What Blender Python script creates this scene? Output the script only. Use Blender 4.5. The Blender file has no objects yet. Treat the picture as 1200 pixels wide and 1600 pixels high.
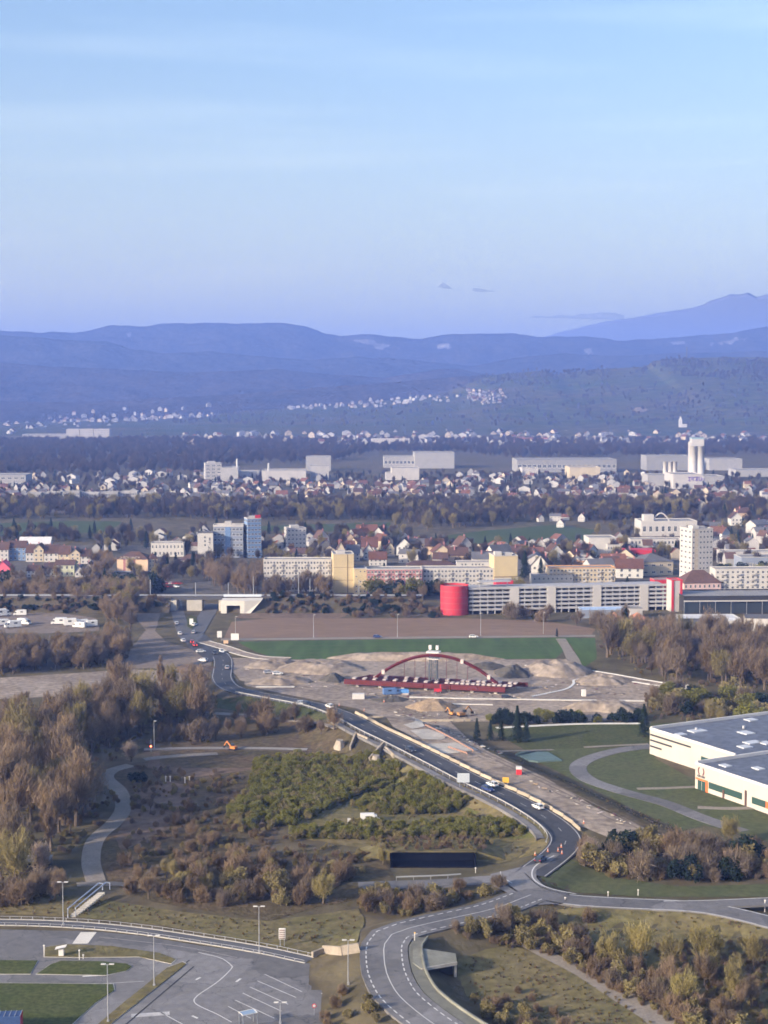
import bpy, bmesh, math, random
import numpy as np
from mathutils import Vector, noise as mnoise
random.seed(7)
R = math.radians
scene = bpy.context.scene
C = scene.collection
# ---------------------------------------------------------------- camera
CAM_H, FPX, PITCH = 115.0, 2400.0, math.atan(192 / 2400)
cam_d = bpy.data.cameras.new('camera'); cam = bpy.data.objects.new('camera', cam_d); C.objects.link(cam)
cam.location = (0, 0, CAM_H); cam.rotation_euler = (math.pi / 2 - PITCH, 0, 0)
cam_d.sensor_fit = 'HORIZONTAL'; cam_d.sensor_width = 36; cam_d.lens = 72
cam_d.clip_start = 1; cam_d.clip_end = 90000
scene.camera = cam
# ---------------------------------------------------------------- sky, sun, exposure
SUN_EL, SUN_AZ = 18.0, 58.0          # degrees up; degrees from straight behind the camera towards the left
world = bpy.data.worlds.new('World'); scene.world = world; world.use_nodes = True
nt = world.node_tree; nt.nodes.clear()
w_out = nt.nodes.new('ShaderNodeOutputWorld'); w_bg = nt.nodes.new('ShaderNodeBackground')
sky = nt.nodes.new('ShaderNodeTexSky'); sky.sky_type = 'NISHITA'; sky.sun_disc = False
sky.sun_elevation = R(SUN_EL); sky.sun_rotation = R(180 + SUN_AZ)
sky.altitude = 350; sky.air_density = 1.0; sky.dust_density = 4.5; sky.ozone_density = 2.0
w_bg.inputs['Strength'].default_value = 0.112
# thin cirrus streaks over the whole sky
tc = nt.nodes.new('ShaderNodeTexCoord'); mp = nt.nodes.new('ShaderNodeMapping')
mp.inputs['Scale'].default_value = (1.6, 1.6, 24); mp.inputs['Rotation'].default_value = (0, R(-3), 0)
nz = nt.nodes.new('ShaderNodeTexNoise'); nz.inputs['Scale'].default_value = 1.7; nz.inputs['Detail'].default_value = 5
rm = nt.nodes.new('ShaderNodeMapRange'); rm.inputs['From Min'].default_value = 0.48; rm.inputs['From Max'].default_value = 0.85
rm.inputs['To Max'].default_value = 0.85
mx = nt.nodes.new('ShaderNodeMix'); mx.data_type = 'RGBA'
mul = nt.nodes.new('ShaderNodeMix'); mul.data_type = 'RGBA'; mul.blend_type = 'MULTIPLY'; mul.inputs[0].default_value = 1
mul.inputs[7].default_value = (1.5, 1.3, 1.14, 1)
nt.links.new(tc.outputs['Generated'], mp.inputs['Vector']); nt.links.new(mp.outputs[0], nz.inputs['Vector'])
nt.links.new(nz.outputs[0], rm.inputs['Value']); nt.links.new(rm.outputs[0], mx.inputs[0])
nt.links.new(sky.outputs[0], mx.inputs[6]); nt.links.new(sky.outputs[0], mul.inputs[6]); nt.links.new(mul.outputs[2], mx.inputs[7])
# pale dusty band all round the horizon
sx_ = nt.nodes.new('ShaderNodeSeparateXYZ'); hr_ = nt.nodes.new('ShaderNodeMapRange'); hr_.interpolation_type = 'SMOOTHSTEP'; hr_.inputs['From Min'].default_value = -0.02; hr_.inputs['From Max'].default_value = 0.24
hr_.inputs['To Min'].default_value = 0.72; hr_.inputs['To Max'].default_value = 0.0; hm_ = nt.nodes.new('ShaderNodeMix'); hm_.data_type = 'RGBA'; hm_.inputs[7].default_value = (3.5, 3.65, 3.1, 1)
nt.links.new(tc.outputs['Generated'], sx_.inputs[0]); nt.links.new(sx_.outputs[2], hr_.inputs['Value']); nt.links.new(hr_.outputs[0], hm_.inputs[0]); nt.links.new(mx.outputs[2], hm_.inputs[6])
nt.links.new(hm_.outputs[2], w_bg.inputs[0]); nt.links.new(w_bg.outputs[0], w_out.inputs['Surface'])
sun_d = bpy.data.lights.new('sun', 'SUN'); sun_d.energy = 3.5; sun_d.angle = R(2.5); sun_d.color = (1.0, 0.84, 0.65)
sun = bpy.data.objects.new('sun', sun_d); C.objects.link(sun)
sdir = Vector((-math.sin(R(SUN_AZ)) * math.cos(R(SUN_EL)), -math.cos(R(SUN_AZ)) * math.cos(R(SUN_EL)), math.sin(R(SUN_EL))))
sun.rotation_euler = sdir.to_track_quat('Z', 'Y').to_euler(); sun.location = (0, 0, 300)
vs = scene.view_settings
vs.view_transform = 'Standard'; vs.look = 'None'; vs.exposure = 1.4; vs.gamma = 1.0; vs.use_curve_mapping = False
scene.render.engine = 'CYCLES'
cy = scene.cycles
cy.use_denoising = True; cy.max_bounces = 5; cy.diffuse_bounces = 2; cy.glossy_bounces = 2; cy.transmission_bounces = 2
cy.use_light_tree = False; cy.pixel_filter_type = 'BLACKMAN_HARRIS'; cy.filter_width = 1.7; cy.use_adaptive_sampling = True; cy.adaptive_threshold = 0.04; cy.transparent_max_bounces = 6; cy.volume_bounces = 0; cy.caustics_reflective = False; cy.caustics_refractive = False

# ---------------------------------------------------------------- pixel of the photograph -> place on the ground
CP, SP = math.cos(PITCH), math.sin(PITCH)
def ray(px, py):
    u = (px - 600) / FPX; v = (800 - py) / FPX
    return u, CP + v * SP, -SP + v * CP
def G(px, py, z=0.0):
    dx, dy, dz = ray(px, py); t = (z - CAM_H) / dz
    return (dx * t, dy * t, z)
def scale_at(px, py, z=0.0):            # pixels per metre there
    dx, dy, dz = ray(px, py); t = (z - CAM_H) / dz
    return FPX / t
def at_depth(px, py, Y):                # the point of a pixel's line of sight that is Y metres away
    dx, dy, dz = ray(px, py); t = Y / dy
    return (dx * t, Y, CAM_H + dz * t)

# ---------------------------------------------------------------- materials
MATS = {}
def mat(name, col, rough=0.85, var=0.0, scale=0.5, col2=None, rnd=0.0, bump=0.0, metal=0.0, spec=0.3, emit=0.0, stretch=None, detail=6, bscale=None, coord='POS'):
    if name in MATS: return MATS[name]
    m = bpy.data.materials.new(name); MATS[name] = m; m.use_nodes = True
    t = m.node_tree; b = t.nodes['Principled BSDF']; L = t.links.new
    b.inputs['Roughness'].default_value = rough; b.inputs['Metallic'].default_value = metal
    b.inputs['Specular IOR Level'].default_value = spec
    b.inputs['Base Color'].default_value = (*col, 1)
    last = None
    if var or col2 or bump:
        if coord == 'POS':
            g = t.nodes.new('ShaderNodeNewGeometry'); src = g.outputs['Position']
        else:
            g = t.nodes.new('ShaderNodeTexCoord'); src = g.outputs['Object']
        mpn = t.nodes.new('ShaderNodeMapping'); mpn.inputs['Scale'].default_value = stretch or (1, 1, 1); L(src, mpn.inputs[0])
        n = t.nodes.new('ShaderNodeTexNoise'); n.inputs['Scale'].default_value = scale; n.inputs['Detail'].default_value = detail
        n.inputs['Roughness'].default_value = 0.62
        L(mpn.outputs[0], n.inputs['Vector'])
        r = t.nodes.new('ShaderNodeMapRange'); r.inputs['From Min'].default_value = 0.3; r.inputs['From Max'].default_value = 0.7
        L(n.outputs[0], r.inputs['Value'])
        k = t.nodes.new('ShaderNodeMix'); k.data_type = 'RGBA'; L(r.outputs[0], k.inputs[0])
        if col2:
            k.inputs[6].default_value = (*col, 1); k.inputs[7].default_value = (*col2, 1)
        else:
            k.inputs[6].default_value = (*[max(0, c * (1 - var)) for c in col], 1); k.inputs[7].default_value = (*[c * (1 + var) for c in col], 1)
        last = k.outputs[2]
        if col2 and var:        # fine second grain on top
            n2 = t.nodes.new('ShaderNodeTexNoise'); n2.inputs['Scale'].default_value = scale * 9; n2.inputs['Detail'].default_value = 4
            L(mpn.outputs[0], n2.inputs['Vector'])
            r2 = t.nodes.new('ShaderNodeMapRange'); r2.inputs['From Min'].default_value = 0.3; r2.inputs['From Max'].default_value = 0.7
            r2.inputs['To Min'].default_value = 1 - var; r2.inputs['To Max'].default_value = 1 + var
            L(n2.outputs[0], r2.inputs['Value'])
            v2 = t.nodes.new('ShaderNodeVectorMath'); v2.operation = 'SCALE'; L(last, v2.inputs[0]); L(r2.outputs[0], v2.inputs['Scale']); last = v2.outputs[0]
        if bump:
            nb = t.nodes.new('ShaderNodeTexNoise'); nb.inputs['Scale'].default_value = bscale or scale * 4; nb.inputs['Detail'].default_value = 5
            L(mpn.outputs[0], nb.inputs['Vector'])
            bp = t.nodes.new('ShaderNodeBump'); bp.inputs['Strength'].default_value = 1; bp.inputs['Distance'].default_value = bump
            L(nb.outputs[0], bp.inputs['Height']); L(bp.outputs[0], b.inputs['Normal'])
    if rnd:
        oi = t.nodes.new('ShaderNodeObjectInfo'); rr = t.nodes.new('ShaderNodeMapRange')
        rr.inputs['To Min'].default_value = 1 - rnd; rr.inputs['To Max'].default_value = 1 + rnd; L(oi.outputs['Random'], rr.inputs['Value'])
        vm = t.nodes.new('ShaderNodeVectorMath'); vm.operation = 'SCALE'; L(rr.outputs[0], vm.inputs['Scale'])
        if last: L(last, vm.inputs[0])
        else: vm.inputs[0].default_value = col
        last = vm.outputs[0]
    if last: L(last, b.inputs['Base Color'])
    if emit:
        b.inputs['Emission Color'].default_value = (*col, 1); b.inputs['Emission Strength'].default_value = emit
    return m

# ---------------------------------------------------------------- mesh helpers
class MB:
    def __init__(s): s.v = []; s.f = []; s.m = []
    def face(s, pts, m=0):
        i = len(s.v); s.v += [tuple(p) for p in pts]; s.f.append(tuple(range(i, i + len(pts)))); s.m.append(m)
    def box(s, x0, x1, y0, y1, z0, z1, m=0, top=None):
        i = len(s.v)
        s.v += [(x0, y0, z0), (x1, y0, z0), (x1, y1, z0), (x0, y1, z0), (x0, y0, z1), (x1, y0, z1), (x1, y1, z1), (x0, y1, z1)]
        for k, f in enumerate(((0, 3, 2, 1), (4, 5, 6, 7), (0, 1, 5, 4), (1, 2, 6, 5), (2, 3, 7, 6), (3, 0, 4, 7))):
            s.f.append(tuple(i + a for a in f)); s.m.append(top if (k == 1 and top is not None) else m)
        return s
    def tube(s, pts, rad, n=6, m=0, cap=True):
        rings = []
        for k, p in enumerate(pts):
            p = Vector(p); a = Vector(pts[max(0, k - 1)]); b = Vector(pts[min(len(pts) - 1, k + 1)])
            d = (b - a).normalized(); q = d.cross(Vector((0.13, 0.21, 1)) if abs(d.z) < 0.9 else Vector((1, 0.1, 0))).normalized(); w = d.cross(q)
            r = rad[k] if isinstance(rad, (list, tuple)) else rad
            i = len(s.v); rings.append(i)
            for j in range(n):
                an = 2 * math.pi * j / n; s.v.append(tuple(p + (q * math.cos(an) + w * math.sin(an)) * r))
        for a, b in zip(rings, rings[1:]):
            for j in range(n): s.f.append((a + j, a + (j + 1) % n, b + (j + 1) % n, b + j)); s.m.append(m)
        if cap:
            s.f.append(tuple(rings[0] + j for j in range(n))); s.m.append(m)
            s.f.append(tuple(rings[-1] + n - 1 - j for j in range(n))); s.m.append(m)
        return s
    def beam(s, a, b, w, h, m=0):
        a = Vector(a); b = Vector(b); d = (b - a).normalized(); q = d.cross(Vector((0, 0, 1)))
        q = q.normalized() if q.length > 1e-4 else Vector((1, 0, 0)); u = q.cross(d).normalized()
        i = len(s.v)
        for p in (a, b):
            for sx, sz in ((-1, -1), (1, -1), (1, 1), (-1, 1)): s.v.append(tuple(p + q * sx * w / 2 + u * sz * h / 2))
        for f in ((0, 1, 5, 4), (1, 2, 6, 5), (2, 3, 7, 6), (3, 0, 4, 7), (3, 2, 1, 0), (4, 5, 6, 7)): s.f.append(tuple(i + a for a in f)); s.m.append(m)
        return s
    def prism(s, poly, z0, z1, m=0, top=None):
        n = len(poly); i = len(s.v)
        s.v += [(x, y, z0) for x, y in poly] + [(x, y, z1) for x, y in poly]
        s.f.append(tuple(i + n + k for k in range(n))); s.m.append(m if top is None else top)
        s.f.append(tuple(i + n - 1 - k for k in range(n))); s.m.append(m)
        for k in range(n): s.f.append((i + k, i + (k + 1) % n, i + n + (k + 1) % n, i + n + k)); s.m.append(m)
        return s
    def mesh(s, name, mats, smooth=False):
        me = bpy.data.meshes.new(name); me.from_pydata(s.v, [], s.f)
        for mm in (mats if isinstance(mats, (list, tuple)) else [mats]): me.materials.append(mm)
        me.polygons.foreach_set('material_index', s.m)
        if smooth: me.polygons.foreach_set('use_smooth', [True] * len(me.polygons))
        me.update(); return me
def put(name, me, parent=None, loc=(0, 0, 0), rz=0.0, sc=None):
    o = bpy.data.objects.new(name, me); C.objects.link(o); o.parent = parent; o.location = loc
    if rz: o.rotation_euler = (0, 0, rz)
    if sc: o.scale = sc if isinstance(sc, (tuple, list)) else (sc, sc, sc)
    return o
def tag(o, label=None, cat=None, group=None, kind=None):
    if label: o['label'] = label
    if cat: o['category'] = cat
    if group: o['group'] = group
    if kind: o['kind'] = kind
    return o
def thing(name, label, cat, loc=(0, 0, 0), rz=0.0, group=None, sc=None):
    o = put(name, None, None, loc, rz, sc); o.empty_display_size = 1
    return tag(o, label, cat, group)
KIDS = {}
def kid(parent, name, me, loc=(0, 0, 0), rz=0.0, sc=None):
    o = put(name, me, parent, loc, rz, sc); KIDS.setdefault(parent.name, []).append(o); return o
def copy_tree(root, loc, rz=0.0, sc=None, label=None, group=None):
    c = root.copy(); C.objects.link(c); c.location = loc; c.rotation_euler = (0, 0, rz)
    if sc: c.scale = sc if isinstance(sc, (tuple, list)) else (sc, sc, sc)
    if label: c['label'] = label
    if group: c['group'] = group
    for ch in KIDS.get(root.name, []):
        k = ch.copy(); C.objects.link(k); k.parent = c; KIDS.setdefault(c.name, []).append(k)
        for g in KIDS.get(ch.name, []):
            q = g.copy(); C.objects.link(q); q.parent = k
    return c
class Proto:            # the first use moves the prototype itself, later ones copy it
    def __init__(s, root): s.root = root; s.used = False
    def place(s, loc, rz=0.0, sc=None, label=None, group=None):
        if s.used: return copy_tree(s.root, loc, rz, sc, label, group)
        s.used = True; o = s.root; o.location = loc; o.rotation_euler = (0, 0, rz)
        if sc: o.scale = sc if isinstance(sc, (tuple, list)) else (sc, sc, sc)
        tag(o, label, None, group); return o
def drop_unused(*protos):
    for p in protos:
        if not p.used:
            for ch in KIDS.get(p.root.name, []):
                for g in KIDS.get(ch.name, []): bpy.data.objects.remove(g)
                bpy.data.objects.remove(ch)
            bpy.data.objects.remove(p.root)
def smooth_line(pts, step=3.0):      # Catmull-Rom through (x,y,z) points, resampled
    P = [np.array(p, float) for p in pts]; P = [2 * P[0] - P[1]] + P + [2 * P[-1] - P[-2]]; out = []
    for i in range(1, len(P) - 2):
        a, b, c, d = P[i - 1:i + 3]; n = max(1, int(np.linalg.norm(c - b) / step))
        for k in range(n):
            t = k / n
            out.append(0.5 * ((2 * b) + (c - a) * t + (2 * a - 5 * b + 4 * c - d) * t * t + (3 * b - a - 3 * c + d) * t ** 3))
    out.append(P[-2]); return np.array(out)
def normals2(L):
    d = np.gradient(L[:, :2], axis=0); d /= np.maximum(1e-6, np.linalg.norm(d, axis=1))[:, None]
    return np.stack([-d[:, 1], d[:, 0]], 1)          # points to the left of travel
def offset_line(L, off, dz=0.0):
    o = L.copy(); o[:, :2] += normals2(L) * off; o[:, 2] += dz; return o
def ribbon(L, w, skirt=0.0, m=0, mb=None):           # a flat strip along a line, skirts hanging down its sides
    mb = mb or MB(); a = offset_line(L, w / 2); b = offset_line(L, -w / 2)
    for i in range(len(L) - 1):
        mb.face([b[i], b[i + 1], a[i + 1], a[i]], m)
        if skirt:
            lo = np.array([0, 0, -skirt])
            mb.face([a[i], a[i + 1], a[i + 1] + lo, a[i] + lo], m); mb.face([b[i + 1], b[i], b[i] + lo, b[i + 1] + lo], m)
    return mb
# ---------------------------------------------------------------- roads: lines on the ground (pixel x, pixel y, height)
def rd(pts, step=3.0): return smooth_line([G(*p) for p in pts], step)
ROADS = {
 'main': (rd([(300,978,0),(306,995,0),(320,1008,0),(338,1018,0),(348,1030,0.2),(348,1045,0.4),(347,1060,0.7),(360,1074,1.2),(392,1083,1.8),(440,1092,2.6),(495,1103,4),(540,1119,5),(580,1140,5.6),(620,1159,5.6),(680,1189,5),(740,1220,4.2),(800,1248,3.3),(848,1275,2.6),(876,1297,2.2),(884,1315,2),(868,1336,2),(828,1366,2)]), 8.2),
 'right': (rd([(800,1366,2),(828,1390,2),(880,1404,2),(940,1409,2),(1000,1412,2),(1080,1416,2),(1140,1425,2),(1230,1448,2),(1330,1480,2)]), 7.0),
 'left': (rd([(560,1384,1.4),(620,1382,1.5),(700,1379,1.8),(770,1374,2),(828,1374,2)]), 5.5),
 'front': (rd([(780,1668,3),(740,1640,3),(700,1615,3),(665,1591,3),(634,1566,3),(617,1547,3),(604,1520,3),(600,1495,3),(601,1475,3),(612,1460,3),(640,1450,3),(700,1436,2.8),(770,1420,2.4),(830,1398,2)]), 9.6),
}
STRIP = rd([(610,1126,5.4),(660,1148,5.3),(720,1172,4.8),(790,1204,4),(850,1232,3.3),(920,1266,2.8),(990,1298,2.3),(1045,1322,1.8)])   # bank of the second carriageway being built
SEG = np.concatenate([np.concatenate([L[:-1], L[1:], np.full((len(L) - 1, 1), w / 2)], 1) for L, w in list(ROADS.values()) + [(STRIP, 15.0)]])
def heights(xy):
    xy = np.asarray(xy, float); out = np.zeros(len(xy))
    for a0 in range(0, len(xy), 4000):
        q = xy[a0:a0 + 4000]; A = SEG[:, 0:2]; D = SEG[:, 3:5] - A
        t = np.clip(((q[:, None] - A) * D).sum(2) / np.maximum(1e-6, (D * D).sum(1)), 0, 1)
        dist = np.linalg.norm(q[:, None] - (A + D * t[..., None]), axis=2)
        z = SEG[:, 2] + (SEG[:, 5] - SEG[:, 2]) * t
        e = np.maximum(0, dist - SEG[:, 6] - 1.6)
        # under a road itself the ground lies 0.35 m lower
        out[a0:a0 + 4000] = np.maximum(0, (z - 0.35 - e * 0.42).max(1))
    return out
def gz(x, y): return float(heights([(x, y)])[0])
def P(px, py):                       # a pixel on the modelled ground
    z = 0.0
    for _ in range(6):
        p = G(px, py, z); z = gz(p[0], p[1])
    return (p[0], p[1], z)
# ---------------------------------------------------------------- ground
M_soil = mat('meadow_and_soil', (0.082, 0.075, 0.038), 0.95, var=0.35, scale=0.012, col2=(0.125, 0.100, 0.066), bump=0.25, bscale=0.6, spec=0.1, detail=6)
def axis(lo, hi, step, far): 
    a = list(np.arange(lo, hi + 0.1, step)); x = step
    L_, H_ = [], []
    v = hi
    while v < far: x *= 1.35; v += x; H_.append(v)
    v = lo; x = step
    while v > -far: x *= 1.35; v -= x; L_.append(v)
    return np.array(L_[::-1] + a + H_)
gx = axis(-180, 240, 3.5, 32000); gy = axis(236, 690, 3.5, 34000); gx = np.append(np.insert(gx[abs(gx) < 11000], 0, -11800), 11800); gy = np.append(np.insert(gy[(gy > -1900) & (gy < 10900)], 0, -2400), 11300)
XX, YY = np.meshgrid(gx, gy); ZZ = heights(np.stack([XX.ravel(), YY.ravel()], 1))
nx, ny = len(gx), len(gy)
me = bpy.data.meshes.new('ground'); ii = np.arange(nx * ny).reshape(ny, nx)
quads = np.stack([ii[:-1, :-1], ii[:-1, 1:], ii[1:, 1:], ii[1:, :-1]], -1).reshape(-1, 4)
me.from_pydata(np.stack([XX.ravel(), YY.ravel(), ZZ], 1).tolist(), [], quads.tolist()); me.materials.append(M_soil); me.polygons.foreach_set('use_smooth', [True] * len(me.polygons))
tag(put('ground', me), kind='structure')
SHEET_N = [0]
def sheet(name, poly, m, drape=False, dz=None, z=0.0, kind='structure', world_pts=False, label=None):
    SHEET_N[0] += 1; dz = 0.03 + 0.006 * (SHEET_N[0] % 9) if dz is None else dz
    pts = poly if world_pts else [(P(*p) if drape else G(p[0], p[1], z)) for p in poly]
    bm = bmesh.new(); f = bm.faces.new([bm.verts.new((p[0], p[1], 0)) for p in pts]); bmesh.ops.triangulate(bm, faces=[f])
    if drape:
        xs = [p[0] for p in pts]; ys = [p[1] for p in pts]
        for ax, lo, hi, ref in ((0, min(xs), max(xs), gx), (1, min(ys), max(ys), gy)):
            for g in ref[(ref > lo) & (ref < hi)]:
                bmesh.ops.bisect_plane(bm, geom=bm.verts[:] + bm.edges[:] + bm.faces[:], plane_co=(g, g, 0), plane_no=(1, 0, 0) if ax == 0 else (0, 1, 0), dist=1e-4)
        hz = heights([(v.co.x, v.co.y) for v in bm.verts])
        for v, h in zip(bm.verts, hz): v.co.z = h + dz + 0.05
    else:
        for v in bm.verts: v.co.z = z + dz
    bm.normal_update()
    for f in bm.faces:
        if f.normal.z < 0: f.normal_flip()
    me = bpy.data.meshes.new(name); bm.to_mesh(me); bm.free(); me.materials.append(m); me.polygons.foreach_set('use_smooth', [True] * len(me.polygons))
    return tag(put(name, me), kind=kind, label=label)
def blob(poly, n=3, amp=1.0, seed=0):                # roughen a pixel outline so that its edge wanders
    rnd = random.Random(seed); out = []
    for (a, b) in zip(poly, poly[1:] + poly[:1]):
        for k in range(n):
            t = k / n; out.append((a[0] + (b[0] - a[0]) * t + rnd.uniform(-1, 1) * amp * 2 * (k > 0), a[1] + (b[1] - a[1]) * t + rnd.uniform(-1, 1) * amp * 0.5 * (k > 0)))
    return out
M_grass = mat('grass', (0.052, 0.066, 0.022), 0.95, var=0.3, scale=0.10, col2=(0.085, 0.086, 0.036), bump=0.2, bscale=1.5, spec=0.1, detail=6)
M_wheat = mat('young_wheat', (0.052, 0.100, 0.026), 0.95, var=0.18, scale=0.02, col2=(0.080, 0.118, 0.042), spec=0.1, stretch=(1, 0.15, 1))
M_tilled = mat('tilled_soil', (0.17, 0.115, 0.075), 0.95, var=0.12, scale=0.03, col2=(0.22, 0.155, 0.11), spec=0.1, stretch=(0.3, 1, 1), bump=0.1, bscale=0.8)
M_gravel = mat('site_gravel', (0.205, 0.165, 0.130), 0.95, var=0.3, scale=0.05, col2=(0.325, 0.275, 0.225), bump=0.25, bscale=0.5, spec=0.1, detail=6)
M_earth = mat('brown_earth', (0.13, 0.092, 0.066), 0.95, var=0.3, scale=0.04, col2=(0.19, 0.14, 0.10), bump=0.3, bscale=0.5, spec=0.1, detail=6)
M_scrub = mat('dry_scrub_ground', (0.115, 0.082, 0.052), 0.95, var=0.35, scale=0.06, col2=(0.080, 0.070, 0.036), bump=0.3, bscale=0.9, spec=0.1, detail=6)
M_asph = mat('worn_asphalt', (0.138, 0.134, 0.136), 0.8, var=0.14, scale=0.06, col2=(0.168, 0.163, 0.16), spec=0.3, detail=6)
M_asph_d = mat('fresh_asphalt', (0.042, 0.044, 0.050), 0.75, var=0.2, scale=0.06, col2=(0.06, 0.06, 0.065), spec=0.35)
M_path = mat('gravel_path', (0.21, 0.185, 0.155), 0.95, var=0.15, scale=0.2, col2=(0.27, 0.24, 0.205), spec=0.1)
M_conc = mat('concrete', (0.36, 0.34, 0.30), 0.9, var=0.12, scale=0.3, col2=(0.46, 0.43, 0.38), spec=0.2)
M_conc_l = mat('pale_concrete', (0.55, 0.52, 0.46), 0.9, var=0.08, scale=0.3, col2=(0.63, 0.60, 0.54), spec=0.2)
M_paint = mat('road_paint', (0.60, 0.59, 0.57), 0.7, var=0.12, scale=1.5)
M_paint_w = mat('worn_road_paint', (0.42, 0.41, 0.40), 0.8, var=0.25, scale=0.8)
M_kerb = mat('kerb_stone', (0.42, 0.40, 0.36), 0.9, var=0.15, scale=0.4)

def weather(m, crack=0.10, patch=0.03, kc=0.55, kp=0.82):      # cracks, mended patches and stains laid over a paved surface
    t = m.node_tree; bs = t.nodes['Principled BSDF']; L = t.links.new; last = bs.inputs['Base Color'].links[0].from_socket; g = t.nodes.new('ShaderNodeNewGeometry')
    nz_ = t.nodes.new('ShaderNodeTexNoise'); nz_.inputs['Scale'].default_value = .35; nz_.inputs['Detail'].default_value = 4; L(g.outputs['Position'], nz_.inputs['Vector'])
    wv = t.nodes.new('ShaderNodeVectorMath'); wv.operation = 'MULTIPLY_ADD'; wv.inputs[1].default_value = (5, 5, 0); L(nz_.outputs['Color'], wv.inputs[0]); L(g.outputs['Position'], wv.inputs[2])
    for sc, feat, lo, hi, k in ((crack, 'DISTANCE_TO_EDGE', 0.0, 0.012, kc), (patch, 'F1', None, None, kp)):
        v = t.nodes.new('ShaderNodeTexVoronoi'); v.inputs['Scale'].default_value = sc; v.feature = feat; L(wv.outputs[0], v.inputs['Vector']); r = t.nodes.new('ShaderNodeMapRange'); r.inputs['To Min'].default_value = k; r.inputs['To Max'].default_value = 1.0 if lo is not None else 2 - k
        if lo is not None: r.inputs['From Min'].default_value = lo; r.inputs['From Max'].default_value = hi; L(v.outputs['Distance'], r.inputs['Value'])
        else: sx = t.nodes.new('ShaderNodeSeparateColor'); L(v.outputs['Color'], sx.inputs[0]); L(sx.outputs[0], r.inputs['Value'])
        q = t.nodes.new('ShaderNodeVectorMath'); q.operation = 'SCALE'; L(last, q.inputs[0]); L(r.outputs[0], q.inputs['Scale']); last = q.outputs[0]
    L(last, bs.inputs['Base Color'])
weather(M_asph, .1, .06, .5, .74); weather(M_asph_d, .08, .04, .7, .88); weather(M_conc, .3, .15, .8, .85); weather(M_gravel, .02, .06, .85, .86)

# ---------------------------------------------------------------- mountains and hills
def fb(x, y, s, seed=0.0, o=5): return mnoise.fractal((x / s + seed * 7.3, y / s - seed * 3.1, seed), 1.0, 2.0, o)
RIDGES = {}
def ridge(name, d, sil, front, m, rough=0.12, back=0.7, seed=0.0, foot=0.0, rows=34, cols=330, pw=1.2, px_lo=-500, px_hi=1700):
    sx = [a for a, b in sil]; sy = [b for a, b in sil]
    xs = np.linspace((px_lo - 600) / FPX * d, (px_hi - 600) / FPX * d, cols)
    crest = np.array([at_depth(600 + x / d * FPX, np.interp(600 + x / d * FPX, sx, sy), d)[2] for x in xs])
    vs_, tt = [], list(np.linspace(0, 1, rows)) + [1 + (k + 1) * 0.2 for k in range(4)]
    for t in tt:
        for x, zc in zip(xs, crest):
            amp = max(zc, 30)
            if t <= 1:
                yv = d - front * (1 - t); n = fb(x, yv, front * 0.35, seed) * rough * amp
                base = zc * (t ** pw) * (0.75 + 0.25 * t)
                zv = base + n * 4 * t * (1 - t) + fb(x, yv, front * 0.08, seed + 2) * rough * 0.35 * amp * min(1, t * 3) * (0.25 + (1 - t)) - foot * (1 - t) ** 3
                if t == 1: zv += fb(x, 0, 60 + d / 200, seed + 5, 3) * d * 0.00035
            else:
                yv = d + back * front * (t - 1); zv = zc * (1 - (t - 1) * 0.9)
            vs_.append((x, yv, zv))
    nr = len(tt); idx = np.arange(nr * cols).reshape(nr, cols)
    me = bpy.data.meshes.new(name)
    me.from_pydata(vs_, [], np.stack([idx[:-1, :-1], idx[:-1, 1:], idx[1:, 1:], idx[1:, :-1]], -1).reshape(-1, 4).tolist())
    me.polygons.foreach_set('use_smooth', [True] * len(me.polygons)); me.materials.append(m)
    RIDGES[name] = (xs, tt, np.array(vs_).reshape(nr, cols, 3), d, front)
    return tag(put(name, me), kind='structure')
def ridge_hit(name, px, py):                         # the point of the near slope that a pixel looks at
    xs, tt, V, d, front = RIDGES[name]; best = None
    for r in range(len(tt)):
        if tt[r] > 1: break
        yv = V[r, 0, 1]; p = at_depth(px, py, yv); z = np.interp(p[0], xs, V[r, :, 2])
        if z >= p[2]: return (p[0], yv, float(z))
    return at_depth(px, py, d)
M_forest_far = mat('mountain_forest', (0.012, 0.016, 0.014), 1.0, var=0.6, scale=0.004, col2=(0.060, 0.055, 0.040), bump=16, bscale=0.02, spec=0.0, detail=6)
M_forest_mid = mat('hill_forest', (0.018, 0.017, 0.015), 1.0, var=0.6, scale=0.006, col2=(0.075, 0.058, 0.044), bump=9, bscale=0.035, spec=0.0, detail=6)
M_vine = mat('vineyard_slope', (0.048, 0.070, 0.026), 1.0, var=0.5, scale=0.0045, col2=(0.105, 0.085, 0.052), bump=4, bscale=0.04, spec=0.0, detail=6, stretch=(0.7, 1.6, 1))
ridge('mountain_range', 9000, [(-500,520),(-200,514),(0,517),(60,519),(120,520),(150,514),(180,508),(215,510),(260,506),(310,504),(350,505),(420,505),(460,506),(480,510),(510,522),(530,526),(560,522),(600,524),(640,528),(660,530),(690,523),(750,521),(800,521),(850,526),(920,526),(960,532),(1010,530),(1060,527),(1100,523),(1140,520),(1200,509),(1400,500),(1700,515)], 1300, M_forest_far, seed=1, rough=0.16, pw=0.9)
ridge('mountain_foothills', 7800, [(-500,528),(0,524),(60,527),(110,532),(170,533),(205,545),(260,552),(330,549),(400,556),(480,563),(560,557),(640,562),(740,572),(800,560),(870,552),(960,556),(1060,552),(1200,548),(1700,540)], 1100, M_forest_far, seed=2, rough=0.16, pw=0.9)
ridge('wooded_foothills', 6700, [(-500,575),(-100,560),(0,566),(80,572),(180,577),(300,582),(430,577),(520,585),(600,590),(680,578),(720,576),(770,588),(900,592),(1200,590),(1700,590)], 900, M_forest_mid, seed=3, rough=0.14, pw=0.85)
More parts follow.
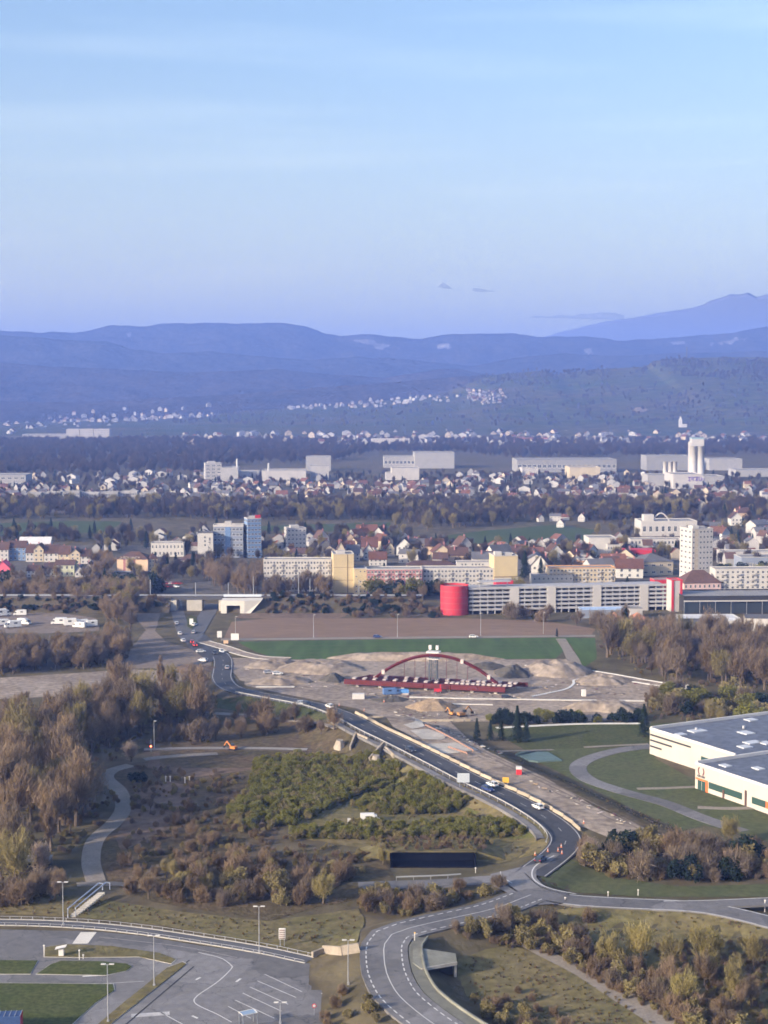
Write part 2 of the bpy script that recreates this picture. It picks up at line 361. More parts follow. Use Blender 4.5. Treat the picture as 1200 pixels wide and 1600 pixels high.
ridge('low_wooded_hills', 5700, [(-500,630),(0,627),(120,629),(250,622),(380,616),(500,605),(620,597),(700,590),(760,586),(900,590),(1200,600),(1700,610)], 700, M_forest_mid, seed=4, rough=0.12)
ridge('vineyard_hill', 5200, [(-500,662),(100,658),(300,650),(400,641),(470,637),(560,631),(640,622),(700,612),(760,588),(800,583),(850,579),(868,585),(930,577),(1008,573),(1016,564),(1060,560),(1130,558),(1200,559),(1350,565),(1700,585)], 1400, M_vine, seed=5, rough=0.05, pw=1.0)
# dark woods along the top of the vineyard hill
def hill_patch(name, base, poly, m, dz, n=40, drop=True):
    pts = [ridge_hit(base, *p) for p in blob(poly, 5, 1.4, seed=len(poly))]
    xs, tt, V, d, front = RIDGES[base]; ys = V[:, 0, 1]
    def hz(x, y):
        r = np.interp(y, ys, np.arange(len(ys))); i = int(min(r, len(ys) - 2)); f = r - i
        return (1 - f) * np.interp(x, xs, V[i, :, 2]) + f * np.interp(x, xs, V[i + 1, :, 2])
    bm = bmesh.new(); f = bm.faces.new([bm.verts.new((p[0], p[1], 0)) for p in pts]); bmesh.ops.triangulate(bm, faces=[f])
    x0, x1 = min(p[0] for p in pts), max(p[0] for p in pts); y0, y1 = min(p[1] for p in pts), max(p[1] for p in pts)
    for g in np.linspace(x0, x1, n)[1:-1]: bmesh.ops.bisect_plane(bm, geom=bm.verts[:] + bm.edges[:] + bm.faces[:], plane_co=(g, 0, 0), plane_no=(1, 0, 0), dist=0.01)
    for g in ys[(ys > y0) & (ys < y1)]: bmesh.ops.bisect_plane(bm, geom=bm.verts[:] + bm.edges[:] + bm.faces[:], plane_co=(0, g, 0), plane_no=(0, 1, 0), dist=0.01)
    for v in bm.verts: v.co.z = hz(v.co.x, v.co.y) + dz + (random.uniform(-1, 1) * dz * 0.3)
    bm.normal_update()
    for f in bm.faces:
        if f.normal.z < 0: f.normal_flip()
    me = bpy.data.meshes.new(name); bm.to_mesh(me); bm.free(); me.materials.append(m)
    return tag(put(name, me), kind='structure')
M_snow = mat('snowy_clearing', (0.19, 0.19, 0.20), 0.9, var=0.6, scale=0.02, stretch=(.4, 1, 1))
M_field_far = mat('bare_field', (0.20, 0.16, 0.12), 0.95, var=0.15, scale=0.01)
for base, poly in (('mountain_range', [(552,534),(575,533),(600,541),(612,546),(598,549),(580,546)]), ('mountain_range', [(680,541),(704,541),(703,547),(684,548)]), ('mountain_foothills', [(795,548),(822,547),(840,551),(815,554)]),
                   ('mountain_range', [(1110,540),(1150,533),(1168,532),(1165,536),(1130,541),(1112,543)]), ('mountain_range', [(1046,538),(1070,537),(1076,541),(1050,542)]), ('mountain_range', [(196,524),(206,522),(208,528),(198,529)]), ('mountain_range', [(912,551),(926,550),(926,557),(915,558)])):
    hill_patch('snow_field', base, poly, M_snow, 5, 14)
hill_patch('bare_hill_field', 'vineyard_hill', [(985,642),(1000,639),(1015,642),(1010,647),(992,647)], M_field_far, 2, 8)
# ---------------------------------------------------------------- fields, lawns and bare ground
M_town = mat('town_ground', (0.085, 0.078, 0.066), 0.95, var=0.35, scale=0.02, col2=(0.13, 0.118, 0.10), spec=0.1, detail=6)
M_mead = mat('rough_meadow', (0.175, 0.140, 0.070), 0.95, var=0.3, scale=0.05, col2=(0.115, 0.108, 0.046), bump=0.2, bscale=1.2, spec=0.1, detail=6)
M_trackgrey = mat('grey_brown_waste', (0.17, 0.14, 0.112), 0.95, var=0.2, scale=0.05, col2=(0.22, 0.18, 0.15), spec=0.1)
sheet('town_ground', [(-250,936),(1450,936),(1450,852),(-250,852)], M_town, dz=0.02)
M_farfield = mat('far_meadow', (0.048, 0.075, 0.026), 0.95, var=0.2, scale=0.02, col2=(0.065, 0.085, 0.035), spec=0.1)
sheet('meadow', blob([(-30,819),(100,814),(190,815),(170,831),(-30,838)], 4), M_farfield)
sheet('meadow', blob([(405,822),(610,816),(604,830),(405,830)], 4), M_farfield)
sheet('meadow', blob([(690,838),(760,829),(870,820),(930,828),(912,846),(760,852),(690,849)], 4), M_farfield)
sheet('bare_field', blob([(190,794),(305,791),(305,797),(195,799)], 3), M_field_far)
sheet('bare_field', blob([(60,797),(160,796),(160,800),(70,801)], 3), M_field_far)
sheet('camper_park', blob([(-40,955),(60,953),(150,966),(155,986),(60,990),(-40,988)], 3), M_trackgrey)
sheet('tilled_field', blob([(350,997),(362,972),(420,966),(690,966),(745,967),(850,970),(930,983),(925,992),(640,995)], 3, 0.6), M_tilled)
sheet('brown_earth_field', blob([(365,966),(410,944),(560,944),(548,958),(530,966)], 4), M_earth)
sheet('field_track', [(345,1001),(345,997.5),(930,992),(930,995)], M_path)
sheet('wheat_field', blob([(372,1003),(640,999),(900,996),(868,1029),(640,1031),(436,1030),(398,1018)], 3, 0.5), M_wheat)
sheet('wheat_field', blob([(886,998),(930,997),(932,1030),(912,1042)], 3, 0.5), M_wheat)
sheet('dirt_track', blob([(868,998),(884,998),(912,1044),(894,1044)], 3), M_path)
sheet('waste_ground', blob([(196,950),(232,946),(246,948),(250,962),(242,985),(258,1002),(300,1015),(332,1028),(330,1046),(322,1062),(290,1058),(240,1044),(190,1046),(205,1010),(228,985)], 3), M_trackgrey)
sheet('building_site', blob([(-40,1062),(100,1053),(200,1046),(320,1050),(345,1072),(300,1082),(230,1078),(140,1086),(-40,1094)], 4), M_gravel)
sheet('building_site', blob([(362,1028),(440,1031),(640,1032),(868,1030),(906,1045),(990,1058),(1076,1074),(1080,1080),(1010,1092),(1010,1124),(860,1130),(742,1128),(705,1130),(742,1165),(800,1192),(860,1220),(930,1262),(1050,1312),(1040,1318),(985,1324),(905,1290),(840,1255),(800,1235),(740,1206),(640,1150),(560,1108),(440,1084),(384,1072),(362,1050)], 3, 0.8), M_gravel, drape=True)
sheet('dark_bank', blob([(548,1048),(580,1036),(640,1034),(720,1038),(780,1042),(830,1046),(838,1058),(800,1062),(640,1058),(556,1056)], 4), M_scrub, dz=0.12)
M_bank = mat('site_bank_scrub', (0.075, 0.062, 0.036), 0.95, var=0.3, scale=0.1, col2=(0.11, 0.09, 0.06), spec=0.1)
sheet('scrub_strip', blob([(835,1084),(1010,1079),(1012,1089),(840,1091)], 4), M_grass, dz=0.12)
sheet('scrub_strip', blob([(690,1106),(760,1101),(885,1104),(880,1113),(740,1114)], 4), M_bank, dz=0.12)
sheet('lawn', blob([(760,1136),(1010,1130),(1200,1128),(1200,1160),(1010,1166),(820,1172)], 3), M_grass, drape=True)
M_lawn = mat('mown_lawn', (0.068, 0.084, 0.034), 0.95, var=0.2, scale=0.07, col2=(0.098, 0.102, 0.05), bump=0.08, bscale=2, spec=0.1)
sheet('lawn', blob([(800,1172),(1010,1168),(1025,1186),(1120,1240),(1260,1300),(1260,1330),(1100,1290),(1060,1300),(940,1240),(860,1200)], 3), M_lawn, drape=True)
sheet('wild_verge', blob([(800,1186),(850,1204),(930,1240),(1060,1296),(1200,1330),(1200,1345),(1050,1310),(930,1260),(850,1215)], 3), M_scrub, drape=True)
sheet('grass_slope', blob([(385,1088),(440,1097),(500,1109),(535,1122),(500,1125),(380,1112),(325,1105),(330,1092)], 3), M_grass, drape=True)
sheet('scrub_slope', blob([(250,1120),(380,1118),(540,1132),(560,1180),(480,1200),(250,1200)], 3), M_scrub, drape=True)
sheet('rough_slope', blob([(470,1230),(560,1200),(600,1178),(680,1208),(760,1245),(840,1285),(872,1312),(860,1330),(780,1350),(600,1330),(460,1310)], 3), M_mead, drape=True)
sheet('grass_verge', blob([(842,1352),(880,1340),(960,1372),(1060,1386),(1200,1382),(1300,1380),(1300,1400),(1200,1402),(1000,1402),(900,1395),(856,1384),(842,1368)], 3), M_lawn, drape=True)
sheet('rough_meadow', blob([(860,1420),(960,1418),(1090,1426),(1200,1448),(1300,1480),(1300,1640),(1090,1640),(960,1540),(840,1470)], 3), M_mead, drape=True)
sheet('rough_meadow', blob([(716,1490),(800,1478),(860,1496),(960,1550),(1080,1630),(900,1640),(760,1580),(716,1545)], 3), M_mead, drape=True)
sheet('gravel_track', blob([(812,1474),(850,1482),(930,1520),(1000,1558),(1110,1612),(1130,1640),(1060,1640),(1000,1590),(900,1524),(820,1482)], 3, 0.6), M_path, drape=True)
sheet('scrub_ground', blob([(160,1200),(300,1180),(460,1230),(420,1330),(600,1340),(620,1380),(420,1440),(240,1410),(170,1380),(150,1330),(210,1260)], 3), M_scrub, drape=True)
sheet('rough_grass', blob([(-40,1395),(120,1400),(280,1425),(420,1440),(560,1420),(570,1440),(555,1480),(500,1496),(404,1475),(250,1446),(100,1432),(-40,1428)], 3), M_mead, drape=True)
sheet('dry_earth', blob([(240,1176),(330,1172),(420,1180),(420,1200),(300,1215),(230,1200)], 3), M_earth, drape=True)
sheet('dry_grass', blob([(210,1240),(260,1220),(300,1230),(290,1260),(250,1300),(190,1330),(180,1310)], 3), M_earth, drape=True)
M_thick = mat('thicket_floor', (0.085, 0.092, 0.030), .95, var=.35, scale=.25, col2=(0.12, 0.118, 0.042), bump=.3, bscale=1.2, spec=.1)
for q_ in ([(400,1192),(480,1180),(560,1194),(628,1208),(632,1218),(556,1244),(460,1288),(380,1298),(352,1280),(390,1232)], [(548,1262),(640,1228),(684,1228),(750,1256),(700,1272),(600,1274)], [(456,1302),(560,1290),(640,1294),(740,1282),(822,1294),(840,1308),(600,1313),(462,1311)]): sheet('thicket_floor', blob(q_, 4, 1.5), M_thick, drape=True, dz=.12)
# tramlines in the young wheat
M_tram = mat('tramline', (0.075, 0.085, 0.035), .95, var=.2, scale=.3)
for k in range(5):
    y_ = 1003.5 + k * 5.2
    for e_ in (0, .55): L = np.array([G(392 + k * 9 + j * (480 - k * 12) / 20, y_ + e_ - 3.4 * j / 20 + 3.4 * k / 8, .1) for j in range(21)]); kid(bpy.data.objects['wheat_field'], 'tramline', ribbon(L, .45).mesh('tramline', M_tram))
# winding gravel path in the wood on the left
wp = smooth_line([P(*p) for p in [(205,1196),(176,1204),(166,1216),(186,1236),(193,1262),(178,1286),(150,1312),(142,1345),(150,1378)]], 2.0); wp[:, 2] += 0.14
tag(put('winding_path', ribbon(wp, 4.6, 0.2).mesh('winding_path', M_path)), kind='structure')
wp = smooth_line([P(*p) for p in [(120,1383),(150,1381),(190,1382),(240,1386)]], 2.0); wp[:, 2] += 0.17
tag(put('cross_path', ribbon(wp, 2.6, 0.2).mesh('cross_path', M_path)), kind='structure')
wp = smooth_line([P(*p) for p in [(225,1187),(270,1182),(340,1178)]], 2.0); wp[:, 2] += 0.15
tag(put('cross_path', ribbon(wp, 3.5, 0.2).mesh('cross_path', M_path)), kind='structure')
wp = smooth_line([P(*p) for p in [(1030,1166),(985,1170),(945,1178),(912,1190),(903,1203),(922,1220),(975,1238),(1040,1256),(1095,1278),(1160,1300)]], 2.0); wp[:, 2] += 0.16
tag(put('service_lane', ribbon(wp, 5.2, 0.2).mesh('service_lane', M_asph)), kind='structure')
wp = smooth_line([P(*p) for p in [(775,1176),(860,1172),(930,1167),(1013,1163)]], 2.0); wp[:, 2] += 0.16
tag(put('garden_path', ribbon(wp, 1.6, 0.2).mesh('garden_path', M_path)), kind='structure')
wp = smooth_line([P(*p) for p in [(995,1233),(1040,1232),(1088,1230)]], 2.0); wp[:, 2] += 0.18
tag(put('garden_path', ribbon(wp, 2.0, 0.2).mesh('garden_path', M_path)), kind='structure')
wp = smooth_line([P(*p) for p in [(1090,1262),(1140,1264),(1200,1262)]], 2.0); wp[:, 2] += 0.18
tag(put('garden_path', ribbon(wp, 2.5, 0.2).mesh('garden_path', M_path)), kind='structure')
# old road (pale) below the new one
wp = smooth_line([P(*p) for p in [(335,1115),(400,1119),(450,1124),(500,1129),(530,1138)]], 2.0); wp[:, 2] += 0.17
tag(put('old_road', ribbon(wp, 4.0, 0.2).mesh('old_road', M_path)), kind='structure')

# ---------------------------------------------------------------- roads
M_lane = M_asph
def dashes(L, on, off, w, parent, m, name='lane_dash', dz=0.02):
    seg = np.linalg.norm(np.diff(L[:, :2], axis=0), axis=1); cum = np.concatenate([[0], np.cumsum(seg)]); s = 0.0
    while s + on < cum[-1]:
        q = np.array([[np.interp(s + on * k / 2, cum, L[:, a]) for a in range(3)] for k in range(3)]); q[:, 2] += dz
        c = q[1].copy(); mb = ribbon(q - c, w)
        kid(parent, name, mb.mesh(name, m), tuple(c)); s += on + off
def line(L, w, parent, m, name='edge_line', dz=0.02):
    q = L.copy(); q[:, 2] += dz; return kid(parent, name, ribbon(q, w).mesh(name, m))
def clip(L, a, b):
    n = len(L); return L[int(a * n):max(int(a * n) + 3, int(b * n))]
Lm, wm = ROADS['main']; cut = int(len(Lm) * 0.86)
roads = {}
roads['main'] = tag(put('new_road', ribbon(Lm, wm, 0.7).mesh('new_road', M_asph_d)), kind='structure')
roads['right'] = tag(put('link_road', ribbon(ROADS['right'][0] + np.array([0, 0, 0.004]), ROADS['right'][1], 0.7).mesh('link_road', M_asph)), kind='structure')
roads['left'] = tag(put('side_lane', ribbon(ROADS['left'][0] + np.array([0, 0, 0.008]), ROADS['left'][1], 0.7).mesh('side_lane', M_asph)), kind='structure')
roads['front'] = tag(put('front_road', ribbon(ROADS['front'][0] + np.array([0, 0, 0.012]), ROADS['front'][1], 0.7).mesh('front_road', M_asph)), kind='structure')
sheet('junction', [(766,1366),(800,1358),(836,1350),(862,1332),(876,1334),(858,1348),(838,1360),(838,1372),(852,1386),(890,1397),(880,1412),(840,1414),(800,1398),(770,1384)], M_asph, z=2.0, dz=0.02)
for k in (-1, 1): line(offset_line(Lm, k * (wm / 2 - 0.5)), 0.22, roads['main'], M_paint_w)
dashes(Lm, 3, 8, 0.16, roads['main'], M_paint_w, 'lane_dash')
Lf = ROADS['front'][0] + np.array([0, 0, 0.012])
for k in (-3.55, 3.55): dashes(offset_line(Lf, k), 1.5, 1.0, 0.24, roads['front'], M_paint, 'edge_dash')
line(Lf, 0.16, roads['front'], M_paint, 'centre_line')
line(offset_line(ROADS['right'][0], 3.15), 0.25, roads['right'], M_paint); line(offset_line(ROADS['right'][0], -3.3), 0.5, roads['right'], M_paint_w, 'kerb_line')
Lb = rd([(1040,1413,2),(1110,1412,2),(1200,1408,2),(1300,1404,2)]); Lb[:, 2] += 0.03
rb_ = tag(put('link_road_branch', ribbon(Lb, 4.6, 0.5).mesh('link_road_branch', M_asph)), kind='structure')
line(offset_line(Lb, 2.1), 0.25, rb_, M_paint)
Lj = rd([(866,1337,2),(838,1352,2),(831,1366,2),(838,1378,2),(862,1389,2),(900,1397,2)], 1.5); Lj[:, 2] += 0.03
line(Lj, 0.3, roads['main'], M_paint, 'kerb_line')
Lj = rd([(782,1362,2),(784,1370,2),(800,1380,2)], 1.0); Lj[:, 2] += 0.03
line(Lj, 0.25, roads['main'], M_paint, 'edge_line')
# carriageways under the railway
M_asph_m = mat('grey_asphalt', (0.10, 0.10, 0.105), 0.8, var=0.15, scale=0.08, spec=0.3)
for nm, pts, w in (('town_carriageway', [(272,930,0),(276,950,0),(282,972,0),(290,992,0),(304,1006,0)], 6.5), ('town_carriageway', [(331,944,0),(326,956,0),(316,972,0),(305,990,0),(300,1000,0)], 8.0), ('site_spur', [(340,1022,0),(322,1033,0),(300,1039,0),(278,1041,0)], 5.0)):
    L = rd(pts, 2); L[:, 2] += 0.10 + 0.01 * w; tag(put(nm, ribbon(L, w, 0.2).mesh(nm, M_asph_m if 'town' in nm else M_asph_d)), kind='structure')
sheet('junction', [(276,992),(300,985),(318,990),(345,1012),(352,1024),(338,1032),(318,1028),(298,1014)], M_asph_d, dz=0.14)
L = rd([(318,1003,0),(350,1012,0),(380,1022,0),(410,1028,0),(452,1030,0)], 2); L[:, 2] += 0.2
kt = tag(put('site_track', ribbon(L, 6, 0.2).mesh('site_track', M_gravel)), kind='structure')
for k in (-3, 3): kid(kt, 'kerb', ribbon(offset_line(L, k, 0.12), 0.7, 0.25).mesh('kerb', M_kerb))
isl = [G(a, b) for a, b in [(292,966),(299,962),(307,966),(308,976),(300,984),(293,980)]]
mb = MB(); mb.prism([(p[0], p[1]) for p in isl][::-1], 0.0, 0.35); tag(put('traffic_island', mb.mesh('traffic_island', M_grass)), kind='structure')

# ---------------------------------------------------------------- car park and its islands
sheet('car_park', [(-120,1453),(0,1452.5),(150,1456),(225,1463),(300,1476),(404,1490),(484,1506),(514,1519),(540,1540),(536,1560),(505,1610),(470,1680),(-120,1680)], M_asph, dz=0.06)
M_turf = mat('green_turf', (0.056, 0.074, 0.022), 0.95, var=0.3, scale=0.12, col2=(0.082, 0.088, 0.034), bump=0.08, bscale=2, spec=0.1)
def island(poly, m=None, name='grass_island', h=0.14):
    pts = [G(*p) for p in poly]; a = sum(pts[i][0] * pts[(i + 1) % len(pts)][1] - pts[(i + 1) % len(pts)][0] * pts[i][1] for i in range(len(pts)))
    if a < 0: pts = pts[::-1]
    c = np.mean(np.array(pts), 0)
    mb = MB(); mb.prism([(p[0], p[1]) for p in pts], 0.0, h, 0)
    o = tag(put(name, mb.mesh(name, M_kerb)), kind='structure')
    inn = [(c[0] + (p[0] - c[0]) * 0.985, c[1] + (p[1] - c[1]) * 0.975) for p in pts]
    mb = MB(); mb.prism(inn, h - 0.05, h + 0.05, 0); kid(o, 'turf', mb.mesh('turf', m or M_turf)); return o
island([(68,1496),(69,1481),(100,1476),(175,1479),(250,1490),(276,1500),(268,1507),(218,1496),(130,1497)], M_mead)
island([(56,1523),(78,1508),(95,1502),(160,1503),(200,1507),(207,1511),(198,1518),(165,1525)])
island([(-80,1500),(60,1502),(48,1523),(-80,1523)])
island([(-80,1536),(60,1537),(178,1538),(180,1548),(150,1568),(115,1600),(90,1625),(-80,1640)])
island([(262,1512),(286,1503),(292,1506),(235,1552),(175,1600),(140,1630),(120,1630),(190,1570)], M_mead, 'grass_verge_strip')
M_seam = mat('tar_seam', (0.035, 0.035, 0.038), 0.8)
cp = bpy.data.objects['car_park']
def paint(pts, w, m=None, name='bay_line', z=0.075):
    L = np.array([G(a, b, z) for a, b in pts]); 
    if len(pts) > 2: L = smooth_line(L, 0.8)
    c = L[len(L) // 2].copy(); return kid(cp, name, ribbon(L - c, w).mesh(name, m or M_paint), tuple(c))
for a, b in (((413.6,1522.2),(472.2,1549.7)),((402,1532.4),(462.5,1558.5)),((390.3,1542),(450.5,1569.2)),((379.2,1551.7),(440,1580)),((367.7,1562.7),(429,1591)),((356.4,1572.3),(392,1591))): paint([a, b], 0.16)
paint([(310,1488),(345,1497),(361,1508),(361,1514),(340,1534),(308,1556),(304,1566),(316,1574),(338,1584),(362,1597)], 0.2, name='guide_line')
paint([(250,1581),(270,1592),(285,1600)], 0.2, name='guide_line')
paint([(155,1464),(210,1470),(290,1480),(370,1496)], 0.12, M_paint_w, 'guide_line')
paint([(205,1587),(265,1583)], 1.6, M_paint_w, 'hatching'); paint([(129,1525.5),(170,1523)], 0.5, name='stop_line'); paint([(160,1537),(225,1533)], 0.2, M_paint_w, 'stop_line')
for a in ((306,1531,313,1527),(369,1534,376,1529),(503,1553,509,1549),(300,1587,309,1591)):
    o = paint([a[:2], a[2:]], 0.45, name='arrow')
paint([(296,1500),(230,1552),(172,1600),(150,1620)], 0.35, M_seam, 'drain_seam'); paint([(303,1510),(250,1555),(195,1602)], 0.35, M_seam, 'drain_seam')
sheet('crossing_slab', [(113,1475),(126,1457),(151,1457),(137,1475)], M_conc_l, dz=0.085)
Lp = smooth_line([G(a, b, 0.1) for a, b in [(-60,1440),(60,1442),(150,1447),(225,1455),(300,1466),(404,1483),(484,1500)]], 2)
cpth = tag(put('cycle_path', ribbon(Lp, 3.0, 0.2).mesh('cycle_path', M_asph_m)), kind='structure')
for k in (-1.8, 1.8): kid(cpth, 'kerb', ribbon(offset_line(Lp, k, 0.05), 0.35, 0.2).mesh('kerb', M_kerb))

# ---------------------------------------------------------------- spoil heaps on the site
def heap(px, py, wpx, dep, h, m, seed, name='spoil_heap', label=None, flat=0.0):
    s = scale_at(px, py); w = wpx / s / 2; c = G(px, py); mb = MB(); n, rg = 44, 14; vs_ = []
    for r in range(rg + 1):
        for k in range(n):
            a = 2 * math.pi * k / n; t = r / rg; e = 1 + 0.28 * fb(math.cos(a) * 2, math.sin(a) * 2, 1.0, seed)
            x = math.cos(a) * w * t * e; y = math.sin(a) * dep / 2 * t * e
            prof = min(1.0, (1 - t) / (1 - flat) if flat < 1 else 1)
            z = h * (prof ** 0.9) + (fb(x, y, 4.0, seed + 3) * h * 0.34 + fb(x, y, 1.6, seed + 5) * .3) * (1 - t) - (0.4 if r == rg else 0)
            vs_.append((x, y, z))
    i = 0; f = []
    for r in range(rg):
        for k in range(n): f.append((r * n + k, (r + 1) * n + k, (r + 1) * n + (k + 1) % n, r * n + (k + 1) % n))
    me = bpy.data.meshes.new(name); me.from_pydata(vs_, [], f); me.materials.append(m)
    for p_ in me.polygons: p_.use_smooth = True
    return tag(put(name, me, None, c), kind='structure')
M_darkspoil = mat('dark_spoil', (0.075, 0.07, 0.064), 0.95, var=0.3, scale=0.2, col2=(0.115, 0.105, 0.09), bump=0.3, spec=0.1)
M_tanspoil = mat('tan_spoil', (0.24, 0.175, 0.115), 0.95, var=0.25, scale=0.15, col2=(0.30, 0.23, 0.16), bump=0.3, spec=0.1)
for k, a in enumerate(((500,1046,150,26,3.2,M_gravel,.5),(430,1040,90,22,2.0,M_gravel,.5),(640,1030,260,12,2.6,M_gravel,.6),(868,1050,110,26,4.0,M_gravel,.5),(803,1054,62,18,4.2,M_darkspoil,.1),(676,1106,80,16,3.2,M_tanspoil,.2),(440,1066,100,16,2.0,M_gravel,.4),
                       (300,1046,80,18,1.6,M_earth,.4),(940,1066,90,16,2.6,M_gravel,.4),(940,1108,130,14,2.8,M_gravel,.5),(520,1062,40,16,2.4,M_darkspoil,.2),(610,1094,60,10,1.4,M_darkspoil,.3),(760,1042,60,16,1.8,M_darkspoil,.2))):
    heap(*a[:6], seed=k + 1.0, flat=a[6])
# concrete slabs laid out for the new deck
for k, poly in enumerate(([(640,1142),(668,1140),(700,1150),(690,1157),(660,1156)], [(664,1164),(722,1161),(748,1173),(700,1179),(676,1175)], [(630,1133),(655,1131),(664,1136),(644,1140)])):
    o = sheet('concrete_slab', blob(poly, 3, .8, k), M_conc, drape=True, dz=.22, kind='thing'); tag(o, 'pale concrete slab lying on the building site ' + ('by the road bend', 'nearest the green pit cover', 'behind the barrier row')[k], 'slab', 'slabs on the building site')
# pit with a green-grey cover
pts = [P(*p) for p in [(805,1180),(818,1176),(856,1177),(878,1190),(840,1192),(826,1190)]]; mb = MB(); mb.prism([(p[0], p[1]) for p in pts][::-1], min(p[2] for p in pts) - .2, min(p[2] for p in pts) + .5)
tag(put('pit_cover', mb.mesh('pit_cover', mat('green_grey_tarp', (0.10, 0.15, 0.14), 0.6, var=0.15, scale=0.5))), 'green-grey tarpaulin cover lying on the lawn edge beside the service lane', 'tarpaulin')
# ---------------------------------------------------------------- buildings
def wallm(name, col, v=0.08): return mat('render_' + name, col, 0.9, var=v, scale=0.15, spec=0.2)
W_white, W_cream, W_yellow = wallm('white', (0.48, 0.46, 0.43)), wallm('cream', (0.48, 0.41, 0.30)), wallm('yellow', (0.52, 0.42, 0.25))
W_peach, W_grey, W_blue = wallm('peach', (0.60, 0.44, 0.30)), wallm('grey', (0.42, 0.41, 0.40)), wallm('blue', (0.14, 0.22, 0.37))
W_pink, W_green, W_ochre = wallm('pink', (0.70, 0.13, 0.19)), wallm('pale_green', (0.46, 0.47, 0.33)), wallm('ochre', (0.50, 0.27, 0.13))
W_lgrey, W_bluegrey, W_rose = wallm('light_grey', (0.44, 0.42, 0.40)), wallm('blue_grey', (0.22, 0.25, 0.31)), wallm('rose', (0.36, 0.17, 0.17))
M_rbrown = mat('brown_roof_tile', (0.085, 0.050, 0.042), 0.9, var=0.2, scale=0.3, rnd=0.25); M_rred = mat('red_roof_tile', (0.135, 0.062, 0.046), 0.9, var=0.2, scale=0.3, rnd=0.2)
M_rgrey = mat('grey_roof', (0.11, 0.11, 0.12), 0.85, var=0.2, scale=0.2, rnd=0.2); M_rflat = mat('flat_roof', (0.24, 0.235, 0.23), 0.9, var=0.2, scale=0.15)
M_rwhite = mat('white_roof', (0.55, 0.55, 0.55), 0.8, var=0.1, scale=0.2)
M_glass = mat('window_glass', (0.035, 0.045, 0.055), 0.15, spec=0.6); M_frame = mat('window_frame', (0.6, 0.59, 0.57), 0.7)
M_red = mat('red_cladding', (0.50, 0.035, 0.055), 0.6, var=0.08, scale=0.3); M_dark = mat('dark_parts_and_shade', (0.03, 0.03, 0.033), 0.9)  # near-black serves painted shade in openings and plain dark parts
M_metal = mat('galvanised_steel', (0.42, 0.43, 0.45), 0.5, metal=0.6); M_white = mat('white_panel', (0.60, 0.58, 0.55), 0.7, var=0.05, scale=0.2)
def unit_window():
    mb = MB(); a, b = 0.0, 0.5
    mb.face([(-.5 + .08, -0.02, .06), (.5 - .08, -0.02, .06), (.5 - .08, -0.02, .94), (-.5 + .08, -0.02, .94)], 0)
    for x0, x1, z0, z1 in ((-.5, .5, 0, .06), (-.5, .5, .94, 1), (-.5, -.42, .06, .94), (.42, .5, .06, .94), (-.03, .03, .06, .94)):
        mb.face([(x0, -0.05, z0), (x1, -0.05, z0), (x1, -0.05, z1), (x0, -0.05, z1)], 1)
    mb.face([(-.55, -0.16, -.06), (.55, -0.16, -.06), (.55, -0.01, 0), (-.55, -0.01, 0)], 1)
    return mb.mesh('window', [M_glass, M_frame])
ME_WIN = unit_window()
mb = MB(); mb.box(-.5, .5, -1.3, 0, -.12, 0, 0); mb.box(-.5, .5, -1.3, -1.24, 0, 1, 1); ME_BALC = mb.mesh('balcony', [W_lgrey, W_white])
rw = random.Random(11)
def glyph(parent, x, y, z, h, m, n, dx, dz=0.0, seed=0, name='letter'):      # unreadable lettering: upright strokes and bars
    r = random.Random(seed)
    for k in range(n):
        mb = MB(); w = h * 0.6
        for q in range(3):
            if r.random() < 0.55: xx = r.choice((0, w * .42, w * .84)); mb.box(xx, xx + w * .2, -0.15, 0, 0, h * r.choice((1, 1, .6)))
            else: zz = r.choice((0, h * .4, h * .8)); mb.box(0, w, -0.15, 0, zz, zz + h * .18)
        kid(parent, name, mb.mesh(name, m), (x + k * dx, y, z + k * dz))
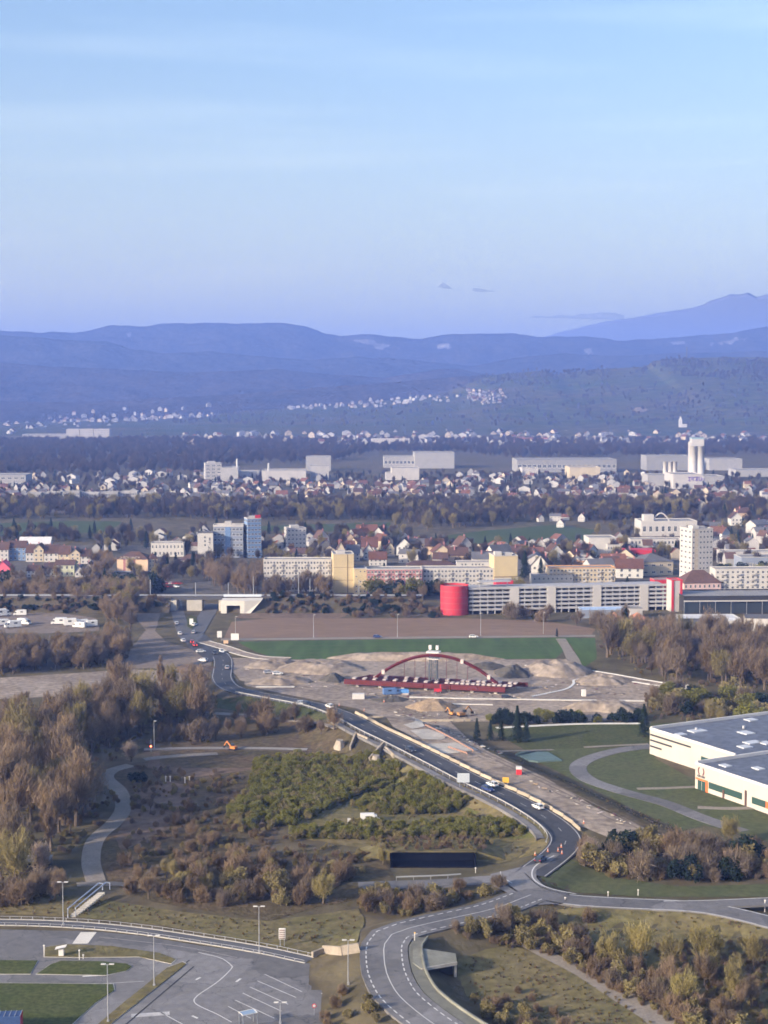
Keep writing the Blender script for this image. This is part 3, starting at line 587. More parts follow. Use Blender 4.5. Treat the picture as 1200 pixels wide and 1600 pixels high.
def block(name, label, cat, x0, x1, yb, yt, dep, yaw, wall, floors=0, cols=0, scols=0, roof=None, wr=0.5, wh=0.5, balc=(), par=0.5, hip=0.0, rm=None, group=None, base=0.0, wskip=0.0):
    yaw = R(yaw); c = G(x0, yb); s = scale_at(x0, yb); w = (x1 - x0) / s / math.cos(yaw); h = (yb - yt) / s
    t = thing(name, label, cat, c, yaw, group); t['w'] = w; t['h'] = h; t['d'] = dep
    mb = MB(); hh = h - hip; mb.box(0, w, 0, dep, -1, hh, 0, 1); kid(t, 'wall', mb.mesh('wall', [wall, roof or M_rflat]))
    if hip:
        mb = MB(); o = 0.5; i = min(w, dep) * 0.5
        b = [(-o, -o, hh), (w + o, -o, hh), (w + o, dep + o, hh), (-o, dep + o, hh)]
        if w >= dep: r0, r1 = (i, dep / 2, h), (w - i, dep / 2, h); fs = [[b[0], b[1], r1, r0], [b[1], b[2], r1], [b[2], b[3], r0, r1], [b[3], b[0], r0]]
        else: r0, r1 = (w / 2, i, h), (w / 2, dep - i, h); fs = [[b[0], b[1], r0], [b[1], b[2], r1, r0], [b[2], b[3], r1], [b[3], b[0], r0, r1]]
        for f in fs: mb.face(f)
        mb.face(b[::-1]); kid(t, 'roof', mb.mesh('roof', rm or M_rbrown))
    elif par:
        mb = MB(); e = 0.12
        mb.box(-e, w + e, -e, 0.3, hh, hh + par); mb.box(-e, w + e, dep - 0.3, dep + e, hh, hh + par); mb.box(-e, 0.3, 0.3, dep - 0.3, hh, hh + par); mb.box(w - 0.3, w + e, 0.3, dep - 0.3, hh, hh + par)
        kid(t, 'parapet', mb.mesh('parapet', rm or W_lgrey))
    if floors and cols:
        fh = (hh - base) / floors; pw = w / cols
        for f in range(floors):
            for k in range(cols):
                if rw.random() < wskip: continue
                x = (k + 0.5) * pw; z = base + f * fh + fh * (1 - wh) * 0.5
                if k in balc: kid(t, 'balcony', ME_BALC, (x, 0, base + f * fh + 0.15), 0, (pw * 0.9, 1, fh * 0.36))
                kid(t, 'window', ME_WIN, (x, 0, z), 0, (pw * wr, 1, fh * wh))
            for k in range(scols):
                y = (k + 0.5) * dep / scols; kid(t, 'window', ME_WIN, (0, y, base + f * fh + fh * (1 - wh) * 0.5), -math.pi / 2, (dep / scols * wr, 1, fh * wh))
    return t
def roofbox(t, x, y, w, d, h, m=None, name='roof_plant'):
    mb = MB(); mb.box(0, w, 0, d, 0, h); kid(t, name, mb.mesh(name, m or W_lgrey), (x, y, t['h']))

# --- town, front row
t = block('apartment_tower', 'yellow windowless end tower of the apartment block, its stepped side to the right', 'tower', 521, 553, 927, 866, 16, 6, W_yellow, par=0.4)
kid(t, 'joint', MB().box(t['w'] * .68, t['w'] * .71, -0.06, 0, 0, t['h']).mesh('joint', M_rbrown)); roofbox(t, 2, 4, 5, 5, 1.5)
for zf in (.33, .66): kid(t, 'joint', MB().box(0, t['w'], -0.05, 0, t['h'] * zf, t['h'] * zf + 0.15).mesh('joint', M_rbrown))
block('apartment_annex', 'yellow stepped annex joined to the windowless yellow tower', 'building', 553.5, 573, 928, 889, 14, 6, W_yellow, 5, 3, wr=.35, wh=.3, wskip=.4)
block('apartment_block', 'long five storey apartment block with rose panels, right of the yellow tower', 'building', 573.5, 660, 928, 890, 13, 3, W_rose, 5, 16, wr=.62, wh=.5, rm=W_white, balc=(2, 5, 8, 11, 14))
block('apartment_block', 'long pale apartment block between the rose panelled block and the second yellow tower', 'building', 661, 771, 926, 889, 13, 2, W_lgrey, 5, 20, wr=.6, wh=.5, rm=W_white, balc=(3, 7, 11, 15))
t = block('apartment_tower', 'pale yellow tower rising behind the red drum of the car park', 'tower', 772, 809, 926, 869, 14, 8, W_yellow, par=0.5)
roofbox(t, 1, 3, 4, 4, 2.2, W_white); roofbox(t, 6, 4, 5, 5, 1.4, W_lgrey)
kid(t, 'joint', MB().box(0, t['w'], -0.06, 0, t['h'] * .42, t['h'] * .44).mesh('joint', M_rbrown)); kid(t, 'stripe', MB().box(0, t['w'], -0.06, 0, t['h'] * .25, t['h'] * .4).mesh('stripe', W_white))
block('apartment_block', 'pale apartment block half hidden by bare trees, left of the yellow tower', 'building', 412, 518, 924, 875, 12, 0, W_lgrey, 6, 22, wr=.6, wh=.5, balc=(2, 5, 9, 13, 17, 20), rm=W_white)
t = block('residential_tower', 'tall grey residential tower with sunlit cream side wall', 'tower', 1080, 1115, 925, 827, 14, 18, W_lgrey, 12, 6, 3, wr=.5, wh=.4)
roofbox(t, 2, 3, 4, 5, 1.8, W_white); roofbox(t, 8, 5, 3, 3, 1.2)
kid(t, 'stripe', MB().box(t['w'] * .14, t['w'] * .30, -0.03, 0, 0, t['h']).mesh('stripe', W_cream))
block('apartment_block', 'white and grey four storey block to the right of the tall grey tower', 'building', 1117, 1260, 930, 890, 12, 3, W_white, 5, 18, wr=.5, wh=.45, balc=(1, 4, 7, 10, 13, 16), rm=W_white)
block('mansion', 'pink villa with big dark brown hipped roof at the foot of the grey tower', 'house', 1068, 1128, 932, 893, 15, 8, wallm('pale_pink', (0.60, 0.43, 0.40)), 2, 8, hip=6.5, wr=.4, rm=M_rbrown)
block('apartment_block', 'salmon banded three storey apartment block behind the car park', 'building', 858, 962, 917, 888, 12, 4, W_cream, 4, 18, wr=.55, rm=W_ochre, balc=(0, 2, 5, 9, 13, 16))
block('low_block', 'white two storey house with flat roof behind the car park decks', 'building', 832, 896, 918, 900, 10, 4, W_white, 2, 9, wr=.35, wh=.35)
block('apartment_block', 'low cream apartment row behind the long block, seen over its roof', 'building', 636, 712, 897, 877, 10, 2, W_cream, 3, 14, wr=.5, hip=2.5, rm=M_rbrown)
block('apartment_block', 'low white apartment row behind the long block and left of the second yellow tower', 'building', 714, 768, 897, 879, 10, 2, W_white, 3, 10, wr=.5, wskip=.2)
block('hall', 'white flat roofed hall standing in front of the green hillside meadow', 'hall', 920, 963, 868, 841, 20, 3, W_white, 0, 0, rm=W_white)
block('low_block', 'small white annex beside the white flat roofed hall', 'building', 949, 969, 869, 852, 10, 3, W_white, 2, 5)
block('school', 'long low pale building behind the white hall, left of the grey tower', 'building', 985, 1066, 862, 843, 12, 2, W_lgrey, 2, 14, wr=.6)
t = block('shop_hall', 'flat pale shop building with a bright red roof band', 'shop', 980, 1023, 883, 861, 14, 3, W_white, 1, 6, wh=.3)
kid(t, 'roof_band', MB().box(-.6, t['w'] + .6, -.6, 14, t['h'] - 2.2, t['h'] + .6).mesh('roof_band', M_red))
block('gym_hall', 'beige gabled sports hall next to the grey tower', 'hall', 1003, 1054, 900, 867, 20, 14, W_cream, 2, 4, 3, hip=4.5, rm=M_rgrey, wh=.25)
block('low_block', 'ochre rendered house behind the salmon banded block', 'building', 905, 932, 893, 876, 10, 3, W_ochre, 2, 4, wr=.4)
block('low_block', 'second ochre rendered house behind the salmon banded block, beside the first', 'building', 936, 950, 893, 877, 10, 3, W_ochre, 2, 2, wr=.4)
t = block('event_hall', 'pale hall with curved white roof arch in front of the dark wood', 'hall', 1002, 1090, 838, 815, 25, 3, W_lgrey, 1, 9, wr=.5, wh=.4, rm=W_white)
arch = [(t['w'] * (.24 + .30 * k / 12), 8, t['h'] + 6 * math.sin(math.pi * k / 12)) for k in range(13)]
kid(t, 'roof_arch', MB().tube(arch, .6, 6).mesh('roof_arch', W_white)); roofbox(t, 3, 5, 8, 8, 5, W_white)
block('office', 'long low white office with dark window bands behind the hedge right of the tower', 'building', 1128, 1260, 882, 863, 14, 2, W_lgrey, 2, 12, wr=.8, wh=.4, rm=W_white)
t = block('shop_hall', 'dark flat hall with white lettering behind the right hand apartment block', 'shop', 1158, 1260, 893, 871, 18, 2, W_bluegrey, par=.3); glyph(t, 3, -.05, 3.4, 2.3, W_white, 6, 1.5, seed=5)
# --- long hall with dark glass right of the red stair tower
t = block('glass_hall', 'long dark glazed hall with slim posts right of the red stair tower', 'hall', 1068, 1290, 960, 933, 26, 3, M_dark, 0, 0, par=0.6, rm=M_dark)
nb = 9
for k in range(nb):
    x = t['w'] * (k + .5) / nb; kid(t, 'glass_panel', MB().box(-t['w'] / nb * .46, t['w'] / nb * .46, -.1, 0, 1, t['h'] - 2.4).mesh('glass_panel', M_glass), (x, 0, 0))
    kid(t, 'post', MB().box(-.1, .1, -1.2, -1.0, 0, t['h'] - 1.6).mesh('post', M_metal), (t['w'] * k / nb, 0, 0))
kid(t, 'canopy', MB().box(0, t['w'] * .75, -1.6, 0, t['h'] - 2.2, t['h'] - 1.7).mesh('canopy', W_lgrey))
# --- multi-storey car park
yaw = R(9); c = G(733, 960); s = scale_at(733, 960); w = 318 / s / math.cos(yaw); hp = 39.5 / s; D = 17
t = thing('parking_deck', 'long open parking garage of pale stacked decks beside the red drum', 'car park', c, yaw); t['h'] = hp
nl = 6; M_deck = mat('deck_concrete', (0.36, 0.36, 0.37), 0.85, var=0.1, scale=0.2)
for k in range(nl):
    z = hp * k / nl; mb = MB(); mb.box(0, w, 0, D, z - .3, z); kid(t, 'deck', mb.mesh('deck', M_deck))
    if k:
        for q in range(9):
            x0, x1 = w * q / 9 + .1, w * (q + 1) / 9 - .1; kid(t, 'parapet_panel', MB().box(x0, x1, -.15, .05, z - .35, z + .75).mesh('parapet_panel', M_deck))
mb = MB(); mb.box(0, w, -.1, D, hp - .3, hp); mb.box(0, w, -.25, .02, hp - .3, hp + .9); kid(t, 'top_deck', mb.mesh('top_deck', M_deck))
kid(t, 'back_wall', MB().box(0, w, D - .3, D, 0, hp - .4).mesh('back_wall', M_dark))  # near-black wall, shade between the decks put into its colour
me = MB().box(-.25, .25, .1, .6, 0, hp - .3).mesh('column', M_deck)
for k in range(27): kid(t, 'column', me, (w * (k + .5) / 27, 0, 0))
for f in (.205, .39, .62, .86): kid(t, 'stair_core', MB().box(w * f, w * f + 4.5, -.5, 4, 0, hp + .6).mesh('stair_core', W_lgrey))
kid(t, 'top_canopy', MB().box(w * .06, w * .22, 6, 12, hp + 2.6, hp + 3).mesh('top_canopy', M_deck))
for x in (w * .07, w * .21): kid(t, 'canopy_post', MB().box(x - .2, x + .2, 8.8, 9.2, hp, hp + 2.6).mesh('canopy_post', M_deck))
c = G(711, 962); s = scale_at(711, 962); r = 22 / s; hd = 46 / s
t = thing('stair_drum', 'bright red cylindrical stair drum at the end of the parking garage', 'stair tower', (c[0], c[1] + r, 0))
n = 40; mb = MB()
for k in range(n):      # ribbed panels
    a0, a1 = 2 * math.pi * k / n, 2 * math.pi * (k + .93) / n; q = lambda a, rr: (math.cos(a) * rr, math.sin(a) * rr)
    mb.face([(*q(a0, r), 0), (*q(a1, r), 0), (*q(a1, r), hd), (*q(a0, r), hd)]); mb.face([(*q(a1, r - .15), 0), (*q(a1 + .011, r - .15), 0), (*q(a1 + .011, r - .15), hd), (*q(a1, r - .15), hd)])
kid(t, 'drum_wall', mb.mesh('drum_wall', M_red)); mb = MB(); mb.prism([(math.cos(2 * math.pi * k / n) * (r - .2), math.sin(2 * math.pi * k / n) * (r - .2)) for k in range(n)], hd - 1.2, hd - 1); kid(t, 'drum_roof', mb.mesh('drum_roof', W_rose))
for z_ in (.2, .4, .6, .8): kid(t, 'seam', MB().tube([(0, 0, hd * z_), (0, 0, hd * z_ + .12)], r + .04, 40, cap=False).mesh('seam', W_rose))
t = block('plant_room', 'red box shaped plant room on top of the parking garage', 'plant room', 775, 802, 948, 907, 6, 9, M_red, par=0)
t = block('stair_tower', 'red framed grey stair tower at the far end of the parking garage', 'stair tower', 1049, 1066, 956, 907, 8, 9, W_lgrey, par=.5, rm=M_red)
for x in (0, t['w'] - 1.1): kid(t, 'red_frame', MB().box(x - .1, x + 1.1, -.3, 0, 0, t['h']).mesh('red_frame', M_red))
block('roof_storey', 'red panelled roof storey beside the red framed stair tower', 'roof storey', 1022, 1048, 946, 906, 7, 9, M_red, par=.3, rm=W_rose)
# --- low sheds in front of the garage
for a in (('low_shed', 'long shed with pale blue roof below the parking garage', 909, 978, 966, 953, 9, 4, W_bluegrey, mat('pale_blue_roof', (0.36, 0.48, 0.66), 0.6)), ('low_shed', 'light grey cube shed right of the pale blue roof', 985, 1004, 966, 951, 8, 4, W_lgrey, M_rflat), ('low_shed', 'wide pale shed roof below the glass hall', 1058, 1160, 980, 968, 16, 3, W_white, M_rwhite),
          ('low_shed', 'dark roofed shed behind the wood under the glass hall', 1062, 1130, 988, 974, 14, 3, W_lgrey, M_rgrey), ('low_shed', 'white walled workshop with dark roof at the right edge above the wood', 1165, 1240, 986, 966, 14, -8, W_white, M_rgrey), ('low_shed', 'small white store beside the dark roofed shed', 1130, 1152, 983, 970, 8, 3, W_white, M_rwhite)):
    block(a[0], a[1], 'shed', *a[2:7], a[7], a[8], roof=a[9], par=.2, rm=a[9])
for k, x in enumerate((951, 988)): block('cottage', ('small terracotta roofed cottage left of the dark conifer', 'small terracotta roofed cottage right of the dark conifer')[k], 'house', x, x + 24, 977, 959, 9, 5, W_white, 1, 3, hip=3, rm=mat('terracotta', (0.40, 0.18, 0.10), 0.9, var=.15, scale=.4), group='terracotta cottages')
# --- left part of the town
t = block('hotel', 'peach hotel with dark roof and white roof letters left of the underpass road', 'hotel', 183, 232, 894, 863, 14, -5, W_peach, hip=4.2, rm=M_rbrown)
for k in (.2, .52): kid(t, 'dark_bay', MB().box(t['w'] * k, t['w'] * (k + .08), -.05, .2, 0, t['h'] - 4.2).mesh('dark_bay', W_rose))
glyph(t, t['w'] * .08, -.3, t['h'] - 4.0, 1.5, W_white, 10, t['w'] * .068, seed=3); kid(t, 'plinth_canopy', MB().box(-1.5, t['w'] + 1, -3, 0, .4, .9).mesh('plinth_canopy', W_bluegrey))
block('hotel_wing', 'greyish side wing joined to the peach hotel', 'hotel wing', 232.5, 246, 894, 866, 12, 12, W_cream, 3, 3, wr=.3, hip=3, rm=M_rbrown)
block('low_block', 'white two storey office with arched windows behind the hotel', 'building', 236, 287, 870, 849, 12, 2, W_white, 2, 9, wr=.4)
block('low_block', 'low white building with long brown roof right of the hotel', 'building', 280, 321, 884, 867, 12, 3, W_white, 1, 8, hip=3.5, rm=M_rbrown)
c = G(200, 921); t = thing('roofed_pavilion', 'tan tent-like pavilion roof among bare trees below the hotel', 'pavilion', c); s = scale_at(200, 921); ww = 24 / s; M_tan = mat('tan_roof', (0.56, 0.42, 0.22), 0.85, var=.15, scale=.4)
mb = MB(); zt = 16 / s
for k in range(8):
    a0, a1 = 2 * math.pi * k / 8, 2 * math.pi * (k + 1) / 8; mb.face([(math.cos(a0) * ww, math.sin(a0) * ww * .8, 2.2), (math.cos(a1) * ww, math.sin(a1) * ww * .8, 2.2), (math.cos(a1) * ww * .3, math.sin(a1) * ww * .3, zt * .75), (math.cos(a0) * ww * .3, math.sin(a0) * ww * .3, zt * .75)]); mb.face([(math.cos(a0) * ww * .3, math.sin(a0) * ww * .3, zt * .75), (math.cos(a1) * ww * .3, math.sin(a1) * ww * .3, zt * .75), (0, 0, zt)])
kid(t, 'roof', mb.mesh('roof', M_tan))
for k in range(8): a0 = 2 * math.pi * k / 8; kid(t, 'post', MB().box(-.15, .15, -.15, .15, 0, 2.2).mesh('post', M_tan), (math.cos(a0) * ww * .95, math.sin(a0) * ww * .76, 0))
t = block('office_tower', 'white slab tower with dark vertical lettering beside the blue-grey office', 'tower', 309, 333, 874, 833, 10, 2, W_white, par=.6, rm=M_rgrey)
glyph(t, t['w'] * .7, -.05, t['h'] * .72, 2.0, M_dark, 5, 0, -2.9, seed=9)
for k in range(3): kid(t, 'window', ME_WIN, (t['w'] * .48, 0, t['h'] * (.5 + .15 * k)), 0, (1.2, 1, 1.6))
t = block('office_block', 'blue-grey office block with white roof edge between white and blue towers', 'building', 333.5, 380, 872, 823, 12, 2, W_bluegrey, 6, 8, wr=.75, wh=.45, rm=W_white, par=1.4)
kid(t, 'blue_strip', MB().box(t['w'] * .4, t['w'] * .58, -.25, 0, 0, t['h']).mesh('blue_strip', W_blue)); roofbox(t, t['w'] * .38, 2, t['w'] * .22, 6, 3.4, W_lgrey)
t = block('blue_tower', 'blue glass tower with red and white sign on its roof', 'tower', 387, 408, 872, 811, 12, 16, W_blue, 9, 4, 2, wr=.7, wh=.4)
kid(t, 'sign_red', MB().box(t['w'] * .6, t['w'] * 1.0, 2, 2.4, t['h'], t['h'] + 2.6).mesh('sign_red', M_red)); kid(t, 'sign_white', MB().box(t['w'] * .15, t['w'] * .58, 2, 2.4, t['h'] + .2, t['h'] + 2.2).mesh('sign_white', W_white)); kid(t, 'aerial', MB().box(1, 1.2, 3, 3.2, t['h'], t['h'] + 5).mesh('aerial', W_white))
t = block('office_block', 'pale stepped office tower with orange panel left of the yellow tower', 'building', 449, 478, 866, 826, 12, 14, W_lgrey, 6, 5, 2, wr=.5, wh=.4); kid(t, 'orange_panel', MB().box(1, 5, -.05, 0, t['h'] * .25, t['h'] * .42).mesh('orange_panel', W_ochre)); roofbox(t, 3, 3, 6, 6, 2)
block('villa', 'long low villa with red-brown roof and white walls below the pale office tower', 'house', 447, 490, 878, 857, 12, 2, W_white, 2, 8, hip=3.5, rm=M_rbrown)
# terraced houses with gables at the left edge
def gabled(label, x0, x1, yb, yt, dep, wall, roofm, fl=2, cols=2, group=None, yaw=2, ratio=.38, gable_front=True, name='house'):
    yaw = R(yaw); c = G(x0, yb); s = scale_at(x0, yb); w = (x1 - x0) / s; h = (yb - yt) / s; hw = h * (1 - ratio); t = thing(name, label, 'house', c, yaw, group); t['w'] = w; t['h'] = h
    mb = MB(); mb.box(0, w, 0, dep, -.5, hw)
    if gable_front:
        for y in (0, dep): mb.face([(0, y, hw), (w, y, hw), (w / 2, y, h)] if y == 0 else [(w, y, hw), (0, y, hw), (w / 2, y, h)])
    else:
        for x in (0, w): mb.face([(x, 0, hw), (x, dep / 2, h), (x, dep, hw)])
    kid(t, 'wall', mb.mesh('wall', wall)); mb = MB(); o = .45
    if gable_front:
        k = (h - hw) / (w / 2)
        for sx in (-1, 1):
            e = w / 2 + sx * (w / 2 + o); lo = hw - o * k; mb.face([(e, -o, lo + .1), (w / 2, -o, h + .1), (w / 2, dep + o, h + .1), (e, dep + o, lo + .1)]); mb.face([(e, -o, lo - .12), (w / 2, -o, h - .12), (w / 2, -o, h + .1), (e, -o, lo + .1)])
    else:
        k = (h - hw) / (dep / 2)
        for sy in (-1, 1):
            e = dep / 2 + sy * (dep / 2 + o); lo = hw - o * k; mb.face([(-o, e, lo + .1), (w + o, e, lo + .1), (w + o, dep / 2, h + .1), (-o, dep / 2, h + .1)]); mb.face([(-o, e, lo - .12), (w + o, e, lo - .12), (w + o, e, lo + .1), (-o, e, lo + .1)])
    ro = kid(t, 'roof', mb.mesh('roof', roofm)); kid(ro, 'chimney', MB().box(w * .3, w * .3 + .7, dep * .6, dep * .6 + .7, hw, h + .9).mesh('chimney', W_rose))
    for f in range(fl):
        for k in range(cols): kid(t, 'window', ME_WIN, (w * (k + .5) / cols, 0, hw * (f + .28) / fl), 0, (min(1.5, w / cols * .45), 1, hw / fl * .5))
    return t
for a in (('blue rendered house in the terrace row at the left edge', 14, 40, 876, 846, W_blue, M_rbrown, 3, 4, .3, False), ('narrow white house left of the blue terrace house', -6, 13, 877, 848, W_white, M_rbrown, 3, 3, .35, False), ('tall cream gabled house right of the blue terrace house', 53, 68, 878, 850, W_cream, M_rbrown, 3, 2, .28, True),
          ('white terrace house between the two cream gables, mansard roof with dormer', 69, 91, 878, 852, W_white, M_rbrown, 2, 3, .45, False), ('narrow white terrace house between blue and cream houses', 40.5, 52.5, 878, 852, W_white, M_rbrown, 2, 2, .42, False), ('white terrace house left of the second cream gable', 92, 109, 879, 854, W_cream, M_rbrown, 2, 2, .45, False), ('second cream gabled house near the end of the terrace', 110, 125, 881, 857, W_cream, M_rbrown, 3, 2, .3, True),
          ('white end house of the terrace row by the tall trees', 126, 141, 881, 860, W_white, M_rbrown, 2, 2, .42, False), ('bright pink gabled house at the left edge', -8, 16, 905, 877, W_pink, W_pink, 2, 3, .4, True), ('broad pale green house in front of the terrace row', 86, 116, 901, 876, W_green, M_rbrown, 2, 4, .25, False), ('small white gabled house beside the pale green house', 117, 131, 902, 884, W_lgrey, M_rgrey, 1, 2, .5, True), ('white gabled chalet right of the pale green house', 131, 146, 900, 879, W_white, M_rbrown, 2, 2, .5, True),
          ('white walled house behind the pink house, ringed by trees', 42, 62, 902, 884, W_white, M_rbrown, 2, 3, .4, False), ('low white house left of the pale green house', 68, 85, 900, 881, W_white, M_rbrown, 2, 3, .4, False), ('long pale roofed house behind the terrace', 30, 78, 862, 840, W_lgrey, M_rwhite, 2, 6, .4, False), ('timbered gable house above the yellow tower', 524, 541, 878, 846, W_cream, M_rbrown, 2, 2, .5, True),
          ('big house with red roof right of the timbered gable', 565, 590, 868, 840, W_white, M_rred, 2, 3, .5, False), ('white gabled house in front of the red roofed house', 568, 584, 874, 850, W_white, M_rbrown, 2, 2, .5, True), ('white gabled house alone among trees above the long block', 604, 616, 866, 847, W_cream, M_rbrown, 2, 1, .5, True), ('white house with rose roof just above the long block', 577, 604, 884, 863, W_white, M_rred, 2, 4, .5, False), ('dark roofed house right of the timbered gable', 542, 562, 876, 852, W_lgrey, M_rgrey, 2, 3, .5, False)):
    gabled(a[0], a[1], a[2], a[3], a[4], 11, a[5], a[6], a[7], a[8], 'terrace and gable houses', ratio=a[9], gable_front=a[10])

# ---------------------------------------------------------------- scattered houses
def house_proto(wall, roofm, w, d, h, rh, gable_front, windows):
    t = thing('house', 'x', 'house'); mb = MB(); mb.box(-w / 2, w / 2, -d / 2, d / 2, -1.5, h)
    if gable_front:
        for y, q in ((-d / 2, 1), (d / 2, -1)): mb.face([(-w / 2 * q, y, h), (w / 2 * q, y, h), (0, y, h + rh)])
    else:
        for x in (-w / 2, w / 2): mb.face([(x, -d / 2, h), (x, 0, h + rh), (x, d / 2, h)])
    kid(t, 'wall', mb.mesh('wall', wall)); mb = MB(); o = .5
    for sg in (-1, 1):
        if gable_front: mb.face([(sg * (w / 2 + o), -d / 2 - o, h - o * rh / w * 2 + .1), (0, -d / 2 - o, h + rh + .1), (0, d / 2 + o, h + rh + .1), (sg * (w / 2 + o), d / 2 + o, h - o * rh / w * 2 + .1)])
        else: mb.face([(-w / 2 - o, sg * (d / 2 + o), h - o * rh / d * 2 + .1), (w / 2 + o, sg * (d / 2 + o), h - o * rh / d * 2 + .1), (w / 2 + o, 0, h + rh + .1), (-w / 2 - o, 0, h + rh + .1)])
    ro = kid(t, 'roof', mb.mesh('roof', roofm)); kid(ro, 'chimney', MB().box(w * .15, w * .15 + .8, d * .1, d * .1 + .8, h, h + rh + 1).mesh('chimney', W_rose))
    if windows:
        for f in range(2):
            for k in range(3): kid(t, 'window', ME_WIN, (w * (k - 1) * .3, -d / 2, h * (f * .5 + .12)), 0, (1.3, 1, 1.5))
    return Proto(t)
W_bright = wallm('bright_white', (0.53, 0.52, 0.49))
F_white, F_cream = wallm('far_dimmed_white', (0.32, 0.315, 0.31)), wallm('far_dimmed_cream', (0.42, 0.36, 0.28))  # far walls darkened in the colour, standing in for thicker haze
FARW = {W_bright.name: F_white, W_white.name: F_white, W_cream.name: F_cream, W_peach.name: F_cream, W_lgrey.name: W_grey}
HP = [house_proto(wa if wi else FARW[wa.name], ro, w, d, h, rh, gf, wi) for wi in (True, False) for wa, ro, w, d, h, rh, gf in ((W_bright, M_rbrown, 9, 11, 5.5, 4.5, True), (W_white, M_rgrey, 12, 9, 5.5, 4, False), (W_cream, M_rred, 10, 10, 6, 4, True), (W_bright, M_rred, 13, 9, 5, 4, False), (W_white, M_rbrown, 9, 9, 6, 5, True), (W_lgrey, M_rgrey, 15, 10, 7, 3, False), (W_peach, M_rbrown, 11, 9, 5.5, 4, False))]
LOOKS = ['white brown-roofed gable house', 'white grey-roofed house', 'cream red-roofed gable house', 'white red-roofed house', 'steep white brown-roofed house', 'broad grey house', 'peach brown-roofed house']
ORD = ['first', 'second', 'third', 'fourth', 'fifth', 'sixth', 'seventh', 'eighth', 'ninth', 'tenth', 'eleventh', 'twelfth']
def houses(poly, n, where, group, near=False, seed=0, sc=(0.85, 1.25), ground=None, mind=14, stuff=None):
    r = random.Random(seed); got = []; xs = [p[0] for p in poly]; ys = [p[1] for p in poly]; tries = 0
    while len(got) < n and tries < n * 60:
        tries += 1; x, y = r.uniform(min(xs), max(xs)), r.uniform(min(ys), max(ys)); ins = False
        for (a, b), (c_, d_) in zip(poly, poly[1:] + poly[:1]):
            if (b > y) != (d_ > y) and x < (c_ - a) * (y - b) / (d_ - b) + a: ins = not ins
        if not ins: continue
        p = ground(x, y) if ground else G(x, y)
        if any((p[0] - q[0][0]) ** 2 + (p[1] - q[0][1]) ** 2 < mind * mind for q in got): continue
        got.append((p, x, r.randrange(7), r.choice((0, 0, .3, -.3, .6, math.pi / 2, math.pi, -.8)) + r.uniform(-.15, .15), r.uniform(*sc)))
    got.sort(key=lambda q: q[1]); count = [0] * 7
    for p, x, k, a, s_ in got:
        if stuff is not None: stuff.append((p, k, a, s_)); continue
        count[k] += 1; HP[k + (0 if near else 7)].place(p, a, s_, LOOKS[k] + ', ' + (ORD[count[k] - 1] if count[k] <= 12 else '%dth' % count[k]) + ' such from left ' + where, group)
houses([(640,858),(760,868),(800,868),(860,860),(920,868),(1000,890),(1000,905),(812,900),(640,885)], 30, 'behind the parking garage', 'houses behind the parking garage', True, 1)
houses([(480,842),(560,836),(640,840),(640,868),(520,866)], 9, 'above the yellow tower', 'houses above the yellow tower', True, 2)
houses([(-40,766),(240,770),(320,775),(320,790),(200,790),(-40,800)], 42, 'in the far left residential row', 'residential row far left', False, 3, (.65, .95))
houses([(300,758),(720,756),(730,780),(600,788),(300,792)], 84, 'in the middle residential belt', 'residential belt in the middle', False, 4, (.65, .95))
houses([(720,760),(980,768),(1240,766),(1240,790),(900,792),(720,785)], 56, 'in the belt below the silo', 'residential belt on the right', False, 5, (.65, .95))
houses([(1080,800),(1240,798),(1240,860),(1130,860)], 12, 'beside the arched hall', 'houses right of the arched hall', True, 6)
houses([(840,812),(925,812),(925,826),(850,826)], 5, 'on the hillside meadow edge', 'houses by the hillside meadow', True, 7, (.55, .75))
houses([(728,612),(790,612),(792,626),(760,636),(735,628)], 40, 'in the hill village', 'hill village', False, 10, (.7, 1.1), lambda x, y: ridge_hit('vineyard_hill', x, y), 12)
FAR = []; vh = lambda x, y: ridge_hit('vineyard_hill', x, y)
houses([(270,681),(500,679),(760,676),(1240,676),(1240,693),(700,697),(270,697)], 230, '', '', False, 8, (.8, 1.5), mind=14, stuff=FAR)
houses([(-40,664),(100,662),(200,668),(-40,682)], 34, '', '', False, 9, (.9, 1.5), mind=16, stuff=FAR)
houses([(448,634),(520,630),(620,622),(640,630),(620,637),(450,641)], 44, '', '', False, 11, (.7, 1.1), vh, 16, FAR)
houses([(640,620),(728,618),(728,628),(645,632)], 14, '', '', False, 12, (.7, 1.1), vh, 16, FAR)
houses([(120,640),(330,633),(335,652),(200,660),(60,660)], 70, '', '', False, 13, (.8, 1.3), vh, 20, FAR)
for q_, n_, s_ in (([(-40,752),(300,748),(720,750),(1240,758),(1240,790),(-40,790)], 230, 51), ([(-40,740),(320,742),(320,752),(-40,760)], 30, 52), ([(150,836),(330,836),(460,842),(640,836),(640,868),(480,872),(330,868),(150,868)], 44, 53), ([(700,852),(1070,846),(1240,842),(1240,884),(1070,890),(700,880)], 60, 54), ([(700,742),(1010,742),(1010,756),(700,756)], 40, 55)): houses(q_, n_, '', '', False, s_, (.55, .9), mind=11, stuff=FAR)
DIM = ((W_bright, M_rbrown, 9, 11, 5.5, 4.5), (W_white, M_rgrey, 12, 9, 5.5, 4), (W_cream, M_rred, 10, 10, 6, 4), (W_bright, M_rred, 13, 9, 5, 4), (W_white, M_rbrown, 9, 9, 6, 5), (W_lgrey, M_rgrey, 15, 10, 7, 3), (W_peach, M_rbrown, 11, 9, 5.5, 4))
mb = MB(); fm = [FARW[q[0].name] for q in DIM] + [q[1] for q in DIM]
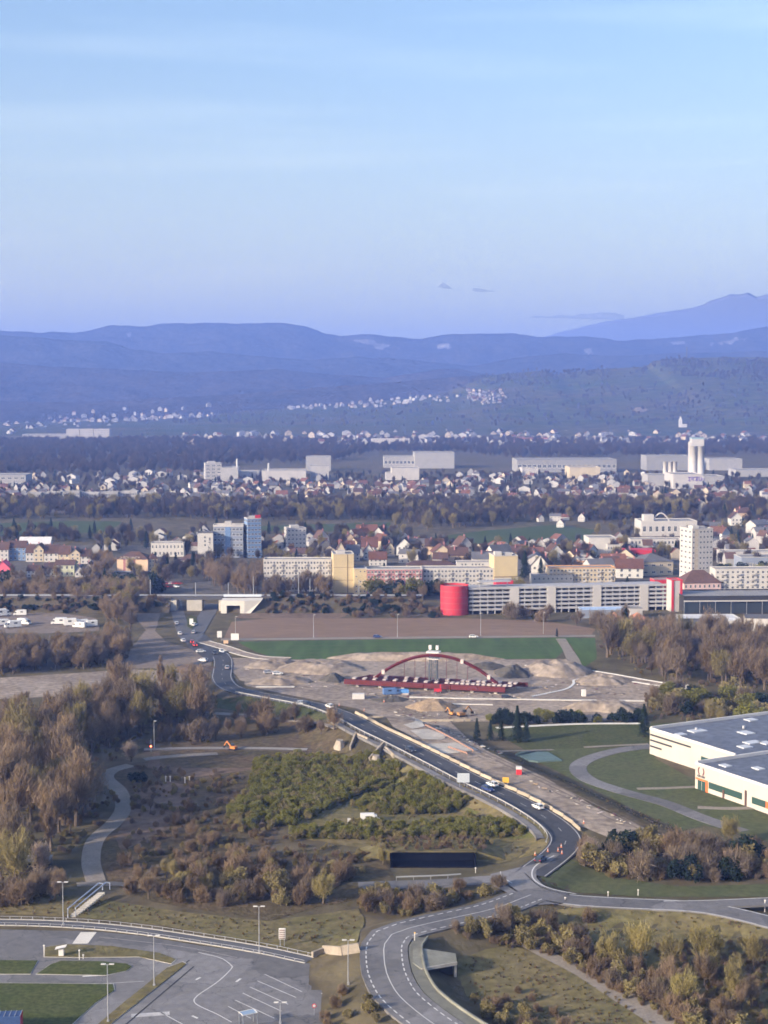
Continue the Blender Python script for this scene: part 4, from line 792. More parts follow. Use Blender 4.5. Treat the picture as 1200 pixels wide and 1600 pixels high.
for p, k, a, s_ in FAR:
    w, d, h, rh = [q * s_ for q in DIM[k][2:]]; ca, sa = math.cos(a), math.sin(a); T = lambda x, y, z: (p[0] + x * ca - y * sa, p[1] + x * sa + y * ca, p[2] + z)
    v = [T(x, y, -3) for x, y in ((-w / 2, -d / 2), (w / 2, -d / 2), (w / 2, d / 2), (-w / 2, d / 2))]; u = [T(x, y, h) for x, y in ((-w / 2, -d / 2), (w / 2, -d / 2), (w / 2, d / 2), (-w / 2, d / 2))]; r0, r1 = T(0, -d / 2, h + rh), T(0, d / 2, h + rh)
    for i in range(4): mb.face([v[i], v[(i + 1) % 4], u[(i + 1) % 4], u[i]], k)
    mb.face([u[0], u[1], r0], k); mb.face([u[2], u[3], r1], k); mb.face([u[1], u[2], r1, r0], k + 7); mb.face([u[3], u[0], r0, r1], k + 7)
tag(put('far_town_houses', mb.mesh('far_town_houses', fm)), 'countless tiny pale houses of the far towns at the foot of the hills', None, None, 'stuff')
drop_unused(*HP)
# ---------------------------------------------------------------- industry on the plain
def ind(label, x0, x1, yb, yt, dep, wall, cols=0, fl=1, yaw=2, rm=None, name='factory', cat='factory', wh=.3):
    wall = {W_bright.name: W_lgrey, W_white.name: wallm('dull_white', (0.38, 0.37, 0.36)), W_lgrey.name: F_white, W_grey.name: wallm('dull_grey', (0.26, 0.26, 0.26))}.get(wall.name, wall); return block(name, label, cat, x0, x1, yb, yt, dep, yaw, wall, fl if cols else 0, cols, par=.8, rm=rm or wall, wr=.7, wh=wh)  # far works get dimmed wall colours too, in place of haze
t = ind('tall white factory with stair lights at the left end of the works', 321, 346, 752, 725, 30, W_white, 3, 5, 10); roofbox(t, 3, 5, 10, 10, 3)
ind('white factory wing right of the tall factory', 346, 372, 752, 731, 30, W_white); ind('lower white hall of the works beside a slim white chimney', 372, 404, 750, 738, 40, W_bright, 0); ind('long white hall of the works with grey base', 409, 478, 752, 736, 40, W_bright); ind('white block at the right end of the works', 485, 514, 750, 729, 30, W_white); ind('pale rear hall of the works', 478, 517, 736, 714, 30, W_lgrey)
for k, (x, y, hpx, lb) in enumerate(((372, 750, 34, 'slim white chimney standing among the white halls'), (421, 750, 27, 'short white chimney on the left of the long hall'))):
    c = G(x, y); hh = hpx / scale_at(x, y); tag(put('chimney', MB().tube([(0, 0, 0), (0, 0, hh * .7), (0, 0, hh)], [1.6, 1.3, 1.2], 10).mesh('chimney', W_bright), None, (c[0], c[1] - 12, 0)), lb, 'chimney')
ind('long pale factory with saw windows right of the works', 600, 648, 731, 714, 40, W_lgrey, 8, 1); ind('big pale grey hall behind the long factory', 648, 710, 732, 708, 50, W_lgrey); ind('bright white factory in front of the big grey hall', 612, 655, 750, 732, 40, W_bright); ind('low white annex of the bright factory', 603, 612, 750, 740, 30, W_bright)
ind('very long grey warehouse left of the silo', 808, 964, 738, 719, 60, W_grey, 20, 1); ind('cream warehouse in front of the long grey one', 890, 938, 748, 731, 40, W_cream); ind('white cube hall in front of the long grey warehouse', 816, 841, 744, 732, 30, W_bright); ind('grey rear warehouse behind the silo', 1010, 1078, 735, 713, 40, W_grey); ind('pale hall right of the silo', 1108, 1160, 735, 718, 40, W_lgrey); ind('white low hall at the right edge near the silo', 1150, 1240, 745, 735, 40, W_lgrey)
t = ind('wide white warehouse with purple lettering in front of the silo', 1052, 1098, 764, 742, 45, W_bright, 0, yaw=3, name='warehouse', cat='warehouse'); glyph(t, t['w'] * .5, -.1, t['h'] * .55, 5, mat('purple_paint', (0.16, 0.10, 0.36), .7), 6, 3.2, seed=2); kid(t, 'grey_base', MB().box(-.1, t['w'] + .1, -.15, 0, 0, t['h'] * .42).mesh('grey_base', W_grey))
ind('low white warehouse wing left of the lettered warehouse', 1012, 1046, 759, 743, 35, W_lgrey, name='warehouse', cat='warehouse'); ind('long flat white roof right of the lettered warehouse', 1099, 1132, 757, 745, 40, W_lgrey, name='warehouse', cat='warehouse')
def silo(label, xs, wpx, yb, yt, head=False):
    s = scale_at(xs[0], yb); c = G(sum(xs) / len(xs), yb); t = thing('grain_silo', label, 'silo', c); h = (yb - yt) / s; r = wpx / s / 2
    for x in xs: kid(t, 'cylinder', MB().tube([(0, 0, 0), (0, 0, h)], r, 20).mesh('cylinder', W_white, True), ((x - sum(xs) / len(xs)) / s, 0, 0))
    if head:
        kid(t, 'headhouse', MB().box(-r * 1.75, r * 1.95, r * .2, r * 3, 0, h + 5).mesh('headhouse', W_lgrey)); kid(t, 'band', MB().box(-r * 1.6, r * 1.6, -r * .5, r, h, h + 2.4).mesh('band', W_grey))
        kid(t, 'gallery', MB().box(-r * 1.4, r * 1.75, -r * .1, r * 2.9, h + 2.4, h + 8.5).mesh('gallery', W_white)); kid(t, 'gallery_roof', MB().box(-r * 1.45, r * 1.8, -r * .15, r * 3.0, h + 8.5, h + 10.5).mesh('gallery_roof', mat('teal_roof', (0.26, 0.36, 0.40), .7)))
    return t
silo('tall twin white grain silo with teal roofed gallery', (1083, 1094), 12, 752, 697, True); silo('three short white tanks left of the tall silo', (1039, 1047, 1054), 7, 750, 721)
for k, (a, b) in enumerate(((104, 124), (125, 146), (147, 171))): ind('white high rise slab at far left, ' + ('leftmost', 'middle', 'rightmost')[k] + ' of three', a, b, 690, 671, 30, W_bright, 5, 6, name='high_rise', cat='building', wh=.25)
ind('long low pale works left of the white slabs', 35, 104, 688, 679, 50, W_lgrey); ind('pale low hall at the left edge above the forest belt', -20, 40, 760, 743, 40, W_lgrey, 6, 2); ind('two storey red and white apartment row in the far town', 805, 856, 694, 685, 25, W_rose, 10, 2, name='apartment_row', cat='building'); ind('white row in the far town left of the red and white one', 580, 640, 696, 686, 25, W_bright, name='apartment_row', cat='building')
for k in range(7): ind(ORD[k] + ' balcony apartment row from the left edge in the far left strip', 38 + k * 30, 64 + k * 30, 788 - k % 2, 771 - k % 3, 14, W_white if k % 2 else W_lgrey, 7, 3, name='apartment_row', cat='building', wh=.45)
# church and mast on the hill
c = ridge_hit('vineyard_hill', 641, 630); t = thing('church', 'white church with pointed spire on the slope left of the hill village', 'church', c); kid(t, 'nave', MB().box(-22, -4, -8, 8, -5, 12).mesh('nave', W_bright)); kid(t, 'tower', MB().box(-4, 4, -4, 4, -5, 20).mesh('tower', W_bright)); mb = MB(); [mb.face([a, b, (0, 0, 36)]) for a, b in zip([(-4, -4, 20), (4, -4, 20), (4, 4, 20), (-4, 4, 20)], [(4, -4, 20), (4, 4, 20), (-4, 4, 20), (-4, -4, 20)])]; kid(t, 'spire', mb.mesh('spire', M_rgrey))
c = ridge_hit('vineyard_hill', 1063, 670); t = thing('church', 'small white chapel with steep tower at the foot of the hill behind the silo', 'church', c); kid(t, 'nave', MB().box(0, 16, -6, 6, -3, 8).mesh('nave', W_bright)); kid(t, 'tower', MB().box(-4, 4, -4, 4, -3, 18).mesh('tower', W_bright)); mb = MB(); [mb.face([a, b, (0, 0, 30)]) for a, b in zip([(-4, -4, 18), (4, -4, 18), (4, 4, 18), (-4, 4, 18)], [(4, -4, 18), (4, 4, 18), (-4, 4, 18), (-4, -4, 18)])]; kid(t, 'spire', mb.mesh('spire', W_bright))
c = at_depth(1073, 561, 5200); t = thing('radio_mast', 'thin dark radio mast on the top of the vineyard hill', 'mast', (c[0], c[1], c[2] - 8)); kid(t, 'mast', MB().tube([(0, 0, 0), (0, 0, 34), (0, 0, 48)], [1.7, 1.2, .6], 6).mesh('mast', M_rgrey))
for k in range(3): kid(t, 'platform', MB().tube([(0, 0, 28 + k * 9), (0, 0, 30 + k * 9)], 3.4, 8).mesh('platform', M_rgrey))

# ---------------------------------------------------------------- railway embankment, bridge and underpass
M_ballast = mat('ballast', (0.10, 0.085, 0.075), 0.95, var=.25, scale=.5); M_bankg = mat('rail_bank', (0.06, 0.056, 0.032), 0.95, var=.3, scale=.15, col2=(0.09, 0.07, 0.045))
Y0 = G(300, 957)[1]; ZT = 7.2; xl = lambda px: (px - 600) / FPX * Y0 * 1.0
def bank(name, xa, xb):
    mb = MB(); prof = [(-3, -.3), (7, ZT - .4), (8, ZT), (17, ZT), (27, -.3)]; n = max(2, int((xb - xa) / 12))
    for i in range(n):
        x0, x1 = xa + (xb - xa) * i / n, xa + (xb - xa) * (i + 1) / n
        for (a, za), (b, zb) in zip(prof, prof[1:]): mb.face([(x0, Y0 + a, za), (x1, Y0 + a, za), (x1, Y0 + b, zb), (x0, Y0 + b, zb)], 1 if za > 6 and zb > 6 else 0)
    for x in (xa, xb): mb.face([(x, Y0 + a, z) for a, z in prof])
    return tag(put(name, mb.mesh(name, [M_bankg, M_ballast])), kind='structure')
bank('railway_embankment', -420, xl(262)); bank('railway_embankment', xl(350), xl(662))
t = thing('railway_bridge', 'low railway bridge over the two carriageways of the town road', 'bridge', (0, 0, 0))
kid(t, 'deck', MB().box(xl(260), xl(343), Y0 + 7.5, Y0 + 17.5, ZT - 1.6, ZT - .1).mesh('deck', mat('dark_girder', (0.07, 0.07, 0.075), .8)))
for a, b in ((258, 271), (287, 311), (338, 343)): kid(t, 'abutment', MB().box(xl(a), xl(b), Y0 + 6 if a == 287 else Y0 + 5, Y0 + 17.2, -.4, ZT - 1.7).mesh('abutment', M_conc))
kid(t, 'parapet', MB().box(xl(345), xl(405), Y0 + 7.0, Y0 + 7.3, ZT + .05, ZT + 1.3).mesh('parapet', mat('pale_blue_parapet', (0.5, 0.55, 0.62), .6)))
t = thing('underpass_box', 'pale concrete underpass box with sloping wing wall beside the railway bridge', 'underpass', (0, 0, 0)); a, b, c_, d_ = xl(344), xl(353), xl(374), xl(381)
kid(t, 'pillar', MB().box(a, b, Y0 - 3, Y0 + 7, -.3, ZT - .6).mesh('pillar', M_conc_l)); kid(t, 'lintel', MB().box(b, c_, Y0 - 3, Y0 + 7, ZT - 3.2, ZT - .6).mesh('lintel', M_conc_l)); kid(t, 'pillar', MB().box(c_, d_, Y0 - 3, Y0 + 7, -.3, ZT - .6).mesh('pillar', M_conc_l))
mb = MB(); e_ = xl(408); mb.face([(d_, Y0 - 3.2, -.3), (e_ - 6, Y0 - 3.2, -.3), (e_, Y0 - 1, ZT - .6), (d_, Y0 - 3.2, ZT - .6)]); mb.face([(d_, Y0 - 3.2, ZT - .6), (e_, Y0 - 1, ZT - .6), (e_, Y0 + 7, ZT - .5), (d_, Y0 + 7, ZT - .5)]); kid(t, 'wing_wall', mb.mesh('wing_wall', M_conc_l)); kid(t, 'shade_panel', MB().box(b, c_, Y0 + 6, Y0 + 6.5, 0, ZT - 3.2).mesh('shade_panel', M_dark))  # last part is a near-black panel painting shade inside the underpass
tr = tag(put('railway_track', MB().mesh('railway_track', M_ballast)), kind='structure')
for k in (10.6, 12.1, 13.6, 15.1): kid(tr, 'rail', MB().box(-420, xl(660), Y0 + k - .06, Y0 + k + .06, ZT + .02, ZT + .2).mesh('rail', M_metal))
# ---------------------------------------------------------------- trees and shrubs
M_bark = mat('bark', (0.10, 0.078, 0.06), 0.95, var=.2, scale=2, rnd=.2)
def leafm(name, col, rnd=.2):
    m = mat(name, col, 0.9, rnd=rnd, spec=.1, var=.25, scale=1.2, coord='OBJ'); t = m.node_tree; b = t.nodes['Principled BSDF']; o = t.nodes['Material Output']
    tr = t.nodes.new('ShaderNodeBsdfTranslucent'); mx_ = t.nodes.new('ShaderNodeMixShader'); mx_.inputs[0].default_value = .42
    t.links.new(b.inputs['Base Color'].links[0].from_socket, tr.inputs[0]); t.links.new(b.outputs[0], mx_.inputs[1]); t.links.new(tr.outputs[0], mx_.inputs[2]); t.links.new(mx_.outputs[0], o.inputs['Surface']); return m
L_brown, L_grey, L_olive = leafm('bare_twigs_brown', (0.250, 0.186, 0.120)), leafm('bare_twigs_grey', (0.205, 0.162, 0.116)), leafm('budding_olive', (0.255, 0.215, 0.098))
L_green, L_dark, L_yell = leafm('shrub_green', (0.195, 0.190, 0.050)), leafm('conifer_green', (0.024, 0.040, 0.028)), leafm('spring_yellow_green', (0.30, 0.255, 0.105))
L_rust = leafm('shrub_rust', (0.225, 0.165, 0.106)); L_pale = leafm('pale_twigs', (0.36, 0.29, 0.23))
def crown_mesh(seed, h, w, n, lm, style='bare', base=0.22, size=1.0):
    r = np.random.default_rng(seed); cz = h * (base + (1 - base) * .5); rz = h * (1 - base) * .5
    k = {'bare': 22, 'pop': 18, 'leaf': 12}.get(style, 8)
    d = r.normal(size=(k, 3)); d /= np.linalg.norm(d, axis=1)[:, None]; d[:, 2] *= .95
    cen = d * r.uniform(.25, .78, (k, 1)) * np.array([w / 2, w / 2, rz]) + np.array([0, 0, cz]); rad = r.uniform(.26, .46, k) * w / 2 * (1.15 if style == 'shrub' else .85)
    which = r.integers(0, k, n); q = r.normal(size=(n, 3)); q /= np.linalg.norm(q, axis=1)[:, None]
    p = cen[which] + q * (rad[which] * r.uniform(.2, 1.0, n) ** .6)[:, None] * np.array([1, 1, 1.1 if style == 'shrub' else 1.75])
    if style != 'shrub': lim = r.random(n) < .22; f_ = r.uniform(.35, 1, n)[:, None]; along = cen[which] * f_ + np.array([0, 0, h * .25]) * (1 - f_) + r.normal(size=(n, 3)) * .25; p = np.where(lim[:, None], along, p)
    p[:, 2] = np.clip(p[:, 2], h * (.02 if style == 'shrub' else base * .7), h * (1.02 if style == 'shrub' else 1.12))
    if style in ('bare', 'pop'):
        up = np.array([0, 0, 1.0]); out = p - np.array([0, 0, cz * .55]); out /= np.linalg.norm(out, axis=1)[:, None] + 1e-6
        ax = out * .8 + up * .7 + r.normal(size=(n, 3)) * .55; ax /= np.linalg.norm(ax, axis=1)[:, None]
        sd = np.cross(ax, r.normal(size=(n, 3))); sd /= np.linalg.norm(sd, axis=1)[:, None] + 1e-6
        L = r.uniform(.7, 2.1, n)[:, None] * size; wd = r.uniform(.04, .105, n)[:, None] * size
        v = np.stack([p - ax * L * .5 - sd * wd, p - ax * L * .5 + sd * wd, p + ax * L * .5], 1).reshape(-1, 3); f = np.arange(n * 3).reshape(-1, 3)
    else:
        ax = r.normal(size=(n, 3)); ax /= np.linalg.norm(ax, axis=1)[:, None]; sd = np.cross(ax, r.normal(size=(n, 3))); sd /= np.linalg.norm(sd, axis=1)[:, None] + 1e-6
        L = r.uniform(.14, .34, n)[:, None] * size
        v = np.stack([p - ax * L, p + sd * L * .6, p + ax * L, p - sd * L * .6], 1).reshape(-1, 3); f = np.arange(n * 4).reshape(-1, 4)
    return v.tolist(), f.tolist(), cen, cz
def trunk_mb(seed, h, w, cen, thick=1.0, shrub=False):
    r = random.Random(seed); mb = MB(); b = h * .018 * thick + .05
    if not shrub: mb.tube([(0, 0, -.4), (r.uniform(-.2, .2), r.uniform(-.2, .2), h * .35), (r.uniform(-.3, .3), r.uniform(-.3, .3), h * .75)], [b * 1.5, b, b * .35], 6)
    for c in cen: z0 = h * r.uniform(.15, .45) if not shrub else 0; mb.tube([(0, 0, z0), (c[0] * .55, c[1] * .55, z0 + (c[2] - z0) * .6), (c[0], c[1], c[2])], [b * .6, b * .4, b * .15], 4)
    return mb
def conifer(seed, h, w):
    r = random.Random(seed); mb = MB(); n = 0
    for k in range(420):
        t = r.random() ** .8; z = h * (.06 + .94 * t); rr = w / 2 * (1 - t) ** .85 * r.uniform(.45, 1.05) + .1; a = r.uniform(0, 6.283); x, y = math.cos(a), math.sin(a); l = r.uniform(.5, 1.0); s_ = r.uniform(.25, .45)
        mb.face([(x * rr - y * s_, y * rr + x * s_, z), (x * rr + y * s_, y * rr - x * s_, z), (x * (rr + l * .4), y * (rr + l * .4), z - l * .45)]); mb.face([(x * rr * .3 - y * s_, y * rr * .3 + x * s_, z + .3), (x * rr * .3 + y * s_, y * rr * .3 - x * s_, z + .3), (x * rr, y * rr, z - .25)])
    tk = MB(); tk.tube([(0, 0, -.4), (0, 0, h * .8)], [h * .02, .05], 6); return mb.v, mb.f, tk
SPEC = {}          # kind -> list of (crown mesh, trunk mesh, joined mesh, height)
def add_spec(kind, k, h, w, n, lm, style='bare', base=.22, size=1.0, thick=1.0):
    lst = SPEC.setdefault(kind, [])
    for i in range(k):
        sd = hash((kind, i)) % 100 if False else sum(map(ord, kind)) * 7 + i * 31
        if style == 'con': v, f, tk = conifer(sd, h, w)
        else: v, f, cen, cz = crown_mesh(sd, h, w, n, lm, style, base, size); tk = trunk_mb(sd, h, w, cen, thick, style == 'shrub')
        cm = bpy.data.meshes.new('crown'); cm.from_pydata(v, [], f); cm.materials.append(lm)
        tm = tk.mesh('trunk', M_bark); o = len(tk.v); jm = bpy.data.meshes.new('tree_clump'); jm.from_pydata(list(tk.v) + list(v), [], list(tk.f) + [tuple(a + o for a in q) for q in f])
        jm.materials.append(M_bark); jm.materials.append(lm); jm.polygons.foreach_set('material_index', [0] * len(tk.f) + [1] * len(f)); lst.append((cm, tm, jm, h))
add_spec('bare_tree', 4, 13, 9.5, 2600, L_brown); add_spec('grey_tree', 3, 13, 9, 2400, L_grey); add_spec('budding_tree', 3, 12, 9, 2600, L_olive, 'bare', .18)
add_spec('poplar_tree', 2, 17, 5, 2200, L_brown, 'pop', .08); add_spec('conifer', 2, 11, 5.5, 0, L_dark, 'con'); add_spec('willow', 2, 11, 9, 2600, L_yell, 'bare', .12); add_spec('blossom_tree', 2, 8, 8, 2200, L_pale, 'bare', .12)
add_spec('green_shrub', 3, 4, 5.5, 1500, L_green, 'shrub', .02); add_spec('brown_shrub', 3, 4, 5, 1300, L_rust, 'bare', .05, .8); add_spec('olive_shrub', 3, 4, 5, 1500, L_olive, 'shrub', .02); add_spec('dark_shrub', 2, 4, 6, 1500, L_dark, 'shrub', .02, 1.2)
add_spec('grey_shrub', 2, 4, 5, 1300, L_grey, 'bare', .05, .8)
add_spec('far_tree', 4, 13, 9.5, 1500, leafm('far_twigs', (0.105, 0.082, 0.070)), 'bare', .15, 1.35); add_spec('far_grey', 2, 12, 9, 1500, leafm('far_twigs_grey', (0.085, 0.076, 0.072)), 'bare', .12, 1.35)
NAME = dict(bare_tree='bare_tree', grey_tree='bare_tree', budding_tree='budding_tree', poplar_tree='poplar_tree', conifer='conifer', willow='willow_tree', blossom_tree='blossom_tree', green_shrub='shrub', brown_shrub='shrub', olive_shrub='shrub', dark_shrub='shrub', grey_shrub='shrub')
LOOK = dict(bare_tree='bare brown tree', grey_tree='bare grey-brown tree', budding_tree='olive budding tree', poplar_tree='slim bare poplar', conifer='dark green conifer', willow='yellow-green willow', blossom_tree='pale twiggy tree', green_shrub='green leafy shrub', brown_shrub='bare rust-brown shrub', olive_shrub='olive budding shrub', dark_shrub='dark evergreen shrub', grey_shrub='bare grey shrub')
rt = random.Random(5)
def plant(kind, p, h, label, group=None):
    cm, tm, jm, h0 = rt.choice(SPEC[kind]); s = h / h0; t = thing(NAME[kind], label, 'shrub' if 'shrub' in kind else 'tree', p, rt.uniform(0, 6.28), group, (s * rt.uniform(.85, 1.2), s * rt.uniform(.85, 1.2), s))
    put('trunk', tm, t); put('crown', cm, t); return t
def inside(poly, x, y):
    ins = False
    for (a, b), (c_, d_) in zip(poly, poly[1:] + poly[:1]):
        if (b > y) != (d_ > y) and x < (c_ - a) * (y - b) / (d_ - b) + a: ins = not ins
    return ins
def sample(poly, n, drape=False, seed=0, mind=0.0, even=0.0):
    """points spread over a stretch of ground given by its pixel outline"""
    r = random.Random(seed); out = []; W = [G(*p)[:2] for p in poly]; xs = [p[0] for p in W]; ys = [p[1] for p in W]; tries = 0
    while len(out) < n and tries < n * 80:
        tries += 1; x, y = r.uniform(min(xs), max(xs)), r.uniform(min(ys), max(ys))
        if not inside(W, x, y): continue
        if mind and any((x - a) ** 2 + (y - b) ** 2 < mind * mind for a, b, c_ in out): continue
        out.append((x, y, 0.0))
    if drape: hz = heights([(a, b) for a, b, c_ in out]); out = [(a, b, float(h)) for (a, b, c_), h in zip(out, hz)]
    return out
ROADPTS = np.concatenate([np.concatenate([L[:, :2], np.full((len(L), 1), w / 2)], 1) for L, w in ROADS.values()])
def off_road(p, m=1.5): return not bool((np.hypot(ROADPTS[:, 0] - p[0], ROADPTS[:, 1] - p[1]) < ROADPTS[:, 2] + m).any())
def nth(i): return ORD[i - 1] if i <= 12 else '%d%s' % (i, 'th' if i % 100 in (11, 12, 13) else {1: 'st', 2: 'nd', 3: 'rd'}.get(i % 10, 'th'))
def grove(poly, n, kinds, hr, where, group, seed, drape=True, mind=3.0):
    cnt = {}
    for p in sorted(sample(poly, n, drape, seed, mind), key=lambda q: q[0] / q[1]):
        if off_road(p): k = rt.choice(kinds); cnt[LOOK[k]] = cnt.get(LOOK[k], 0) + 1; plant(k, p, rt.uniform(*hr), nth(cnt[LOOK[k]]) + ' ' + LOOK[k] + ' from left ' + where, group + ', ' + LOOK[k])
# collections used by the far masses
def mass(name, label, pts, kinds, hr, seed=0):
    r = random.Random(seed); col = bpy.data.collections.new(name + '_kinds'); hs = []; i = 0
    for k in kinds:
        for cm, tm, jm, h0 in SPEC[k]: o = bpy.data.objects.new('%s_%02d' % (name, i), jm); col.objects.link(o); hs.append(h0); i += 1
    me = bpy.data.meshes.new(name); me.from_pydata(pts, [], [])
    idx = [r.randrange(len(hs)) for _ in pts]; sc = [r.uniform(*hr) / hs[j] for j in idx]
    for nm, ty, dat in (('pick', 'INT', idx), ('size', 'FLOAT', sc), ('turn', 'FLOAT', [r.uniform(0, 6.28) for _ in pts])): a = me.attributes.new(nm, ty, 'POINT'); a.data.foreach_set('value', dat)
    ob = tag(put(name, me), label, None, None, 'stuff'); ng = bpy.data.node_groups.new(name, 'GeometryNodeTree')
    ng.interface.new_socket('Geometry', in_out='INPUT', socket_type='NodeSocketGeometry'); ng.interface.new_socket('Geometry', in_out='OUTPUT', socket_type='NodeSocketGeometry')
    N = ng.nodes.new; l = ng.links.new; gi, go, ip, ci = N('NodeGroupInput'), N('NodeGroupOutput'), N('GeometryNodeInstanceOnPoints'), N('GeometryNodeCollectionInfo')
    ci.inputs['Collection'].default_value = col; ci.inputs['Separate Children'].default_value = True; ci.inputs['Reset Children'].default_value = True
    def att(nm, ty): a = N('GeometryNodeInputNamedAttribute'); a.data_type = ty; a.inputs['Name'].default_value = nm; return a.outputs['Attribute']
    cx = N('ShaderNodeCombineXYZ'); l(att('turn', 'FLOAT'), cx.inputs[2]); ip.inputs['Pick Instance'].default_value = True
    l(gi.outputs[0], ip.inputs['Points']); l(ci.outputs[0], ip.inputs['Instance']); l(att('pick', 'INT'), ip.inputs['Instance Index']); l(cx.outputs[0], ip.inputs['Rotation']); l(att('size', 'FLOAT'), ip.inputs['Scale']); l(ip.outputs[0], go.inputs[0])
    ob.modifiers.new('scatter', 'NODES').node_group = ng; return ob
# ---- single trees and shrubs, near to middle distance
grove([(-20,1150),(60,1140),(140,1118),(190,1088),(230,1074),(300,1085),(325,1100),(330,1150),(240,1150),(170,1180),(140,1210),(165,1240),(120,1300),(110,1370),(60,1392),(-20,1392)], 84, ['bare_tree', 'bare_tree', 'bare_tree', 'budding_tree', 'poplar_tree', 'grey_tree', 'budding_tree'], (10, 19), 'in the wood beside the winding path', 'wood beside the winding path', 21, mind=4.5)
grove([(-20,1170),(60,1160),(140,1200),(130,1290),(-20,1340)], 22, ['bare_tree', 'poplar_tree', 'poplar_tree', 'budding_tree'], (15, 22), 'rising tall left of the winding path', 'tall trees left of the winding path', 22)
grove([(240,1090),(320,1095),(380,1122),(460,1132),(540,1150),(530,1165),(300,1162),(240,1160)], 34, ['bare_tree', 'grey_shrub', 'brown_shrub', 'bare_tree', 'grey_tree'], (4, 9), 'on the slope below the old road', 'slope below the old road', 23)
grove([(-20,1026),(150,1020),(200,1010),(200,1036),(120,1048),(-20,1058)], 46, ['bare_tree', 'grey_tree', 'grey_tree', 'bare_tree'], (7, 12), 'in the belt behind the left building site', 'belt behind the left site', 24)
grove([(-20,934),(180,930),(222,936),(200,962),(205,985),(165,975),(150,955),(-20,944)], 40, ['bare_tree', 'grey_tree', 'bare_tree', 'budding_tree'], (8, 14), 'in the belt above the camper park', 'belt by the camper park', 25)
grove([(938,1024),(1000,1058),(1075,1070),(1240,1084),(1240,1030),(1100,1012),(940,1008)], 60, ['grey_tree', 'bare_tree', 'bare_tree', 'grey_tree', 'budding_tree'], (13, 19), 'in the wood right of the wheat field', 'wood right of the wheat field', 26, mind=4)
grove([(1005,1092),(1080,1086),(1240,1090),(1240,1135),(1100,1136),(1030,1118)], 52, ['green_shrub', 'grey_shrub', 'dark_shrub', 'olive_shrub', 'budding_tree'], (4, 8), 'in the thicket behind the white factory', 'thicket behind the factory', 27)
grove([(760,1124),(1010,1120),(1010,1128),(780,1134)], 26, ['dark_shrub', 'green_shrub', 'dark_shrub'], (2.5, 4.5), 'in the hedge beyond the lawn', 'hedge beyond the lawn', 28)
grove([(868,1345),(940,1335),(1060,1335),(1240,1330),(1240,1372),(1060,1382),(940,1370)], 62, ['brown_shrub', 'grey_shrub', 'olive_shrub', 'dark_shrub', 'brown_shrub'], (3.5, 7), 'in the thicket above the link road', 'thicket above the link road', 29, mind=2.2)
grove([(655,1452),(790,1436),(850,1448),(960,1500),(1090,1570),(1160,1600),(1180,1640),(1100,1625),(980,1560),(860,1492),(760,1474),(680,1480)], 88, ['brown_shrub', 'olive_shrub', 'grey_shrub', 'brown_shrub', 'olive_shrub'], (2, 4.6), 'in the hedgerow along the gravel track', 'hedgerow along the gravel track', 30, mind=2.2)
grove([(940,1505),(1060,1480),(1200,1500),(1200,1600),(1060,1580)], 13, ['willow', 'bare_tree', 'budding_tree'], (6, 10), 'standing in the meadow beside the gravel track', 'trees beside the gravel track', 31)
grove([(560,1392),(700,1388),(790,1396),(760,1410),(640,1432),(560,1424)], 30, ['brown_shrub', 'olive_shrub', 'grey_shrub'], (2, 4.5), 'on the bank above the front road', 'bank above the front road', 32)
grove([(160,1386),(300,1350),(420,1350),(540,1360),(560,1396),(420,1420),(250,1412)], 62, ['brown_shrub', 'grey_shrub', 'bare_tree', 'olive_shrub', 'budding_tree', 'brown_shrub'], (2.2, 6.2), 'in the scrub behind the car park', 'scrub behind the car park', 33, mind=2.5)
grove([(-20,1388),(90,1392),(100,1412),(-20,1420)], 16, ['brown_shrub', 'bare_tree', 'grey_shrub'], (3, 7), 'in the left edge scrub', 'scrub at the left edge', 34)
grove([(180,1270),(300,1265),(350,1300),(340,1360),(200,1375),(175,1350)], 12, ['brown_shrub', 'bare_tree', 'grey_shrub', 'brown_shrub'], (2, 5), 'in the scrub right of the winding path', 'scrub right of the path', 35)
grove([(500,1590),(545,1555),(560,1570),(600,1620),(580,1660),(500,1640)], 14, ['brown_shrub', 'olive_shrub'], (1.5, 3), 'on the verge by the front road', 'verge by the front road', 36)
grove([(735,1560),(800,1545),(860,1580),(900,1620),(800,1640)], 16, ['brown_shrub', 'olive_shrub'], (1.5, 3.5), 'on the bank right of the front road', 'bank right of the front road', 37)
grove([(326,905),(412,898),(412,930),(330,932)], 26, ['bare_tree', 'grey_tree'], (11, 16), 'in the clump below the office towers', 'clump below the office towers', 38, False)
grove([(585,928),(690,926),(690,940),(585,941)], 22, ['grey_tree', 'dark_shrub', 'green_shrub', 'bare_tree'], (5, 11), 'along the railway before the long block', 'trees before the long block', 39, False)
grove([(548,958),(690,955),(690,965),(548,966)], 22, ['dark_shrub', 'grey_shrub', 'brown_shrub'], (2.5, 4.5), 'in the hedge above the tilled field', 'hedge above the tilled field', 40, False)
grove([(790,964),(1000,972),(1060,985),(1050,992),(900,980),(790,968)], 26, ['grey_tree', 'grey_shrub', 'bare_tree', 'brown_shrub'], (4, 10), 'in front of the parking garage', 'trees before the garage', 41, False)
grove([(412,926),(516,924),(516,934),(412,935)], 20, ['grey_tree', 'bare_tree'], (9, 15), 'in front of the pale apartment block', 'trees before the pale block', 42, False)
grove([(145,880),(180,872),(182,918),(150,915)], 12, ['grey_tree', 'conifer', 'bare_tree'], (9, 14), 'left of the hotel', 'trees left of the hotel', 43, False)
grove([(0,902),(150,902),(175,920),(250,922),(250,930),(0,930)], 34, ['bare_tree', 'grey_tree', 'dark_shrub'], (6, 12), 'in the strip below the terrace houses', 'strip below the terrace', 44, False)
